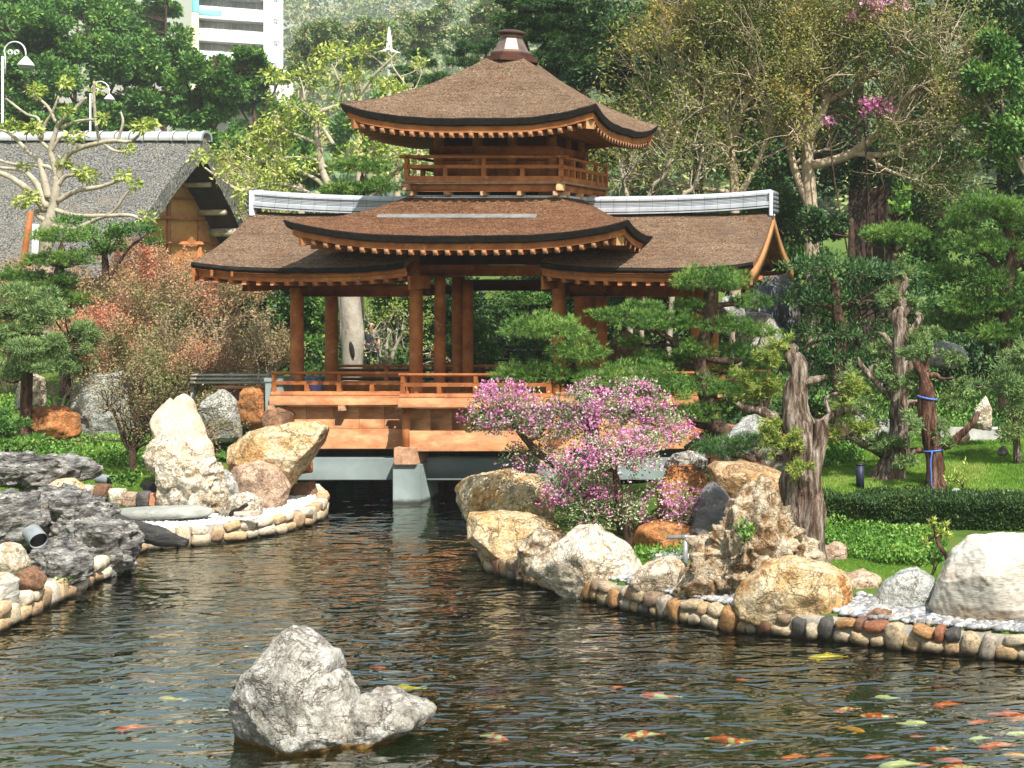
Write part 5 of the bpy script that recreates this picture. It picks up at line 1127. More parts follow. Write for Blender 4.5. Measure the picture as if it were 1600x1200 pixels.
# cloud pruned pines
cloud_pine('cloud_pine', 'wide cloud pruned pine with stacked green pads in front of the pavilion end', 32.5,
  [(1110, 442, 62, 28), (1172, 474, 34, 18, .4), (968, 496, 42, 17), (1042, 505, 56, 24), (1135, 510, 44, 18), (1084, 547, 34, 20), (1160, 553, 40, 24, .3), (1022, 565, 52, 20, .4), (1098, 606, 42, 20, -.3), (1050, 600, 40, 16, .5), (1150, 612, 36, 22), (1092, 648, 42, 20, -.4), (1205, 565, 34, 18, .5), (1200, 600, 40, 22, .3), (985, 535, 26, 14, .5), (1000, 480, 32, 12, .7), (1190, 520, 30, 14, .5), (1140, 580, 30, 14, .4), (1075, 480, 30, 14, .5)],
  [[(1190, gp(1190, 32.5, 4), 20), (1165, 705, 17), (1140, 685, 15), (1120, 668, 14), (1108, 630, 14), (1100, 590, 13), (1094, 560, 12), (1104, 520, 10), (1112, 480, 9), (1114, 450, 5)], [(1130, 680, 9), (1170, 668, 7), (1190, 650, 5), (1205, 610, 3)], [(1100, 570, 6), (1060, 540, 5), (1030, 520, 4), (990, 510, 3)], [(1115, 665, 7), (1095, 665, 5), (1080, 660, 3)], [(1104, 560, 6), (1140, 565, 5), (1160, 562, 3)], [(1135, 685, 8), (1100, 682, 6), (1085, 690, 4), (1070, 700, 3)]], leaf=L_PINE, seed=41, dens=270)
cloud_pine('cloud_pine', 'low spreading cloud pine with dome shaped pads left of the stacked pine', 31.6,
  [(850, 516, 66, 26), (905, 552, 44, 30, -.2), (826, 585, 50, 22, .2), (880, 585, 40, 22), (990, 592, 70, 26, -.3), (950, 612, 56, 20, -.2), (1035, 618, 40, 18, -.2), (905, 600, 40, 20, .3)],
  [[(935, gp(935, 31.6, 4), 12), (925, 680, 11), (915, 630, 9), (905, 600, 7), (895, 570, 5), (880, 545, 4)], [(915, 630, 6), (950, 620, 5), (985, 608, 3)], [(905, 600, 5), (870, 592, 4), (840, 592, 3)], [(890, 560, 4), (860, 540, 3)]], leaf=L_PINE, seed=42, dens=270, L=.13)
cloud_pine('cloud_pine', 'small low pine pad spreading over the tan boulder', 29.8, [(1128, 700, 46, 18), (1165, 690, 22, 12), (1195, 690, 24, 14, .3)], [[(1215, 790, 8), (1195, 740, 7), (1170, 715, 5), (1140, 712, 3)], [(1200, 750, 5), (1190, 720, 4), (1178, 705, 2)], [(1195, 745, 4), (1215, 715, 3), (1240, 700, 2)]], seed=43, dens=300, leaf=L_PINED)
cloud_pine('cloud_pine', 'dark layered cloud pine behind the old twisted trunk', 36.5,
  [(1290, 416, 62, 28), (1345, 425, 36, 18), (1255, 470, 46, 24), (1350, 468, 52, 24), (1300, 490, 40, 20, .5), (1405, 425, 44, 18), (1290, 520, 60, 26), (1350, 522, 50, 24, .4), (1265, 555, 44, 24), (1320, 560, 60, 28), (1275, 600, 50, 26), (1340, 605, 50, 26, .4), (1435, 470, 36, 18, .5), (1250, 640, 40, 26, .8), (1310, 645, 46, 26, .6)],
  [[(1315, gp(1315, 36.5, 4), 14), (1312, 640, 12), (1308, 580, 11), (1315, 530, 10), (1308, 480, 9), (1304, 440, 6)], [(1312, 520, 6), (1280, 530, 4), (1255, 545, 3)], [(1310, 480, 5), (1345, 470, 4)]], leaf=L_PINED, seed=44, dens=230, kind='leaf', L=.15, w=.045)
cloud_pine('cloud_pine', 'single mushroom shaped pine pad in front of the dark plank wall', 43.0, [(1396, 368, 48, 20), (1380, 378, 26, 12)], [[(1402, gp(1402, 43, 3), 9), (1404, 500, 8), (1398, 430, 7), (1396, 395, 5), (1396, 378, 3)], [(1398, 400, 4), (1415, 385, 3)]], leaf=L_PINE, seed=45, dens=200, L=.17, w=.022)
cloud_pine('cloud_pine', 'tall cloud pine with broad flat pads at the right edge', 40.5, [(1540, 328, 62, 26), (1600, 350, 40, 20), (1525, 385, 54, 24), (1600, 395, 45, 22), (1500, 350, 30, 16, .5), (1490, 430, 46, 20, .6), (1560, 440, 50, 24), (1520, 480, 50, 24), (1600, 470, 46, 26), (1480, 505, 40, 20, .6), (1560, 520, 56, 24), (1610, 545, 40, 22)],
  [[(1572, gp(1572, 40.5, 3), 14), (1575, 560, 12), (1572, 480, 11), (1578, 420, 10), (1582, 380, 8), (1565, 345, 5)], [(1574, 440, 6), (1545, 402, 4), (1530, 395, 3)], [(1578, 420, 6), (1600, 410, 4)]], leaf=L_PINE, seed=46, dens=190, L=.17, w=.022)
cloud_pine('cloud_pine', 'bright clipped shrub of small stacked domes behind the bridge rail', 42.0, [(738, 500, 18, 12), (752, 516, 30, 12), (735, 528, 20, 12), (760, 548, 22, 10), (740, 545, 30, 14), (765, 555, 22, 12, -.2), (742, 570, 30, 12), (735, 592, 24, 10), (770, 592, 28, 10), (695, 550, 20, 12), (694, 572, 18, 12), (715, 515, 20, 14)], [[(735, gp(735, 42, 3), 6), (738, 560, 5), (742, 520, 4), (740, 505, 2)]], leaf=L_LUSH, kind='leaf', L=.10, w=.05, dens=560, seed=47)
cloud_pine('cloud_pine', 'second bright clipped shrub partly behind the spreading pine', 42.6, [(835, 540, 26, 10), (860, 545, 24, 10), (822, 556, 20, 10), (850, 568, 30, 12), (815, 470, 40, 18, .8), (1000, 455, 34, 14, .8)], [[(840, gp(840, 42.6, 3), 6), (842, 560, 5), (840, 540, 3), (820, 490, 2)]], leaf=L_LUSH, kind='leaf', L=.10, w=.05, dens=480, seed=48)

# bougainvillea
def bougain(label, Y, lobes, trunk, seed, pink):
    rng = np.random.default_rng(seed); root = thing('bougainvillea', P(trunk[0][0][0], trunk[0][0][1], Y), label, 'flowering shrub')
    mb = MB(); nd = limbs(mb, trunk, Y, 7, .12, 5, seed); allp = np.vstack([a for a, _ in nd])
    C = pxpads(lobes, Y, .75); sub = []
    for c, r in C:
        i = np.linalg.norm(allp-c, axis=1).argmin(); s = allp[i]
        for _ in range(6):
            e = c+rng.uniform(-.6, .6, 3)*r; mid = (s+e)/2-[0, 0, .04]; tube(mb, smoothline(np.vstack([s, mid, e]), 3), np.linspace(.02, .006, 7), 4, cap=False)
        sub += [(c, r)]*2+clumps(c, r, 12, rng, (.3, .5), -.7)
    mb.build('trunk', BARK_D, root)
    n = int(sum(r[0]*r[2] for _, r in C)*5600)
    p, o, t = ell_pts(sub, n, rng, .8, .5, .3, (2.6, -.30), seed); mb = MB(); add_leaves(mb, p, o, .062, .036, rng, 1.0, .25, t); mb.build('leaves', L_VARI, root, smooth=False)
    for (c, r), amt in zip(C, pink):
        q = [(c, r)]+clumps(c, r, 10, rng, (.3, .45), -.4); p, o, t = ell_pts(q, int(r[0]*r[2]*1900*amt*1.15), rng, .8, .30, .3, (3.4, .12-.30*amt), seed+1)
        keep = (p[:, 2]-c[2])/r[2] > rng.normal(-.25-.35*amt, .35, len(p)); p, o, t = p[keep], o[keep], t[keep]
        if len(p) == 0: continue
        p = np.repeat(p+o*.03, 3, 0)+rng.normal(0, .014, (len(p)*3, 3)); o = np.repeat(o, 3, 0); mb = MB(); add_leaves(mb, p, o, .052, .046, rng, 1.2, .4, np.repeat(t, 3)); mb.build('blossoms', L_PINK, root, smooth=False)
bougain('tall pink bougainvillea with spreading upper tiers beside the bridge', 29.6, [(790, 645, 60, 42), (830, 715, 52, 28, .3), (905, 655, 62, 46), (985, 645, 70, 44), (1040, 672, 46, 34), (930, 612, 46, 22, .3), (860, 665, 44, 36), (985, 600, 40, 12, .4), (780, 612, 34, 20)],
        [[(985, 850, 14), (970, 800, 11), (955, 760, 9), (940, 720, 8), (930, 690, 7), (915, 665, 4)], [(955, 770, 7), (900, 745, 6), (850, 715, 6), (820, 685, 5), (800, 660, 3)], [(940, 725, 6), (985, 690, 5), (1015, 660, 3)]], 61, [1.0, .35, .95, 1.0, .9, .5, .9, .3, .9])
bougain('lower leafy bougainvillea with fewer pink blossoms above the cream boulder', 28.2, [(960, 715, 70, 44), (905, 770, 56, 42), (945, 800, 70, 42), (1048, 790, 46, 44), (1035, 825, 34, 22), (880, 740, 40, 30, .3), (1000, 690, 44, 24)],
        [[(990, 872, 14), (985, 840, 11), (975, 800, 9), (965, 760, 6), (960, 730, 3)], [(985, 840, 8), (1020, 810, 6), (1045, 800, 4)], [(978, 815, 7), (930, 800, 5), (905, 785, 3)]], 62, [.75, .8, .15, .95, .3, .8, .95])

# clipped hedge and lawn
Yh = 30.3
hd = thing('clipped_hedge', G(1450, Yh), 'long low clipped hedge behind the grassy patch', 'hedge')
rng = np.random.default_rng(5); x0, x1 = P(1272, 0, Yh)[0], P(1700, 0, Yh)[0]
n = 30000; q = rng.random((n, 3)); face = rng.random(n)
xx = x0+(x1-x0)*q[:, 0]; yy = Yh+.9*(q[:, 1]-.5); zz = q[:, 2]*.58
sel = face < .45; yy[sel] = Yh-.45+.12*rng.random(sel.sum()); sel2 = (face >= .45) & (face < .85); zz[sel2] = .56+.08*rng.random(sel2.sum())
base = ground_h(xx, yy); nz = fbm(np.stack([xx*1.6, yy*1.6, zz], -1), 3, 9); p = np.stack([xx+.05*nz, yy+.08*nz, base+zz*(1+.18*nz)], -1)
o = np.where(sel[:, None], [[0, -1., .2]], [[0, -.2, 1.]]); t = np.clip(.45+.3*nz+rng.normal(0, .2, n), 0, 1)
mb = MB(); add_leaves(mb, p, o, .075, .042, rng, .9, .2, t); mb.build('foliage', L_HEDGE, hd, smooth=False)
mb = MB()
for k in range(60):
    x = x0+(x1-x0)*rng.random(); y = Yh+rng.uniform(-.3, .3); b = np.array([x, y, gh(x, y)-.03]); grow(mb, b, [0, 0, 1], .5, .012, 1, rng, .8, .3, (2, 3), sides=4)
mb.build('stems', BARK_D, hd)

def cover(name, poly_px, z, n, kind, leaf, seed, lab, L=.09, w=.012, h=.06, yr=None, gapn=None):
    rng = np.random.default_rng(seed); pl = np.array([W(x, y, zz)[:2] for (x, y), zz in zip(poly_px, z if hasattr(z, '__len__') else [z]*len(poly_px))])
    q = scatter_poly(pl, n, rng); sd = poly_sd(q[:, 0], q[:, 1], pond); q = q[sd > .6]; n = len(q); zz = ground_h(q[:, 0], q[:, 1])
    nz = fbm(np.stack([q[:, 0]*.9, q[:, 1]*.9, 0*zz], -1), 3, seed)
    if gapn is not None: k = nz > gapn; q, zz, nz = q[k], zz[k], nz[k]; n = len(q)
    t = np.clip(.5+.35*nz+rng.normal(0, .2, n), 0, 1); mb = MB()
    if kind == 'grass': p = np.stack([*q.T, zz-.01], -1); add_needles(mb, p, np.tile([0, 0, 1.], (n, 1)), L*(1), w, 4, rng, .55, .4, t)
    else:
        p = np.stack([*q.T, zz+h*rng.random(n)*(1+nz)], -1); add_leaves(mb, p, np.tile([0, -.2, 1.], (n, 1)), L, w, rng, 1.2, .3, t)
    tag(mb.build(name, leaf, smooth=False), lab, 'grass' if kind == 'grass' else 'ground cover', kind='stuff')
cover('ground_cover', [(1282, 830), (1460, 832), (1480, 850), (1450, 885), (1380, 880), (1330, 870), (1285, 850)], .45, 15000, 'leaf', L_COVER, 71, 'bright green clover below the hedge', .07, .055, .16)
cover('grass', [(1290, 850), (1460, 860), (1470, 905), (1340, 915), (1240, 900)], .44, 22000, 'grass', L_GRASS, 72, 'short grass behind the boulders', .08, .012)
cover('grass', [(1270, 765), (1640, 765), (1640, 672), (1480, 672), (1330, 690), (1270, 700)], [1.0, 1.0, 1.25, 1.25, 1.2, 1.2], 42000, 'grass', L_GRASS, 73, 'sunny lawn under the junipers', .10, .018)
cover('ground_cover', [(1270, 730), (1350, 720), (1350, 690), (1270, 690)], 1.15, 5000, 'leaf', L_COVER, 74, 'leafy weeds left of the bollard', .09, .06, .25)
cover('ground_cover', [(985, 880), (1090, 880), (1100, 835), (1000, 830)], .45, 2500, 'leaf', L_COVER, 75, 'weeds around the metal pipe', .08, .05, .14, gapn=0)
cover('ground_cover', [(0, 745), (235, 745), (240, 690), (130, 660), (-20, 650), (-60, 740)], [.8, .8, 1.0, 1.3, 1.5, .9], 22000, 'leaf', L_COVER, 76, 'leafy green ground cover on the left slope', .10, .06, .22, gapn=-.25)
cover('grass', [(-40, 790), (250, 790), (250, 700), (100, 670), (-40, 680)], [.45, .45, .95, 1.2, 1.2], 22000, 'grass', L_GRASS, 77, 'mossy grass on the left slope', .07, .014)
cover('ground_cover', [(325, 745), (400, 745), (380, 690), (330, 690)], [.7, .7, 1.0, 1.0], 3500, 'leaf', L_FERN, 78, 'fresh green plants behind the standing stone', .12, .08, .45)
cover('ground_cover', [(1240, 720), (1620, 672), (1620, 610), (1240, 640)], [1.2, 1.3, 1.6, 1.5], 12000, 'leaf', L_BROAD, 79, 'dark low ground cover behind the junipers', .14, .07, .5)

cover('ground_cover', [(380, 625), (1180, 625), (1180, 580), (380, 580)], 2.0, 16000, 'leaf', L_BROADD, 90, 'dark low planting behind the bridge', .18, .09, .4)
cover('ground_cover', [(1000, 620), (1240, 640), (1240, 720), (1120, 720)], [1.5, 1.5, 1.0, 1.0], 5000, 'leaf', L_BROADD, 91, 'dark low planting round the foot of the stacked pine', .14, .07, .35)
cover('ground_cover', [(1240, 612), (1720, 612), (1720, 545), (1240, 545)], [2.0, 2.0, 2.4, 2.4], 22000, 'leaf', L_BROADD, 92, 'dark planting under the trees behind the lawn', .28, .14, .9)
# small plants
def small_plant(name, label, px, py, Y, h, n, leaf, L, w, seed, spread=.7, stem=BARK_R, cat='plant'):
    rng = np.random.default_rng(seed); b = P(px, py, Y); root = thing(name, b, label, cat); mb = MB(); tips = []
    for _ in range(4): grow(mb, b, unit(rng.normal(size=3)*[spread, spread, 0]+[0, 0, 1]), h*.6, .014*h+.006, 1, rng, .7, .3, (2, 3), tips=tips, sides=4)
    mb.build('stem', stem, root); tp = np.array([a for a, _ in tips]); k = rng.integers(0, len(tp), n); p = tp[k]+rng.normal(0, h*.10, (n, 3)); mb = MB(); add_leaves(mb, p, np.tile([0, -.2, .7], (n, 1)), L, w, rng, 1.0, .3); mb.build('leaves', leaf, root, smooth=False)
    return root
small_plant('small_plant', 'small leafy plant growing in the hollow of the root stone', 1160, 852, 23.95, .42, 60, L_FERN, .12, .07, 81)
Y = 24.2; sp = thing('young_shrub', P(1485, 885, Y), 'bent reddish stem with pale green leaf rosettes beside the huge boulder', 'plant')
mb = MB(); limbs(mb, [[(1486, 895, 4), (1478, 868, 3.5), (1466, 850, 3), (1461, 830, 2.5), (1460, 818, 2)], [(1466, 850, 2.5), (1470, 840, 2), (1469, 832, 1.5)], [(1462, 836, 2), (1450, 845, 1.5)]], Y, 7, .05); mb.build('stem', BARK_R, sp)
rng = np.random.default_rng(3); mb = MB()
for px, py in ((1458, 815), (1476, 822), (1446, 848), (1468, 834), (1480, 838), (1456, 826)):
    c = P(px, py, Y); n = 26; add_leaves(mb, np.tile(c, (n, 1))+rng.normal(0, .01, (n, 3)), rdirs(n, rng), .13, .04, rng, .3, .5)
mb.build('leaves', L_YEL, sp, smooth=False)
small_plant('small_plant', 'dark leafy plant between the mottled boulder and the huge boulder', 1455, 900, 24.9, .5, 160, L_BROAD, .12, .06, 82)
small_plant('small_plant', 'feathery pale fern on the lawn right of the roped juniper', 1505, 762, 31.6, .55, 120, L_YEL, .12, .035, 83)
small_plant('small_plant', 'tuft of green sprouting from the left kerb', 103, 918, 25.6, .25, 60, L_FERN, .06, .04, 84)
small_plant('small_plant', 'bright leafy weed behind the edging blocks', 205, 760, 32.6, .5, 240, L_FERN, .10, .07, 85, 1.2)

# brown leaved trees behind the wing roof
def twig_tree(name, label, Y, stems, seed, leaf, bark, lvl=3, L0=2.0, nleaf=9, lL=.13, lw=.06, per=4, rng_up=.12, spread=.75, cat='tree', group=None, start=.35, shr=.68, leafspread=.16, extra=None, gnarl=.06, thin=.5):
    rng = np.random.default_rng(seed+900); b = P(stems[0][0][0], stems[0][0][1], Y); root = thing(name, b, label, cat, group); mb = MB(); tips = []
    nd = limbs(mb, stems, Y, 9, gnarl, 5, seed)
    for p, r in nd:
        n = len(p); i0 = int(n*start)
        for i in range(i0, n):
            for _ in range(per if i > n*.6 else max(1, per-2)):
                if rng.random() < .55: continue
                tg = unit(p[min(i+1, n-1)]-p[max(i-1, 0)]); d = unit(tg+rdirs(1, rng)[0]*1.1+[0, 0, .2]); grow(mb, p[i], d, L0*rng.uniform(.6, 1.2), max(.012, min(r[i]*thin, .06)), lvl-1, rng, spread, rng_up, (2, 4), shr, tips, sides=5)
    mb.build('trunk', bark, root)
    if nleaf:
        tp = np.array([a for a, _ in tips]); td = np.array([d for _, d in tips]); k = np.repeat(np.arange(len(tp)), nleaf); p = tp[k]+rng.normal(0, leafspread, (len(k), 3)); t = np.clip(.36+.45*fbm(p*.7, 2, seed)+rng.normal(0, .16, len(k)), 0, 1); kp = fbm(p*.8, 2, seed+3) > -.42; p, t, k = p[kp], t[kp], k[kp]
        mb = MB(); add_leaves(mb, p, td[k], lL, lw, rng, 1.2, -.1, t); mb.build('crown', leaf, root, smooth=False)
    return root
twig_tree('brown_leaf_tree', 'tallest olive brown tree with a pale straight trunk behind the right gable', 47.0,
  [[(1270, gp(1270, 47), 13), (1268, 360, 11), (1262, 250, 9.5), (1262, 160, 8), (1255, 60, 6), (1250, -60, 4)], [(1262, 220, 9), (1290, 160, 7), (1310, 90, 5), (1330, 10, 3)], [(1262, 200, 8), (1215, 130, 6), (1180, 70, 4), (1160, 10, 2)], [(1264, 260, 8), (1330, 240, 7), (1390, 190, 6), (1430, 150, 5), (1490, 110, 3)], [(1268, 330, 7), (1240, 260, 6), (1225, 180, 4), (1215, 120, 3)], [(1330, 240, 5), (1390, 240, 4), (1450, 210, 3), (1490, 190, 2)], [(1290, 160, 5), (1370, 110, 4), (1420, 60, 3)], [(1345, 235, 4), (1385, 265, 3), (1440, 285, 2)]], 1, L_OLIVE, BARK_T, 3, 1.75, 12, .125, .055, 6, leafspread=.24)
twig_tree('brown_leaf_tree', 'olive brown tree with a forked pale trunk above the right ridge', 45.5,
  [[(1150, gp(1150, 45.5), 10), (1148, 330, 8), (1146, 270, 7), (1138, 210, 6), (1120, 150, 6), (1095, 90, 4), (1080, 40, 2)], [(1142, 220, 7), (1165, 160, 5), (1180, 90, 4), (1185, 30, 2)], [(1138, 200, 5), (1085, 160, 4), (1035, 115, 2)], [(1144, 260, 5), (1090, 235, 4), (1020, 210, 2)], [(1148, 320, 6), (1185, 250, 4), (1205, 190, 3), (1215, 140, 2)], [(1140, 300, 4), (1060, 290, 3), (990, 270, 2)]], 2, L_OLIVE, BARK_T, 3, 1.6, 12, .125, .055, 6, leafspread=.24)
twig_tree('bare_shrub', 'tangle of bare pale branches right of the tower balcony', 43.5, [[(985, gp(985, 43.5), 5), (982, 340, 4), (975, 290, 3), (965, 240, 2)], [(1000, gp(1000, 43.5), 4), (1010, 330, 3), (1040, 270, 3), (1060, 200, 2)], [(1040, gp(1040, 43.5), 5), (1060, 340, 4), (1085, 290, 3), (1100, 230, 2)]], 3, L_OLIVE, BARK_P, 3, 1.3, 3, .14, .06, 3, leafspread=.2, cat='shrub')
# pink bougainvillea high in the trees
def high_bougain(label, spots, Y, seed):
    rng = np.random.default_rng(seed); root = thing('bougainvillea', G(spots[0][0], Y), label, 'flowering climber'); mb = MB(); g = G(spots[0][0], Y); prev = g
    tube(mb, smoothline(np.vstack([g]+[P(s[0], s[1]+20, Y) for s in sorted(spots, key=lambda q: -q[1])]), 4), .03, 5); mb.build('stem', BARK_D, root)
    p, o, t = ell_pts(pxpads(spots, Y), int(sum(s[2]*s[3] for s in spots)*1.0), rng, 1, .7, .3, (1.6, -.2), seed); mb = MB(); add_leaves(mb, p, o, .15, .12, rng, 1.2, .2, t); mb.build('blossoms', L_PINK, root, smooth=False)
high_bougain('magenta climber flowering at the very top behind the tallest tree', [(1375, 8, 34, 12), (1345, 30, 20, 8)], 46.2, 5)
high_bougain('magenta climber glowing through the middle of the brown trees', [(1368, 165, 26, 12), (1355, 180, 10, 10), (1172, 55, 12, 8), (1295, 190, 10, 6)], 46.0, 6)

# dark trees standing behind
dk = [(905, 60.0, [(905, 130, 60, 90), (930, 60, 70, 70)], L_BROADD, 'dark dense evergreen immediately right of the finial'), (985, 58.0, [(985, 100, 75, 110), (960, 210, 70, 80)], L_BROADD, 'dark evergreen between the tower roof and the brown trees'),
      (1090, 62.0, [(1090, 40, 110, 110), (1080, 200, 100, 110)], L_BROADD, 'deep green tree hidden behind the forked brown tree'), (1210, 60.0, [(1210, 60, 110, 130), (1200, 240, 100, 130)], L_BROADD, 'dark tree behind the tallest brown trunk'),
      (1340, 61.0, [(1340, 30, 120, 120), (1330, 230, 110, 140)], L_BROADD, 'dark tree behind the dark plank wall'), (1460, 57.0, [(1460, 20, 90, 110), (1450, 200, 90, 130), (1440, 350, 80, 90)], L_PINED, 'blackish green tree right of the brown trees'),
      (1570, 54.0, [(1580, 40, 90, 120), (1560, 200, 80, 130), (1500, 290, 70, 80)], L_PINED, 'tall blue green tree towering at the right edge'), (1640, 52, [(1650, 100, 90, 160), (1640, 330, 80, 130)], L_BROADD, 'dark tree cut by the right edge of the view')]
for j, (px, Yd, cr, lf, lb) in enumerate(dk):
    leafy('dark_evergreen', lb, Yd, cr, [[(px, gp(px, Yd), 14), (px+4, 420, 13), (px-3, 260, 10), (px+3, 120, 7), (px, 20, 3)]], lf, BARK_D, 15000, .30, .15, seed=200+j, k=54, fr=(.24, .38), gap=(.7, -.15))
leafy('broadleaf_tree', 'lighter green tree with bare white stems at the right edge', 46.0, [(1565, 130, 60, 60), (1590, 210, 60, 80), (1540, 215, 40, 40), (1560, 70, 40, 30)], [[(1625, gp(1625, 46), 8), (1620, 330, 7), (1595, 250, 5), (1560, 195, 4), (1540, 160, 2)], [(1605, 280, 4), (1575, 215, 3), (1565, 150, 2)]], L_BROAD, BARK_P, 9000, .2, .1, seed=220, k=40)
for j, (px, Yd, cr, lb) in enumerate([(880, 49.0, [(880, 330, 50, 60), (870, 250, 40, 40)], 'bushy tree hugging the right of the tower storey'), (1010, 52.0, [(1010, 330, 80, 60), (1040, 380, 80, 60)], 'shrubby dark tree low behind the right ridge'),
        (1240, 50.0, [(1240, 400, 80, 70), (1200, 330, 60, 60)], 'leafy bush behind the right gable'), (1330, 45.4, [(1288, 350, 40, 50), (1330, 450, 80, 50), (1390, 470, 60, 40)], 'dark leafy bush at the foot of the plank wall'), (1440, 48.0, [(1440, 420, 70, 80), (1420, 520, 80, 70)], 'dark bush between the plank wall and the edge pine'),
        (1510, 46.0, [(1510, 560, 90, 60), (1590, 600, 60, 50)], 'dense green bush at the back of the lawn'), (1545, 50.0, [(1540, 400, 80, 70), (1600, 470, 70, 80), (1500, 470, 60, 60)], 'dark bush behind the pads of the edge pine'), (1270, 49.0, [(1262, 470, 50, 60), (1250, 540, 50, 50)], 'dark bush right of the little waterfall'), (1390, 44.0, [(1390, 610, 80, 60), (1330, 650, 60, 50)], 'dark bush behind the short flared juniper')]):
    leafy('dark_shrub', lb, Yd, cr, [[(px, gp(px, Yd), 7), (px, cr[0][1]+20, 5), (px, cr[0][1]-10, 2)]], L_BROADD if j % 2 else L_BROAD, BARK_D, 10000, .19, .09, seed=230+j, k=36, cat='shrub', gap=(1.0, -.2))
small_plant('small_plant', 'fresh yellow green vine leaves at the foot of the plank wall', 1405, 345, 46.4, 1.2, 260, L_FERN, .2, .13, 87, 1.0)
leafy('feathery_juniper', 'loose feathery green shrub at the right edge of the lawn', 34.5, [(1560, 600, 60, 40), (1600, 660, 40, 40), (1590, 560, 50, 30)], [[(1590, gp(1590, 34.5), 7), (1585, 640, 5), (1570, 590, 3)]], L_JUN, BARK_J, 9000, .15, .03, seed=240, k=30, cat='shrub')
# ------------------------------------------------------------------ plants: behind the pavilion and left bank
for j, (px, Yd, cr, lf, lb) in enumerate([(410, 45.5, [(400, 470, 60, 50), (430, 540, 60, 50), (360, 500, 40, 40)], L_BROADD, 'dark bush left of the first pavilion column'), (490, 48.0, [(490, 480, 50, 60), (500, 560, 50, 40)], L_BROAD, 'dark leafy bush seen between the two left columns'),
        (640, 50.0, [(620, 470, 70, 50), (640, 560, 60, 40)], L_BROADD, 'dark bush behind the sparse pale shrub'), (700, 49.0, [(690, 470, 60, 60), (700, 540, 50, 40)], L_BROADD, 'dark bush behind the middle columns'), (790, 50.0, [(790, 470, 70, 50), (840, 460, 60, 40), (800, 520, 60, 40)], L_BROADD, 'shadowy bush seen through the middle bay'),
        (930, 49.0, [(930, 470, 70, 50), (960, 540, 70, 40)], L_BROADD, 'shadowy bush seen through the right bay'), (1060, 48.0, [(1040, 460, 70, 50), (1080, 540, 80, 50)], L_BROADD, 'shadowy bush behind the stacked pine'), (1190, 47, [(1180, 440, 60, 40), (1210, 520, 50, 60)], L_BROADD, 'dark bush right of the white rock')]):
    leafy('dark_shrub', lb, Yd, cr, [[(px, gp(px, Yd), 6), (px, cr[0][1]+20, 5), (px, cr[0][1]-10, 2)]], lf, BARK_D, 9000, .17, .085, seed=260+j, k=36, cat='shrub', gap=(1.0, -.2))
# pale trunk behind the left bay
Y = 42.6; t = thing('palm_trunk', P(548, gp(548, Y), Y), 'thick pale grey trunk with a dark scar standing behind the left bay', 'tree trunk')
mb = MB(); limbs(mb, [[(548, gp(548, Y, 6), 17), (550, 575, 15), (552, 530, 16), (549, 490, 15), (546, 450, 14), (545, 420, 13)]], Y, 20, .05, 6, 3); mb.build('trunk', BARK_O, t)
v, f = ico(3); sc = MB().add(v*np.array([.07, .05, .26])+P(557, 545, Y)+[0, -.29, 0]+np.stack([.10*v[:, 2]**2*0-.05*v[:, 2], 0*v[:, 0], 0*v[:, 0]], -1), f); sc.build('bark_scar', BLACKW, t)
twig_tree('sparse_shrub', 'sparse pale twigged shrub seen between the columns', 44.0, [[(600, gp(600, 44), 4), (598, 570, 3), (585, 530, 2), (575, 500, 1.2)], [(605, gp(605, 44), 4), (612, 560, 3), (628, 520, 2), (640, 490, 1.2)], [(602, gp(602, 44), 3), (604, 550, 2.5), (606, 510, 1.5)], [(610, gp(610, 44), 3), (640, 570, 2.5), (655, 530, 1.5)]], 31, L_YEL, BARK_P, 2, .75, 4, .10, .05, 4, leafspread=.12, cat='shrub', start=.2)
# two small dark pines over the left ridge
cloud_pine('cloud_pine', 'low round pine showing just above the left ridge', 43.5, [(565, 262, 40, 16), (545, 298, 36, 15), (600, 292, 34, 16), (525, 300, 20, 12)], [[(560, gp(560, 43.5), 8), (560, 380, 7), (565, 310, 5), (566, 275, 3)]], leaf=L_PINE, seed=51, dens=220, L=.14, w=.02)
cloud_pine('cloud_pine', 'slim small pine with few pads left of the tower roof against the hill', 62.0, [(655, 86, 17, 9), (670, 100, 14, 7), (632, 110, 20, 6), (660, 125, 20, 8), (622, 128, 18, 7), (690, 118, 10, 6)], [[(648, gp(648, 62), 3), (648, 250, 3), (648, 150, 2), (650, 90, 1.2)]], leaf=L_PINED, seed=52, dens=130, L=.2, w=.03)
cloud_pine('cloud_pine', 'small layered pine left of the finial against the hill', 61.0, [(722, 70, 13, 6), (708, 83, 14, 5), (730, 78, 14, 5), (765, 70, 16, 8), (715, 98, 20, 6), (740, 97, 16, 8), (752, 80, 12, 5)], [[(735, gp(735, 61), 3), (735, 220, 3), (728, 110, 2), (722, 75, 1)], [(735, 120, 2), (755, 95, 1.5), (764, 75, 1)]], leaf=L_PINED, seed=53, dens=130, L=.2, w=.03)
cloud_pine('cloud_pine', 'big dark pine with layered branches rising behind the finial', 50.0, [(800, 35, 30, 16), (850, 12, 50, 12), (840, 40, 34, 14), (825, 58, 30, 12), (860, 60, 30, 14), (790, 55, 22, 14), (880, 35, 40, 16), (910, 5, 40, 12), (835, -20, 60, 16), (800, 0, 30, 12), (900, 75, 36, 18), (940, 40, 40, 20), (870, 95, 40, 18)], [[(830, gp(830, 50), 10), (832, 300, 9), (826, 120, 7), (815, 40, 5), (822, -30, 3)], [(826, 100, 4), (860, 60, 3), (900, 30, 2)], [(800, 45, 4), (792, 30, 4), (797, 8, 3)]], leaf=L_PINED, seed=54, dens=170, L=.2, w=.028)

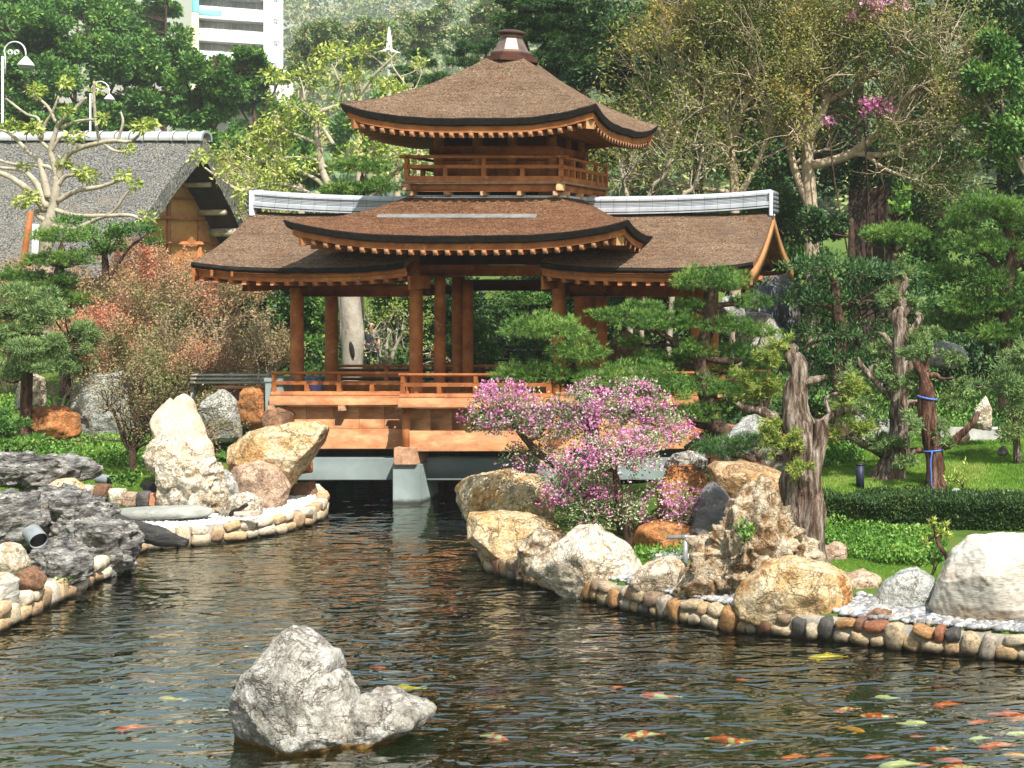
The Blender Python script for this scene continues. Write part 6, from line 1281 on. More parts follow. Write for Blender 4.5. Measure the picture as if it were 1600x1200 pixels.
# pruned pale limbed tree behind the tower (yellow green tufts)
def pollard(name, label, Y, limbs_, tufts, seed, trunk_n=12, n_tuft=46, L=.17, w=.08, r=.3, leaf=L_YEL, twig=True, gn=.10, thin=.62):
    rng = np.random.default_rng(seed); root = thing(name, P(limbs_[0][0][0], limbs_[0][0][1], Y), label, 'tree'); mb = MB(); nd = limbs(mb, [[(e[0], e[1], e[2]*thin, *e[3:]) for e in l] for l in limbs_], Y, trunk_n, gn, 6, seed, gscale=2.5); tips = []
    if twig:
        for p, r_ in nd[1:]:
            for _ in range(3):
                i = rng.integers(len(p)//2, len(p)); grow(mb, p[i], unit(rdirs(1, rng)[0]+[0, 0, .7]), rng.uniform(.5, 1.1), min(.03, r_[i]*.6), 1, rng, .7, .3, (1, 3), tips=tips)
    mb.build('trunk', BARK_P, root); mb = MB()
    for px, py, rp in tufts:
        c = P(px, py, Y+rng.uniform(-.5, .5)); rr = rp*S(Y)*1.1; n = int(n_tuft*1.9*(rp/12)**1.6); p = c+rdirs(n, rng)*(rng.random((n, 1))**.5)*rr*np.array([1, 1, .8]); add_leaves(mb, p, unit(p-c), L, w, rng, .8, -.1)
    for q, d in tips:
        if rng.random() < .6: n = 10; add_leaves(mb, q+rng.normal(0, .12, (n, 3)), np.tile(d, (n, 1)), L, w, rng, 1.0, 0)
    mb.build('leaves', leaf, root, smooth=False); return root
rng = np.random.default_rng(77)
tf = [(530, 88, 22), (505, 85, 16), (545, 130, 16), (470, 170, 18), (455, 200, 18), (430, 230, 18), (560, 190, 16), (590, 130, 14), (600, 165, 16), (640, 150, 16), (575, 225, 26), (610, 235, 26), (545, 245, 22), (640, 240, 22), (500, 215, 16), (440, 270, 20), (420, 285, 18), (480, 255, 18), (460, 300, 16), (405, 215, 16), (520, 130, 14), (430, 150, 14), (600, 270, 18), (380, 300, 14), (350, 265, 12), (330, 245, 14), (310, 245, 12), (415, 190, 14), (560, 110, 12), (655, 265, 16), (490, 130, 14)]
tf += [(rng.uniform(400, 660), rng.uniform(110, 300), rng.uniform(9, 16)) for _ in range(22)]
pollard('pollarded_tree', 'wide pale limbed tree with yellow green leaves left of the tower', 47.5,
  [[(540, gp(540, 47.5), 11), (530, 360, 10), (517, 301, 9), (504, 266, 8), (498, 223, 8), (493, 190, 7), (500, 176, 7), (515, 170, 6), (532, 164, 5)], [(530, 164, 5), (552, 160, 5), (580, 123, 4), (608, 95, 3), (620, 82, 1.5)], [(531, 166, 4), (533, 140, 3), (526, 118, 2.5), (518, 100, 1.5)], [(497, 225, 5), (475, 215, 4), (446, 203, 2.5), (425, 180, 1.5)], [(494, 190, 5), (478, 165, 3), (474, 140, 2), (468, 120, 1.2)], [(510, 262, 5), (490, 249, 4), (454, 246, 3), (405, 252, 2), (370, 235, 1.5)], [(521, 226, 5), (508, 205, 4), (496, 188, 4)], [(535, 330, 6), (500, 285, 5), (470, 268, 4), (430, 240, 3), (415, 210, 1.5)], [(540, 360, 7), (600, 285, 6), (640, 252, 5), (660, 235, 3)], [(550, 340, 6), (575, 250, 5), (590, 225, 3), (600, 190, 2)], [(525, 340, 5), (480, 300, 4), (430, 288, 4), (380, 298, 4), (345, 280, 3), (320, 262, 2)], [(480, 300, 4), (460, 295, 3), (445, 275, 2), (450, 255, 1.5)], [(552, 158, 3), (556, 145, 2.5), (564, 138, 1.5)], [(430, 288, 3), (425, 260, 2), (408, 240, 1.5)], [(620, 82, 2), (612, 100, 2), (640, 140, 2), (655, 160, 1.5)]], tf, 5, n_tuft=24, L=.18, w=.085)
# bare pollarded tree before the thatched house
pollard('pollarded_tree', 'nearly bare pale grey tree with sawn limbs before the thatched house', 46.0,
  [[(70, gp(70, 46), 14), (72, 380, 14), (78, 345, 13), (83, 322, 10), (87, 301, 9), (90, 276, 8)], [(90, 280, 8), (98, 252, 7.5), (114, 236, 7), (144, 226, 6), (177, 220, 5), (204, 221, 4), (223, 205, 3)], [(90, 278, 7), (84, 255, 6), (79, 235, 5.5), (86, 210, 5), (93, 192, 5), (120, 168, 4), (135, 152, 3)], [(79, 235, 4.5), (62, 216, 4), (60, 186, 3.5), (41, 178, 3), (9, 154, 2.5)], [(88, 192, 4), (74, 166, 3.5), (52, 148, 2.5)], [(88, 268, 5), (72, 260, 5), (40, 257, 4), (18, 256, 4), (-12, 246, 3)], [(74, 325, 9), (60, 292, 7), (38, 268, 5), (0, 262, 4), (-20, 258, 3)], [(76, 310, 9), (68, 275, 7), (60, 250, 6), (45, 238, 5), (17, 210, 4), (-8, 199, 3)], [(72, 330, 9), (48, 300, 8), (18, 278, 7), (-10, 266, 6)], [(90, 290, 6), (104, 275, 5), (129, 274, 4)], [(90, 315, 6), (118, 299, 6), (156, 292, 5), (192, 280, 3.5)], [(86, 328, 6), (118, 337, 5.5), (168, 337, 5), (207, 337, 4), (228, 350, 2.5)], [(80, 352, 6), (114, 358, 5), (150, 343, 4.5), (176, 331, 4), (198, 302, 3), (210, 290, 2)], [(156, 224, 4), (150, 192, 3.5), (147, 155, 3), (147, 127, 2.5)], [(184, 220, 3.5), (192, 192, 3), (189, 175, 2)], [(160, 222, 4), (175, 234, 3.5), (193, 238, 3)], [(96, 200, 4), (118, 190, 3.5), (140, 187, 3), (165, 186, 2)], [(72, 345, 7), (60, 338, 6), (54, 330, 5), (66, 330, 4)], [(78, 240, 4), (95, 215, 3.5), (120, 205, 3), (140, 215, 2)], [(64, 220, 3.5), (70, 195, 3.5), (82, 175, 3), (92, 150, 2.5)]],
  [(55, 142, 12), (18, 196, 10), (52, 200, 11), (115, 214, 10), (100, 128, 9), (222, 195, 12), (235, 192, 8), (140, 276, 12), (128, 268, 9), (45, 310, 13), (30, 318, 8), (163, 185, 8), (230, 340, 10), (210, 288, 8), (104, 172, 8), (198, 232, 9), (192, 275, 9), (100, 255, 8), (150, 140, 7), (40, 258, 6)], 6, n_tuft=44, L=.19, w=.10, r=.25, twig=False, gn=.08)
# cloud pine on the left
cloud_pine('cloud_pine', 'dark cloud pine with tiered pads in front of the thatched roof', 41.5, [(95, 370, 40, 19), (75, 407, 34, 19), (120, 408, 28, 20), (40, 432, 36, 18), (92, 440, 24, 20), (60, 450, 36, 18), (110, 468, 36, 12), (140, 470, 26, 12), (95, 487, 30, 14)], [[(105, gp(105, 41.5), 9), (100, 500, 8), (88, 450, 7), (95, 410, 6), (96, 385, 4)], [(92, 440, 4), (65, 432, 3), (45, 440, 2)]], leaf=L_PINE, seed=55, dens=260, L=.13, w=.017)
cloud_pine('cloud_pine', 'yellow green clipped pine behind the dark tiered one', 43.5, [(160, 365, 34, 20), (175, 385, 24, 22), (150, 392, 22, 18), (110, 345, 22, 10), (215, 358, 30, 12), (240, 378, 14, 9)], [[(165, gp(165, 43.5), 6), (165, 430, 5), (162, 390, 3)], [(168, 440, 3), (200, 390, 2), (225, 370, 1.5)]], leaf=L_LUSH, seed=56, dens=420, kind='leaf', L=.11, w=.05)
# green juniper on the left
leafy('spreading_juniper', 'big soft green juniper bush at the left edge', 36.5, [(30, 480, 70, 40), (90, 490, 50, 30), (50, 530, 90, 40), (110, 540, 50, 36), (20, 570, 60, 36), (90, 570, 60, 32), (140, 545, 20, 14), (-20, 520, 60, 80)], [[(40, gp(40, 36.5), 9), (42, 600, 8), (46, 550, 6), (50, 500, 4)], [(44, 570, 5), (85, 545, 4), (110, 530, 2)]], L_JUN, BARK_R, 60000, .12, .026, seed=57, k=120, fr=(.20, .34), cat='shrub', gap=(1.6, -.30), up=.5, shell=.45)
# russet shrubs
def shrub(name, label, px, Y, top, half, seed, leaf=L_RED, bark=BARK_T, stems=12, nleaf=11, lvl=3, lL=.078, lw=.042, spread=.62, group=None, leafspread=.10, r0=.022):
    rng = np.random.default_rng(seed); b = G(px, Y); root = thing(name, b, label, 'shrub', group); mb = MB(); tips = []; ztop = P(px, top, Y)[2]; H = ztop-b[2]; hw = half*S(Y)
    for k in range(stems):
        a = rng.uniform(0, 2*pi); e = np.array([cos(a)*hw*.75, sin(a)*hw*.6, H*.62]); grow(mb, b+np.array([cos(a), sin(a), 0])*.12+[0, 0, -.05], e, np.linalg.norm(e)*rng.uniform(.6, .85), r0, lvl, rng, spread, .30, (3, 4), .52, tips, .16, 5)
    mb.build('stems', bark, root); tp = np.array([q for q, _ in tips]); td = np.array([d for _, d in tips]); k = np.repeat(np.arange(len(tp)), nleaf); p = tp[k]+rng.normal(0, leafspread, (len(k), 3)); t = np.clip(.5+.45*fbm(p*.8, 2, 7)+rng.normal(0, .2, len(k)), 0, 1)
    mb = MB(); add_leaves(mb, p, td[k], lL, lw, rng, 1.2, .1, t); mb.build('leaves', leaf, root, smooth=False); return root
shrub('russet_shrub', 'russet leaved shrub in the middle of the left slope', 205, 41.0, 400, 90, 301)
shrub('russet_shrub', 'tall russet shrub just left of the pavilion roof', 290, 42.5, 350, 80, 302)
shrub('russet_shrub', 'russet shrub left of the dark cloud pine', 15, 43.5, 370, 70, 303)
shrub('russet_shrub', 'pale twiggy russet shrub left of the bridge rail', 320, 39.5, 450, 75, 304, leaf=L_DRY, nleaf=4)
shrub('russet_shrub', 'low russet shrub above the pale grey rock', 200, 39.0, 480, 80, 305)
shrub('russet_shrub', 'russet shrub behind the standing stone', 265, 38.0, 530, 70, 306, leaf=L_DRY, nleaf=6)
shrub('russet_shrub', 'green tinged russet shrub under the thatched gable', 240, 46.0, 350, 80, 307)
shrub('russet_shrub', 'russet shrub touching the left wing eave', 345, 45.0, 380, 60, 308)
shrub('russet_shrub', 'salmon coloured shrub between the pale grey rock and the dark pine', 150, 40.2, 440, 80, 320)
shrub('russet_shrub', 'wide russet shrub below the thatched roof corner', 215, 44.5, 370, 90, 321)
shrub('russet_shrub', 'brownish shrub in front of the silver grey fence', 300, 38.6, 500, 80, 322, leaf=L_RED, nleaf=5)
shrub('russet_shrub', 'thin russet shrub beside the first pavilion column', 395, 41.5, 470, 50, 323, leaf=L_DRY, nleaf=4)
shrub('russet_shrub', 'dry twiggy shrub above the white gravel end', 345, 37.0, 590, 45, 309, leaf=L_DRY, nleaf=5, stems=6)
twig_tree('bare_sapling', 'small sapling with a dark stem and thin dry leaves left of the standing stone', 33.8, [[(210, gp(210, 33.8, 2), 6), (207, 720, 5), (212, 680, 4), (218, 640, 3), (222, 600, 2)], [(209, 712, 4), (195, 690, 3), (180, 650, 2), (165, 630, 1.2)], [(212, 690, 3.5), (235, 665, 3), (260, 640, 2), (290, 640, 1.2)], [(214, 670, 3), (205, 630, 2), (200, 595, 1.2)], [(210, 700, 3), (240, 690, 2), (280, 692, 1.2), (320, 690, 1)]], 33, L_DRY, BARK_D, 2, .7, 8, .06, .028, 5, leafspread=.09, cat='sapling', start=.25)
twig_tree('bare_sapling', 'tiny bare white branched shrub beside the pale grey rock', 37.2, [[(88, gp(88, 37.2), 3), (86, 630, 2), (78, 610, 1.5)], [(88, gp(88, 37.2), 3), (98, 630, 2), (108, 612, 1.2)]], 34, L_DRY, DEADW, 2, .35, 0, .05, .02, 4, cat='sapling', start=.2)
shrub('twiggy_shrub', 'bare brownish thicket behind the thatched gable', 350, 70.0, 165, 60, 311, leaf=L_OLIVE, nleaf=3, lL=.18, lw=.08, leafspread=.2, r0=.05)
shrub('twiggy_shrub', 'pale leafless thicket between the gable and the pale limbed tree', 410, 66.0, 185, 50, 312, leaf=L_YEL, nleaf=2, lL=.18, lw=.08, leafspread=.2, r0=.05)
leafy('dark_shrub', 'dark low juniper mat at the left edge of the slope', 33.5, [(10, 665, 40, 20), (30, 690, 36, 14), (-20, 660, 40, 30)], [[(10, gp(10, 33.5), 4), (12, 680, 3), (12, 668, 2)]], L_BROAD, BARK_D, 6000, .10, .04, seed=62, k=24, cat='shrub')

# tall trees behind the house
tall = [(40, 92.0, [(40, 110, 95, 90), (10, 40, 90, 50), (50, 195, 90, 45)], L_BROAD, 'tall dense tree behind the first lamp post at the left'), (145, 96.0, [(150, 90, 90, 90), (120, 30, 80, 45), (150, 190, 90, 50)], L_BROAD, 'tall dense tree behind the second lamp post'),
        (235, 98.0, [(235, 100, 66, 70), (205, 55, 50, 45), (255, 175, 80, 55)], L_BROAD, 'rounded dark tree beside the white building'), (335, 88.0, [(330, 130, 70, 50), (370, 110, 50, 40), (310, 175, 50, 40)], L_BROAD, 'lower bright tree overlapping the white building'),
        (258, 125.0, [(245, 15, 34, 24), (225, 40, 40, 30)], L_BROAD, 'small rounded treetop against the white sky'), (120, 130.0, [(110, 5, 110, 26), (20, 10, 80, 30)], L_BROAD, 'far tree crowns along the top left edge'), (400, 110.0, [(395, 120, 26, 30), (375, 150, 40, 30)], L_BROADD, 'dark tree at the corner of the white building')]
for j, (px, Yd, cr, lf, lb) in enumerate(tall):
    leafy('tall_tree', lb, Yd, cr, [[(px, gp(px, Yd), 4), (px+4, 260, 3.5), (px-3, 170, 3), (px, 90, 2), (px+2, cr[0][1]-20, 1)], [(px, 200, 2), (px+30, 140, 1.5), (px+45, 100, 1)], [(px, 210, 2), (px-35, 150, 1.5), (px-50, 110, 1)]], lf, BARK_D, 46000 if cr[0][2] > 60 else 20000, .31*Yd/95, .18*Yd/95, seed=320+j, k=84, fr=(.22, .36), gap=(.5, -.22))
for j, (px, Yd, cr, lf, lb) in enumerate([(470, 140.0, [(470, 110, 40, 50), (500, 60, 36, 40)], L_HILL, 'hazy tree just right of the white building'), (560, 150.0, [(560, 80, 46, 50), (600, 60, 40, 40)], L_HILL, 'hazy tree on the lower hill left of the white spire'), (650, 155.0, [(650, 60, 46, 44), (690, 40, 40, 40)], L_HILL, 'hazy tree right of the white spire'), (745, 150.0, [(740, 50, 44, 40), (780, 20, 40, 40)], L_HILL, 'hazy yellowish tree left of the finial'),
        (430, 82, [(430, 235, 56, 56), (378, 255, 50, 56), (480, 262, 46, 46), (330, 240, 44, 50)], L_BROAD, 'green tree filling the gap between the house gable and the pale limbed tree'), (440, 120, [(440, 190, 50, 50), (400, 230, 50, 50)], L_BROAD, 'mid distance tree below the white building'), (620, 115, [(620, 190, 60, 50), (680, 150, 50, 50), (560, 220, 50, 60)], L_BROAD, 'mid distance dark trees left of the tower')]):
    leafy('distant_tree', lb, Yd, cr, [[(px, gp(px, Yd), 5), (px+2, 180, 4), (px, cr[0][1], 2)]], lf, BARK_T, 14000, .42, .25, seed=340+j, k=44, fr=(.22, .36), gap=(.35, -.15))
# wooded hillside (nobody could count it)
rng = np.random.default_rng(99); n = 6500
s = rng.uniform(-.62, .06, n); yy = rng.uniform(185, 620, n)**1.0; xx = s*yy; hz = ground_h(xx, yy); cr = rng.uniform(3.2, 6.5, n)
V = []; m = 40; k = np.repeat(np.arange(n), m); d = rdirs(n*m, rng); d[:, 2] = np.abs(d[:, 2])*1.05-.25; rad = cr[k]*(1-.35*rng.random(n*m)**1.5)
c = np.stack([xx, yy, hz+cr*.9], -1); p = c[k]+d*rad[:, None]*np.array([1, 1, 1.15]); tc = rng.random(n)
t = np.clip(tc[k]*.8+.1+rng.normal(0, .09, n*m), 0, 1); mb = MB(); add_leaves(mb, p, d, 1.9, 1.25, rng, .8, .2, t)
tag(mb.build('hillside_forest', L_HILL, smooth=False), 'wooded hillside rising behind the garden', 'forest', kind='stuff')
# ------------------------------------------------------------------ thatched house on the left
HX, HY, HZ = -36.6, 62.0, 11.45
GABLEW = surf('orange_gable_boards', [(.3, (.40, .16, .05)), (.7, (.56, .27, .10))], 1.6, .7, 20, .2, .005, (1, 1, 2))  # plain orange tone of the boards themselves
SHADEU = surf('shade_dark_roof_underside', [(.3, (.02, .014, .010)), (.7, (.07, .045, .03))], 3, .95, 20, .5, .02, (1, .3, 1), spec=.05)  # near-black underside: shade below the thatch is put into the colour
hs = thing('thatched_house', (HX-8, HY, 4.5), 'house with a steep grey thatched roof and white ridge tiles', 'house')
hl = 17.0; run, drop, th = 6.4, 6.1, .62
ns, nx = 16, 60
def hroof(sg):
    xs = np.linspace(HX-hl, HX, nx+1); s = np.linspace(0, 1, ns+1)
    X, Sg = np.meshgrid(xs, s); yy = HY+sg*run*Sg; zz = HZ-drop*(Sg*.92+.08*Sg**2)
    # the gable end leans outwards at the top
    X = X+np.clip((X-(HX-3))/3, 0, 1)*(0.55*(1-Sg))
    v = np.stack([X, yy, zz], -1).reshape(-1, 3); v[:, 2] += .07*fbm(v*1.6, 3, 4); i = np.arange(ns)[:, None]*(nx+1)+np.arange(nx)[None]
    f = np.stack([i, i+1, i+nx+2, i+nx+1], -1).reshape(-1, 4); n1 = len(f)
    nrm = np.array([0, sg*drop, run]); nrm = nrm/np.linalg.norm(nrm); u = v-nrm*th
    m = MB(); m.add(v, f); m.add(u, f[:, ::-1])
    e = np.arange(ns+1)*(nx+1)+nx; b_ = np.arange(nx+1)+ns*(nx+1)
    for ed in (e, b_):
        m.add(np.vstack([v[ed], u[ed]]), np.stack([np.arange(len(ed)-1), np.arange(1, len(ed)), len(ed)+np.arange(1, len(ed)), len(ed)+np.arange(len(ed)-1)], -1))
    ob = m.build('thatch_slope', [THATCH, SHADEU], hs); mi = np.zeros(len(ob.data.polygons), np.int32); mi[n1:2*n1] = 1; ob.data.polygons.foreach_set('material_index', mi); return ob
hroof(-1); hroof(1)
m = MB()
for k in range(28):
    x0 = HX+.62-k*.64
    for q, (xa, xb, r) in enumerate(((x0-.64, x0-.06, .36), (x0-.12, x0, .41))):
        a = np.linspace(-.35, pi+.35, 13); rs = [np.stack([np.full(13, x), HY+r*np.cos(a), HZ-.02+r*.85*np.sin(a)], -1) for x in (xa, xb)]; n_ = 13
        m.add(np.vstack(rs), np.stack([np.arange(12), np.arange(1, 13), 13+np.arange(1, 13), 13+np.arange(12)], -1))
m.build('ridge_tiles', LTILE, hs)
a = np.linspace(-.35, pi+.35, 13); m = MB(); rs = [np.stack([np.full(13, HX+.63), HY+r*np.cos(a), HZ-.02+r*.85*np.sin(a)], -1) for r in (.42, .30)]; m.add(np.vstack(rs), np.stack([np.arange(12), np.arange(1, 13), 13+np.arange(1, 13), 13+np.arange(12)], -1)); m.build('ridge_end_tile', RIDGE, hs)
gx_ = HX-1.1; m = MB()
tri = [(gx_, HY-run*.93, HZ-drop-.3), (gx_, HY+run*.93, HZ-drop-.3), (gx_, HY, HZ-.75)]; m.add(tri+[(x-.2, y, z) for x, y, z in tri], [(0, 1, 2)]); m.build('gable_wall', GABLEW, hs, smooth=False)
m = MB(); m.bbox((gx_-15, HY-5.2, 3.2), (gx_-.05, HY+5.2, 5.8)); m.build('house_wall', GABLEW, hs)
for y in (HY-3.5, HY-2.3, HY, HY+2.3): MB().bbox((gx_+.003, y-.10, HZ-drop-.3), (gx_+.09, y+.10, HZ-.9-abs(y-HY)*.98), .01).build('gable_post', WOOD, hs)
for z in (HZ-2.6, HZ-3.5, HZ-4.6): MB().bbox((gx_+.092, HY-(HZ-.8-z)*.98, z-.07), (gx_+.15, HY+(HZ-.8-z)*.98, z+.07), .01).build('gable_rail', WOOD, hs)
vt = MB().bbox((gx_+.10, HY-1.75, HZ-3.55), (gx_+.16, HY-.75, HZ-2.65)).build('vent', WOODD, hs)
for k in range(6): MB().box((gx_+.165, HY-1.68, HZ-3.47+k*.14), (gx_+.19, HY-.82, HZ-3.40+k*.14)).build('vent_slat', DEADW, vt)
for k, (dz, r) in enumerate([(2.0, .11), (3.2, .13), (4.1, .19), (5.2, .15)]):
    for sg in (-1, 1):
        y = HY+sg*(dz-.9)*1.0; m = MB(); tube(m, [(gx_-.4, y, HZ-dz), (HX+.15, y, HZ-dz)], r, 12); m.build('purlin', BARK_P if dz > 4 else BARK_T, hs)

# ------------------------------------------------------------------ white apartment block
BY = 205.0; s_ = S(BY)
bt = thing('apartment_building', P(306, 300, BY-1), 'white apartment building with pale glass balconies and a turquoise corner', 'building')
def bx(px0, py0, px1, py1, y0, y1): a = P(px0, py1, BY); b = P(px1, py0, BY); return (a[0], BY+y0, a[2]), (b[0], BY+y1, b[2])
PGLASS = surf('pale_green_glass', [(.3, (.60, .72, .70)), (.7, (.70, .80, .78))], .3, .15, 2, .0, .01, spec=.6)
WINGL = surf('grey_window_glass', [(.3, (.40, .43, .46)), (.7, (.52, .55, .57))], .2, .4, 2, .0, .01, spec=.3)
TURQ = surf('turquoise_paint', [(.3, (.18, .62, .66)), (.7, (.24, .70, .74))], .5, .7, 2, .0, .01)
YELP = surf('pale_yellow_paint', [(.3, (.74, .66, .36)), (.7, (.78, .70, .42))], .5, .7, 2, .0, .01)
MB().bbox(*bx(306, -160, 452, 300, 1.5, 16), .05).build('wall', CREAMP, bt)
MB().bbox(*bx(420, -160, 452, 300, -1.0, 1.49), .05).build('wall', CREAMP, bt)
MB().bbox(*bx(306, -160, 317, 21, -1.05, 1.49), .05).build('corner_stripe', TURQ, bt)
MB().bbox(*bx(306, 21.2, 317, 300, -1.0, 1.49), .05).build('corner_pier', YELP, bt)
MB().bbox(*bx(440, 103, 468, 300, -2.0, 10), .05).build('annex', CREAMP, bt)
for k in range(-4, 5):
    y = 24+35*k
    sl = MB().bbox(*bx(317, y-2, 420, y+5.5, -1.1, 1.49), .04).build('balcony_slab', CREAMP, bt)
    if k == 0: MB().bbox(*bx(317, 15.8, 353, 24.6, -1.16, -1.105), .02).build('turquoise_band', TURQ, bt)
    MB().bbox(*bx(318, y-14, 420, y-2.2, -1.08, -.98), .02).build('balcony_glass', PGLASS, bt)
    for (xa, xb) in ((318, 355), (368, 409)):
        wd = MB().bbox(*bx(xa, y-28, xb, y-3, 1.40, 1.48), .02).build('window', WINGL, bt); m = MB()
        for q in range(5): x = xa+(xb-xa)*q/4; m.box(*bx(x-.5, y-28, x+.5, y-3, 1.32, 1.39))
        m.box(*bx(xa, y-19.2, xb, y-18.4, 1.33, 1.385)); m.build('window_frame', CREAMP, wd)
    wd = MB().bbox(*bx(436, y-8, 447, y+6, -1.04, -.99), .02).build('window', WINGL, bt)
    m = MB(); m.box(*bx(441, y-8, 442, y+6, -1.1, -1.045)); m.box(*bx(436, y-1.6, 441, y-.6, -1.1, -1.045)); m.box(*bx(442, y-1.6, 447, y-.6, -1.1, -1.045)); m.build('window_frame', CREAMP, wd)

bt.rotation_euler = (0, 0, radians(29)); bt.scale = (.86, 1, 1)
# ------------------------------------------------------------------ lamps and the white spire
def street_lamp(label, px, base_px_top, Y, hook, scale):
    x0, y0 = px, base_px_top; g = G(px, Y); root = thing('street_lamp', g, label, 'street lamp'); k = S(Y)*scale
    top = P(px, y0, Y); m = MB(); tube(m, np.vstack([g-[0, 0, .1], top]), .052, 10); m.build('pole', WHITE, root)
    a = np.linspace(pi, .12, 15); r = 17*k; c = top+np.array([r, 0, 5*k]); p = np.stack([c[0]+r*np.cos(a), np.full(15, c[1]), c[2]+r*1.05*np.sin(a)], -1); m = MB()
    tube(m, np.vstack([top+[.14, 0, -.9], top+[.14, 0, 0]+[0, 0, 0], p[1:]+[.07, 0, 0], p[-1]+[.09, 0, -.35]]), .034, 8); tube(m, [top+[0, 0, -.6], top+[.16, 0, -.6]], .03, 6); tube(m, [top+[0, 0, -.1], top+[.16, 0, -.1]], .03, 6); m.build('gooseneck', WHITE, root)
    m = MB()
    for sx in (-1, 1):
        t = np.linspace(0, 3.4*pi, 36); rr = .06*k/S(75)+.0085*t*k*30; q = c+np.array([sx*5.2*k, 0, 1.5*k]); tube(m, np.stack([q[0]+sx*rr*np.cos(t), np.full(36, q[1]), q[2]+rr*np.sin(t)], -1), .02, 5)
    m.build('scroll', WHITE, root)
    e = p[-1]+[.09, 0, -.35]; n = 16; aa = np.linspace(0, 2*pi, n, endpoint=False)
    prof = [(.05, .1), (.12, .02), (.22, -.10), (.36, -.30), (.38, -.36), (.34, -.37)]; rs = [np.stack([e[0]+R*scale*np.cos(aa)*1, e[1]+R*scale*np.sin(aa), np.full(n, e[2]+z*scale)], -1) for R, z in prof]; sh = rings(MB(), rs).build('lamp_shade', WHITE, root)
    v, f = ico(3); MB().add(v*np.array([.30, .30, .24])*scale+e+[0, 0, -.40*scale], f).build('globe', GREYCAN, sh)
street_lamp('taller white street lamp with curled gooseneck at the left edge', 4, 88, 72.0, None, 1.0)
street_lamp('smaller white street lamp behind the pale limbed tree', 141, 146, 92.0, None, .82)
Y = 70.0; spx = thing('white_spire', G(611, Y), 'slender white spire pole with a small round plate against the hill', 'pole')
m = MB(); top = P(608, 42, Y); g = G(611, Y); tube(m, [g, P(608, 88, Y), P(608, 86, Y), P(608, 60, Y), top], [.16, .14, .17, .12, .02], 10); m.build('pole', WHITE, spx)
m = MB(); n = 20; aa = np.linspace(0, 2*pi, n, endpoint=False); e = P(608, 82, Y); rings(m, [np.stack([e[0]+R*np.cos(aa), e[1]+R*np.sin(aa), np.full(n, e[2]+z)], -1) for R, z in ((.1, .22), (.3, .10), (.55, 0), (.52, -.06), (.1, -.02))]); m.build('plate', WHITE, spx)

# ------------------------------------------------------------------ fences, pillars, garden fittings
pl = thing('grey_pillar', (-18.95*1.005, 36.4, 0), 'grey green square pillar ending the fence left of the bridge', 'pillar')
a = P(421, 640, 36.2); b = P(449, 589, 36.2); MB().bbox((a[0], 35.98, a[2]-.4), (b[0], 36.5, b[2]-.12), .015).build('shaft', CONC, pl)
MB().bbox((a[0]-.02, 35.96, b[2]-.118), (b[0]+.02, 36.52, b[2]), .012).build('cap', CONC, pl)
pl = thing('grey_pillar', P(490, 640, 39.6), 'second grey pillar seen through the railing behind the first column', 'pillar')
a = P(477, 640, 39.6); b = P(505, 588, 39.6); MB().bbox((a[0], 39.4, 1.5), (b[0], 39.9, b[2]-.12), .015).build('shaft', CONC, pl); MB().bbox((a[0]-.02, 39.38, b[2]-.118), (b[0]+.02, 39.92, b[2]), .012).build('cap', CONC, pl)
BLUEB = surf('blue_lilac_plastic', [(.3, (.20, .22, .58)), (.7, (.30, .32, .70))], 2, .5, 20, .05, .002)
bn = thing('blue_bin', P(489, 612, 37.7), 'small lilac blue bin standing on the bridge floor', 'bin'); c = P(489, 612, 37.7)
m = MB(); m.bbox((c[0]-.16, 37.55, 2.565), (c[0]+.16, 37.85, 2.98), .03); m.build('body', BLUEB, bn); MB().bbox((c[0]-.18, 37.53, 2.981), (c[0]+.18, 37.87, 3.02), .015).build('lid', GREYCAN, bn)
GREYW = surf('silver_grey_rail_wood', [(.3, (.22, .20, .18)), (.7, (.48, .45, .41))], 4, .85, 30, .3, .004, (.3, 1, 1))
def rail_fence(name, label, px0, px1, Y0, Y1, ys, post_n, mat, thick=.05, gz=None, pmat=None):
    a = P(px0, 500, Y0); b = P(px1, 500, Y1); root = thing(name, G(px0, Y0) if gz is None else np.array([a[0], a[1], gz]), label, 'fence')
    for y in ys:
        m = MB(); tube(m, [P(px0, y, Y0), P(px1, y, Y1)], thick, 8); m.build('rail', mat, root)
    for k in range(post_n):
        t = k/(post_n-1); px, Yk = px0+(px1-px0)*t, Y0+(Y1-Y0)*t; tp = P(px, ys[0]-3, Yk); g = G(px, Yk); m = MB(); m.bbox((tp[0]-.055, Yk-.045+.1, min(g[2], tp[2]-.8)-.1), (tp[0]+.055, Yk+.055+.1, tp[2]), .01); m.build('post', pmat or mat, root)
    return root
rail_fence('rail_fence', 'weathered silver grey three rail fence left of the pillar', 175, 421, 38.6, 37.2, (586, 592, 598), 5, GREYW, .035)
tb = thing('low_timber_wall', P(380, 640, 37.4), 'low brown boarded wall under the silver grey fence', 'wall'); a = P(335, 605, 37.5); b = P(421, 605, 37.5)
MB().bbox((a[0], 37.45, .6), (b[0], 37.6, 2.72), .01).build('boards', WOODD, tb); MB().bbox((a[0], 37.4, 2.722), (b[0], 37.65, 2.80), .01).build('cap_rail', WOODP, tb)
rail_fence('rail_fence', 'dark brown rail fence of the path seen through the middle bay', 660, 880, 44.5, 43.5, (548, 562), 6, BLACKW, .05)
rail_fence('rail_fence', 'nearer dark handrail behind the bridge deck', 520, 870, 40.8, 40.2, (578, 592), 7, WOODD, .045)
rail_fence('rail_fence', 'dark fence at the end of the bridge behind the pines', 1030, 1200, 41.5, 42.5, (580, 594), 4, WOODD, .045)
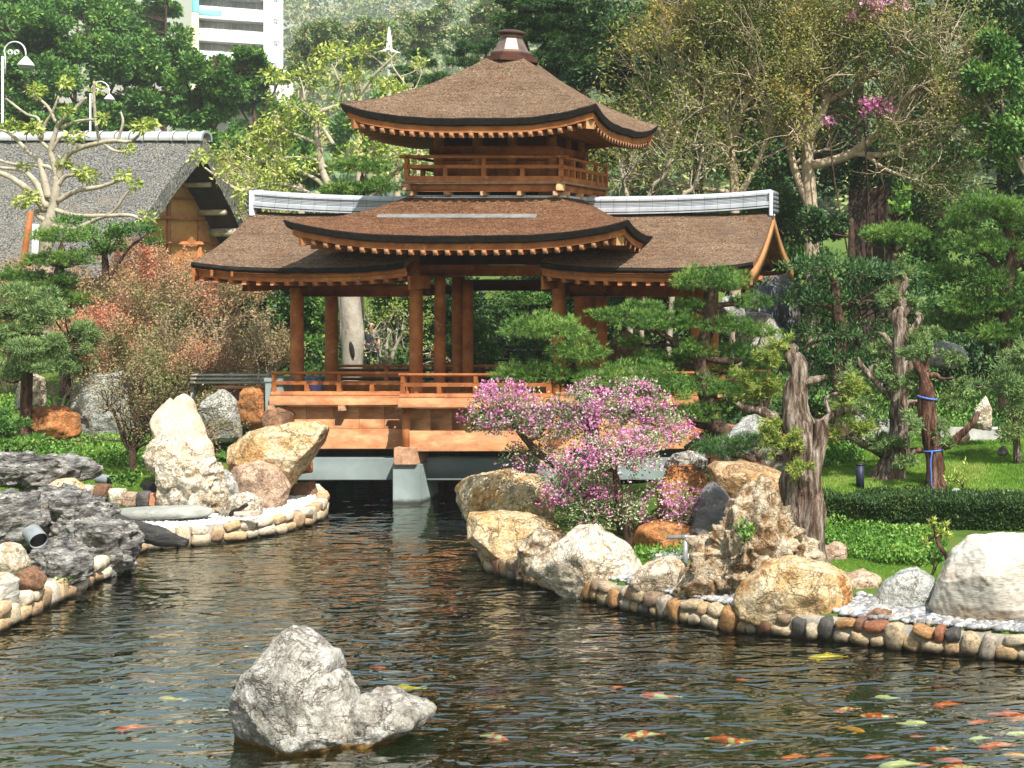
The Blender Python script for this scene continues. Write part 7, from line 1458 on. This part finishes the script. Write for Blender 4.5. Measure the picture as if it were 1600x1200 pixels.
tw = thing('terracotta_wall', P(1142, 665, 33.8), 'small pinkish brick wall between the stacked pine and the grey green rock', 'wall'); a = P(1112, 668, 34.4); b = P(1172, 640, 34.4)
m = MB(); rr_ = np.random.default_rng(4)
for r in range(6):
    x = a[0]-(r % 2)*.12
    while x < b[0]: m.bbox((x+.004, 34.2, 1.2+r*.16), (x+.30, 34.5, 1.35+r*.16), .008); x += .31
m.build('bricks', R_TERRA, tw); MB().bbox((a[0]-.1, 34.25, .5), (b[0]+.2, 34.48, 2.14), .01).build('core', MORTAR, tw)
pk = thing('plank_wall', G(1362, 47.2), 'tall dark brown plank wall among the trees', 'wall'); rr_ = np.random.default_rng(6)
PLK = surf('dark_brown_plank', [(.3, (.016, .010, .008)), (.6, (.05, .034, .026)), (.8, (.09, .062, .048))], 2.5, .9, 20, .6, .02, (1.5, 1.5, .3), spec=.1)
a = P(1326, 600, 47.3); b = P(1396, 296, 47.3); x = a[0]
while x < b[0]:
    w = rr_.uniform(.22, .42); MB().bbox((x+.006, 47.2+rr_.uniform(-.03, .03), a[2]-1.5), (x+w-.006, 47.3, b[2]+rr_.uniform(-.15, .15)), .012).build('plank', PLK, pk); x += w
lw = thing('granite_kerb', P(1520, 676, 38.0), 'long low granite kerb at the back of the lawn', 'kerb'); a = P(1470, 676, 38); b = P(1566, 668, 38); MB().bbox((a[0], 37.8, a[2]-.5), (b[0], 38.2, b[2]), .02).build('slab', R_SLAB, lw)
lw = thing('granite_block', P(1365, 690, 36.2), 'grey upright stone slabs behind the short flared juniper', 'stone blocks')
for k in range(3): a = P(1335+k*19, 695, 36.4); b = P(1352+k*19, 648+k*4, 36.4); MB().bbox((a[0], 36.3, a[2]-.4), (b[0], 36.6, b[2]), .03).build('slab', R_SLAB, lw)
for k, (x, y, w, mt) in enumerate([(1495, 772, 14, R_SLAB), (1520, 775, 16, R_CREAM), (1548, 778, 14, R_PINK), (1575, 774, 16, R_SLAB)]):
    rock('path_stone', [(x-w, y+8), (x-w, y-2), (x-4, y-8), (x+w-2, y-6), (x+w, y+8)], 31.0, .4, mt, ['grey stepping stone, leftmost in the row above the hedge', 'cream stepping stone above the hedge', 'pinkish stepping stone above the hedge', 'pale grey stepping stone above the hedge near the right edge'][k], sub=4, planes=4, seed=140+k, box=.5)
bo = thing('bollard', G(1344, 31.9), 'short dark navy bollard on the lawn by the hedge', 'bollard'); g = G(1344, 31.9); r = 6.5*S(31.9); m = MB(); n = 20
tube(m, [g-[0, 0, .05], g+[0, 0, .52]], r, 20); m.build('post', NAVY, bo); m = MB(); tube(m, [g+[0, 0, .525], g+[0, 0, .56]], r*1.06, 20); m.build('cap', BLACKM, bo)
tp = thing('water_pipe', W(1071, 905, .44), 'T shaped grey metal pipe sticking out of the stones', 'pipe'); Y = 26.4; m = MB(); tube(m, [P(1071, 905, Y), P(1071, 843, Y)], .045, 12); m.build('upright', STEEL, tp); m = MB(); tube(m, [P(1042, 839.5, Y), P(1106, 839.5, Y)], .040, 12); tube(m, [P(1066, 839.5, Y), P(1076, 839.5, Y)], .052, 12); m.build('crossbar', STEEL, tp)
def can(label, px, py, Y, L, r, d, mat):
    c = P(px, py, Y); d = unit(np.array(d, float)); root = thing('garden_spotlight', c-[0, 0, r], label, 'spotlight'); m = MB(); tube(m, [c-d*L/2, c+d*L/2], r, 18, cap=False); tube(m, [c+d*L/2, c+d*(L/2-.02)], [r, r*.9], 18, cap=False); m.build('housing', mat, root)
    m = MB(); tube(m, [c+d*(L/2-.06), c+d*(L/2-.03)], r*.94, 18); m.build('lens', BLACKM, root); m = MB(); tube(m, [c-[0, 0, r*.8], c-[0, 0, r+.18]], .02, 8); m.build('stake', BLACKM, root)
can('grey cylindrical spotlight lying on the dark rocks', 55, 838, 26.2, .34, .155, (.7, -.45, -.35), GREYCAN)
can('white cylindrical spotlight lying in the grass behind the edging blocks', 163, 749, 32.4, .34, .11, (.95, -.2, -.1), GREYCAN)
Y = 29.6; lg = thing('black_bracket_lamp', P(376, 795, Y+1.4), 'black angled lamp bracket on the white gravel', 'spotlight'); m = MB(); q = Y+1.4; tube(m, smoothline([P(360, 806, q), P(364, 799, q), P(374, 796, q), P(386, 788, q)], 4), .045, 8); m.build('arm', BLACKM, lg); m = MB(); m.bbox(tuple(P(368, 806, q)-[0, .08, 0]), tuple(P(404, 799, q)+[0, .1, 0]), .01); m.build('base_board', DEADW, lg)
Y = 28.3; lg = MB(); p, r = pxline([(170, 818, 15), (205, 828, 15), (235, 834, 13), (265, 842, 11), (292, 849, 6)], Y, 6); tube(lg, p, r, 16, .25, 7, gscale=4); tag(lg.build('driftwood_log', LOGM), 'black charred driftwood log reaching out over the water', 'log')
# waterfall rock face far right of the pavilion
Y = 45.5; wfm, nt_, b_ = new_mat('falling_water'); v_ = coords(nt_, (2.2, 1, .5)); n_ = noise_n(nt_, v_, 3.0, 8, .8); r_ = ramp(nt_, [(.46, (.012, .016, .022)), (.57, (.045, .055, .075)), (.64, (.6, .64, .72))]); nt_.links.new(n_.outputs[0], r_.inputs[0]); nt_.links.new(r_.outputs[0], b_.inputs['Base Color']); b_.inputs['Roughness'].default_value = .25; bump(nt_, b_, n_.outputs[0], .8, .08)
rock('rock_face', [(1165, 580), (1170, 440), (1190, 425), (1230, 428), (1246, 450), (1250, 580)], Y+.9, 1.6, R_SLATE, 'dark rock face carrying the thin waterfall', sub=5, seed=150)
xs = np.linspace(P(1186, 0, Y)[0], P(1236, 0, Y)[0], 20); zs = np.linspace(P(0, 560, Y)[2], P(0, 446, Y)[2], 24); XX, ZZ = np.meshgrid(xs, zs); q = np.stack([XX, np.full(XX.shape, Y-.05), ZZ], -1); q[:, :, 0] += .06*vnoise(q.reshape(-1, 3)*[4, 0, 5], 9).reshape(XX.shape); q[:, :, 1] += .22*vnoise(q.reshape(-1, 3)*[3, 0, .8], 3).reshape(XX.shape); i = np.arange(23)[:, None]*20+np.arange(19)[None]
mm = MB(); fr_ = q.reshape(-1, 3); bk = fr_+[0, .12, 0]; f_ = np.stack([i, i+1, i+21, i+20], -1).reshape(-1, 4); mm.add(fr_, f_); mm.add(bk, f_[:, ::-1]); tag(mm.build('waterfall', wfm), 'thin dark waterfall curtain with white flecks beyond the right gable', 'waterfall')
# wooden prop poles under the pale limbed tree
m = MB(); p, r = pxline([(48, 330, 4), (10, gp(10, 45, 4), 5)], 45.0); tube(m, p, r, 10, .05); tag(m.build('prop_pole', WOOD), 'orange wooden pole propping the nearly bare tree', 'prop')
m = MB(); p, r = pxline([(56, 350, 4.5), (48, gp(48, 45.4, 4), 5.5)], 45.4); tube(m, p, r, 10, .03); tag(m.build('prop_pole', WHITE), 'white painted prop pole under the nearly bare tree', 'prop')

# ------------------------------------------------------------------ people on the path behind the bridge
SKIN = surf('skin', [(.3, (.48, .26, .17)), (.7, (.56, .32, .22))], 4, .6, 40, .05, .002)
HAIR = surf('black_hair', [(.3, (.012, .01, .009)), (.7, (.025, .02, .018))], 20, .5, 60, .2, .003)
REDC = surf('red_cloth', [(.3, (.48, .06, .03)), (.7, (.62, .10, .05))], 3, .8, 30, .2, .004)
DKC = surf('dark_cloth', [(.3, (.015, .017, .022)), (.7, (.035, .04, .05))], 3, .85, 30, .2, .004)
BLUC = surf('blue_denim', [(.3, (.05, .09, .22)), (.7, (.09, .15, .34))], 3, .85, 30, .2, .004)
def person(px, Y, h, label, face, shirt, pants, bald=False, arm=0.0):
    g = G(px, Y); root = thing('person', g, label, 'person'); import math as _m
    R = np.array([[cos(face), -sin(face), 0], [sin(face), cos(face), 0], [0, 0, 1]])
    def T(p): return (R@(np.array(p)*h))
    J = {'pel': (0, 0, .53), 'wa': (0, 0, .62), 'ch': (0, -.01, .74), 'nk': (0, 0, .83), 'nk2': (0, -.01, .86), 'hd': (0, -.015, .90), 'hd2': (0, -.02, .935), 'hd3': (0, -.01, .97),
         'sl': (-.105, 0, .80), 'el': (-.135, .01, .64), 'wl': (-.125, -.07-arm*.1, .51+arm*.12), 'fl': (-.12, -.09-arm*.12, .455+arm*.13), 'sr': (.105, 0, .80), 'er': (.135, .01, .64), 'wr': (.125, -.07-arm*.1, .51+arm*.12), 'fr': (.12, -.09-arm*.12, .455+arm*.13),
         'hl': (-.055, 0, .50), 'kl': (-.055, -.03, .28), 'al': (-.05, .03, .045), 'tl': (-.05, -.07, .02), 'hr': (.055, 0, .50), 'kr': (.055, .03, .28), 'ar': (.05, .08, .045), 'tr': (.05, -.02, .02)}
    rad = dict(pel=.085, wa=.072, ch=.085, nk=.033, nk2=.033, hd=.045, hd2=.056, hd3=.040, sl=.042, el=.028, wl=.019, fl=.022, sr=.042, er=.028, wr=.019, fr=.022, hl=.058, kl=.038, al=.024, tl=.02, hr=.058, kr=.038, ar=.024, tr=.02)
    E = [('pel', 'wa'), ('wa', 'ch'), ('ch', 'nk'), ('nk', 'nk2'), ('nk2', 'hd'), ('hd', 'hd2'), ('hd2', 'hd3'), ('ch', 'sl'), ('sl', 'el'), ('el', 'wl'), ('wl', 'fl'), ('ch', 'sr'), ('sr', 'er'), ('er', 'wr'), ('wr', 'fr'), ('pel', 'hl'), ('hl', 'kl'), ('kl', 'al'), ('al', 'tl'), ('pel', 'hr'), ('hr', 'kr'), ('kr', 'ar'), ('ar', 'tr')]
    def skin(name, keys, edges, mat, grow_=1.0):
        me = bpy.data.meshes.new(name); ix = {k: i for i, k in enumerate(keys)}; me.from_pydata([tuple(T(J[k])) for k in keys], [(ix[a], ix[b]) for a, b in edges], []); me.update()
        ob = bpy.data.objects.new(name, me); col.objects.link(ob); ob.parent = root; ORG[ob.name] = g
        md = ob.modifiers.new('skin', 'SKIN'); md.use_smooth_shade = True
        for i, k in enumerate(keys): me.skin_vertices[0].data[i].radius = (rad[k]*h*grow_,)*2
        me.skin_vertices[0].data[0].use_root = True; ob.modifiers.new('sub', 'SUBSURF').levels = 2; ob.modifiers['sub'].render_levels = 2; me.materials.append(mat); return ob
    skin('body', list(J), E, SKIN)
    skin('shirt', ['wa', 'ch', 'sl', 'el', 'sr', 'er', 'pel'], [('pel', 'wa'), ('wa', 'ch'), ('ch', 'sl'), ('sl', 'el'), ('ch', 'sr'), ('sr', 'er')], shirt, 1.14)
    skin('trousers', ['pel', 'hl', 'kl', 'al', 'hr', 'kr', 'ar'], [('pel', 'hl'), ('hl', 'kl'), ('kl', 'al'), ('pel', 'hr'), ('hr', 'kr'), ('kr', 'ar')], pants, 1.12)
    v, f = ico(3); hc = T((0, -.015, .928)); nose = T((0, -.078, .918))
    m = MB(); m.add(v*.010*h+nose+g, f); m.build('nose', SKIN, root)
    for s in (-1, 1):
        m = MB(); m.add(v*.007*h+T((s*.022, -.066, .932))+g, f); m.build('eye', HAIR, root); m = MB(); m.add(v*np.array([.006, .010, .017])*h+T((s*.058, -.01, .925))+g, f); m.build('ear', SKIN, root)
    m = MB(); m.add(v*np.array([.016, .005, .004])*h+T((0, -.068, .892))+g, f); m.build('mouth', REDC, root)
    if not bald:
        k = v[(v[:, 2] > -.1) | (v[:, 1] > .2)]; p = v.copy(); p = p*np.array([.062, .066, .062]); p[:, 2] = np.maximum(p[:, 2], np.where(v[:, 1] > .1, -.05, .018)); p = p@R.T; m = MB(); m.add(p*h+T((0, -.008, .945))+g, f); m.build('hair', HAIR, root)
    return root
person(580, 45.4, 1.66, 'bald person in dark clothes standing behind the sparse pale shrub', .5, DKC, DKC, True)
person(684, 43.9, 1.62, 'black haired person in a red top between the two middle columns', 1.2, REDC, BLUC, False, .8)

# ------------------------------------------------------------------ koi
def koi_mat(name, stops, sc):
    m, nt, b = new_mat(name); v = coords(nt, (1, 1, 1), True); n = noise_n(nt, v, sc, 2, .4, .2); r = ramp(nt, stops, 'LINEAR'); nt.links.new(n.outputs[0], r.inputs[0]); nt.links.new(r.outputs[0], b.inputs['Base Color']); b.inputs['Roughness'].default_value = .3; return m
K_RED = koi_mat('red_koi_skin', [(.3, (.75, .07, .02)), (.7, (.85, .16, .04))], 4)
K_RW = koi_mat('red_and_white_koi_skin', [(.47, (.80, .10, .03)), (.55, (.80, .66, .52)), (.7, (.82, .74, .62))], 5)
K_OR = koi_mat('orange_koi_skin', [(.3, (.85, .28, .04)), (.7, (.88, .40, .07))], 4)
K_YE = koi_mat('golden_koi_skin', [(.3, (.72, .48, .04)), (.7, (.82, .62, .12))], 4)
K_WH = koi_mat('pale_koi_skin', [(.3, (.80, .74, .60)), (.7, (.86, .82, .72))], 4)
def koi_mesh(bend):
    m = MB(); n, k = 18, 12; t = np.linspace(0, 1, n); w = np.interp(t, [0, .04, .12, .3, .5, .75, .9, 1], [.012, .045, .075, .10, .095, .055, .028, .02]); hgt = np.interp(t, [0, .04, .12, .3, .5, .75, .9, 1], [.012, .045, .08, .115, .105, .06, .04, .03])
    x = (t-.5); y = bend*np.sin(t*2.6)*t*.18; a = np.linspace(0, 2*pi, k, endpoint=False)
    rs = [np.stack([np.full(k, x[i]), y[i]+w[i]*np.cos(a), hgt[i]*np.sin(a)], -1) for i in range(n)]; rings(m, rs)
    ye = y[-1]; m.add([(x[-1]-.03, ye, 0), (x[-1]+.13, ye+bend*.05+.035, .02), (x[-1]+.09, ye+bend*.04, 0), (x[-1]+.15, ye+bend*.06-.035, -.01)], [(0, 1, 2), (0, 2, 3)])
    m.add([(-.12, y[6], .10), (.02, y[9], .16), (.16, y[12], .12), (.16, y[12], .075), (-.05, y[8], .09)], [(0, 1, 2, 3, 4)])
    for s in (-1, 1): m.add([(-.26, s*.07, -.02), (-.20, s*.17, -.03), (-.12, s*.18, -.02), (-.15, s*.08, -.01)], [(0, 1, 2, 3)])
    return m
proto = {}
fish = [  # px, py, length px, heading, kind, depth, label
 (268, 1080, 44, 0, 'K_YE', .10, 'slim golden koi left of the rock island'), (205, 1128, 52, .15, 'K_RED', .09, 'red koi swimming alone at the lower left'), (590, 1036, 28, 3.3, 'K_RED', .06, 'small scarlet koi just above the yellow one by the rock island'), (625, 1068, 66, 0, 'K_YE', .10, 'long yellow koi right behind the rock island'), (770, 1144, 58, 2.9, 'K_RW', .07, 'red and white koi right of the rock island shoulder'),
 (965, 1065, 24, .1, 'K_RED', .08, 'small red koi tip far from the others in mid pond'), (1030, 1078, 66, .05, 'K_RW', .06, 'white koi with red patches below the round cream boulder'), (1000, 1142, 66, .12, 'K_RW', .06, 'red headed white koi at the bottom middle'), (1130, 1150, 74, 2.95, 'K_RW', .05, 'red and white koi pointing at an orange one'), (1158, 1150, 44, .3, 'K_OR', .09, 'orange koi crossing the red and white pair'), (1125, 1194, 56, .2, 'K_OR', .06, 'orange koi at the bottom edge'), (1062, 1194, 30, .2, 'K_YE', .09, 'small yellow koi at the bottom edge'), (1160, 1053, 22, .2, 'K_RED', .07, 'small red koi under the wide golden boulder'),
 (1290, 1021, 60, .02, 'K_YE', .05, 'slender yellow koi close to the right kerb'), (1385, 1075, 40, .0, 'K_WH', .16, 'deep pale greenish koi under the pebbles'), (1322, 1103, 44, .2, 'K_RW', .03, 'white faced koi breaking the surface'), (1370, 1110, 58, .1, 'K_RW', .04, 'plump red koi with a white belly in the shoal'), (1425, 1120, 52, 3.0, 'K_WH', .06, 'whitish koi behind the plump red one'), (1330, 1131, 50, 2.9, 'K_OR', .08, 'orange brown koi below the white faced one'), (1480, 1094, 48, .05, 'K_RED', .05, 'orange red koi near the middle of the right edge'), (1575, 1112, 74, 2.95, 'K_RED', .05, 'large red koi at the right edge'), (1530, 1119, 40, .1, 'K_RED', .09, 'faint red koi left of the large red one'), (1592, 1138, 46, .3, 'K_WH', .03, 'creamy white koi head at the right edge'), (1530, 1143, 36, .0, 'K_WH', .10, 'pale yellowish koi in the right shoal'), (1432, 1140, 24, .2, 'K_RED', .07, 'tiny red koi in the middle of the shoal'),
 (1556, 1158, 60, .1, 'K_RED', .05, 'red koi below the creamy head'), (1470, 1160, 44, .3, 'K_RW', .05, 'pinkish white koi turning in the lower shoal'), (1485, 1178, 46, 2.8, 'K_RED', .05, 'red koi diving right below the pinkish one'), (1370, 1172, 44, .35, 'K_RED', .06, 'red koi left of the lower shoal'), (1405, 1188, 70, .0, 'K_WH', .05, 'long white koi in the lowest row'), (1440, 1183, 38, .1, 'K_RED', .08, 'red backed koi beside the long white one'), (1495, 1194, 66, .1, 'K_RW', .04, 'red and white koi at the bottom right'), (1590, 1170, 50, .1, 'K_OR', .05, 'orange koi leaving through the right edge'), (1240, 1172, 44, .1, 'K_RED', .10, 'dim red koi left of the shoal'), (1230, 1197, 44, .0, 'K_RED', .05, 'red koi cut by the bottom edge'), (1575, 1197, 40, .3, 'K_OR', .06, 'orange koi in the bottom right corner'), (1288, 1168, 26, .2, 'K_RED', .10, 'tiny dim red koi between two others')]
for k, (px, py, L, hd_, kind, dp, lb) in enumerate(fish):
    c = W(px, py, -.0); key = (kind, k % 2)
    if key not in proto: proto[key] = koi_mesh(1 if k % 2 else -1).build('koi', globals()[kind], loc=(0, 0, 0)); o = proto[key]
    else: o = proto[key].copy(); col.objects.link(o); o.name = 'koi'
    l = L*S(c[1])*.92; o.location = (c[0], c[1]-.0, -dp*.5-.05); o.rotation_euler = (0, 0, hd_); o.scale = (l, l*1.25, l*.9); tag(o, lb, 'koi', 'koi in the pond')

# ------------------------------------------------------------------ the air over the garden and the hill
hm = bpy.data.materials.new('haze_air'); hm.use_nodes = True; nt_ = hm.node_tree; nt_.nodes.remove(nt_.nodes['Principled BSDF'])
pv = nt_.nodes.new('ShaderNodeVolumePrincipled'); pv.inputs['Color'].default_value = (.93, .96, 1, 1); pv.inputs['Density'].default_value = .00045; pv.inputs['Anisotropy'].default_value = .2
nt_.links.new(pv.outputs[0], nt_.nodes['Material Output'].inputs['Volume'])
hz_ = MB().box((-1600, -80, -4), (1000, 3600, 205)).build('haze', hm, loc=(0, 0, 0), smooth=False); tag(hz_, 'thin pale haze in the air', 'haze', kind='stuff')

# ------------------------------------------------------------------ repeats of one kind share a group
GROUPS = {'boulder': 'boulders along the pond banks', 'edging_block': 'edging blocks behind the gravel', 'cloud_pine': 'cloud pruned pines of the garden', 'russet_shrub': 'russet shrubs on the left slope', 'dark_shrub': 'dark shrubs behind the garden',
          'old_juniper': 'old junipers on the lawn', 'tall_tree': 'tall trees behind the thatched house', 'distant_tree': 'trees on the lower hillside', 'dark_evergreen': 'dark evergreens behind the pavilion', 'brown_leaf_tree': 'olive brown trees behind the right wing',
          'street_lamp': 'white street lamps', 'rail_fence': 'rail fences near the bridge', 'kerb_wall': 'stone kerbs round the pond', 'small_plant': 'small plants between the stones', 'blue_rope': 'blue ropes on the juniper', 'grey_pillar': 'grey pillars at the bridge end',
          'garden_spotlight': 'spotlights of the garden', 'pollarded_tree': 'pale pollarded trees', 'bougainvillea': 'pink bougainvilleas', 'prop_pole': 'prop poles of the pale tree', 'path_stone': 'stepping stones above the hedge', 'bare_sapling': 'bare saplings on the left slope',
          'twiggy_shrub': 'bare thickets behind the house', 'eroded_rock': 'eroded show stones', 'person': 'people behind the bridge'}
for o in bpy.data.objects:
    k = o.name.split('.')[0]
    if o.parent is None and k in GROUPS and 'label' in o: o['group'] = GROUPS[k]
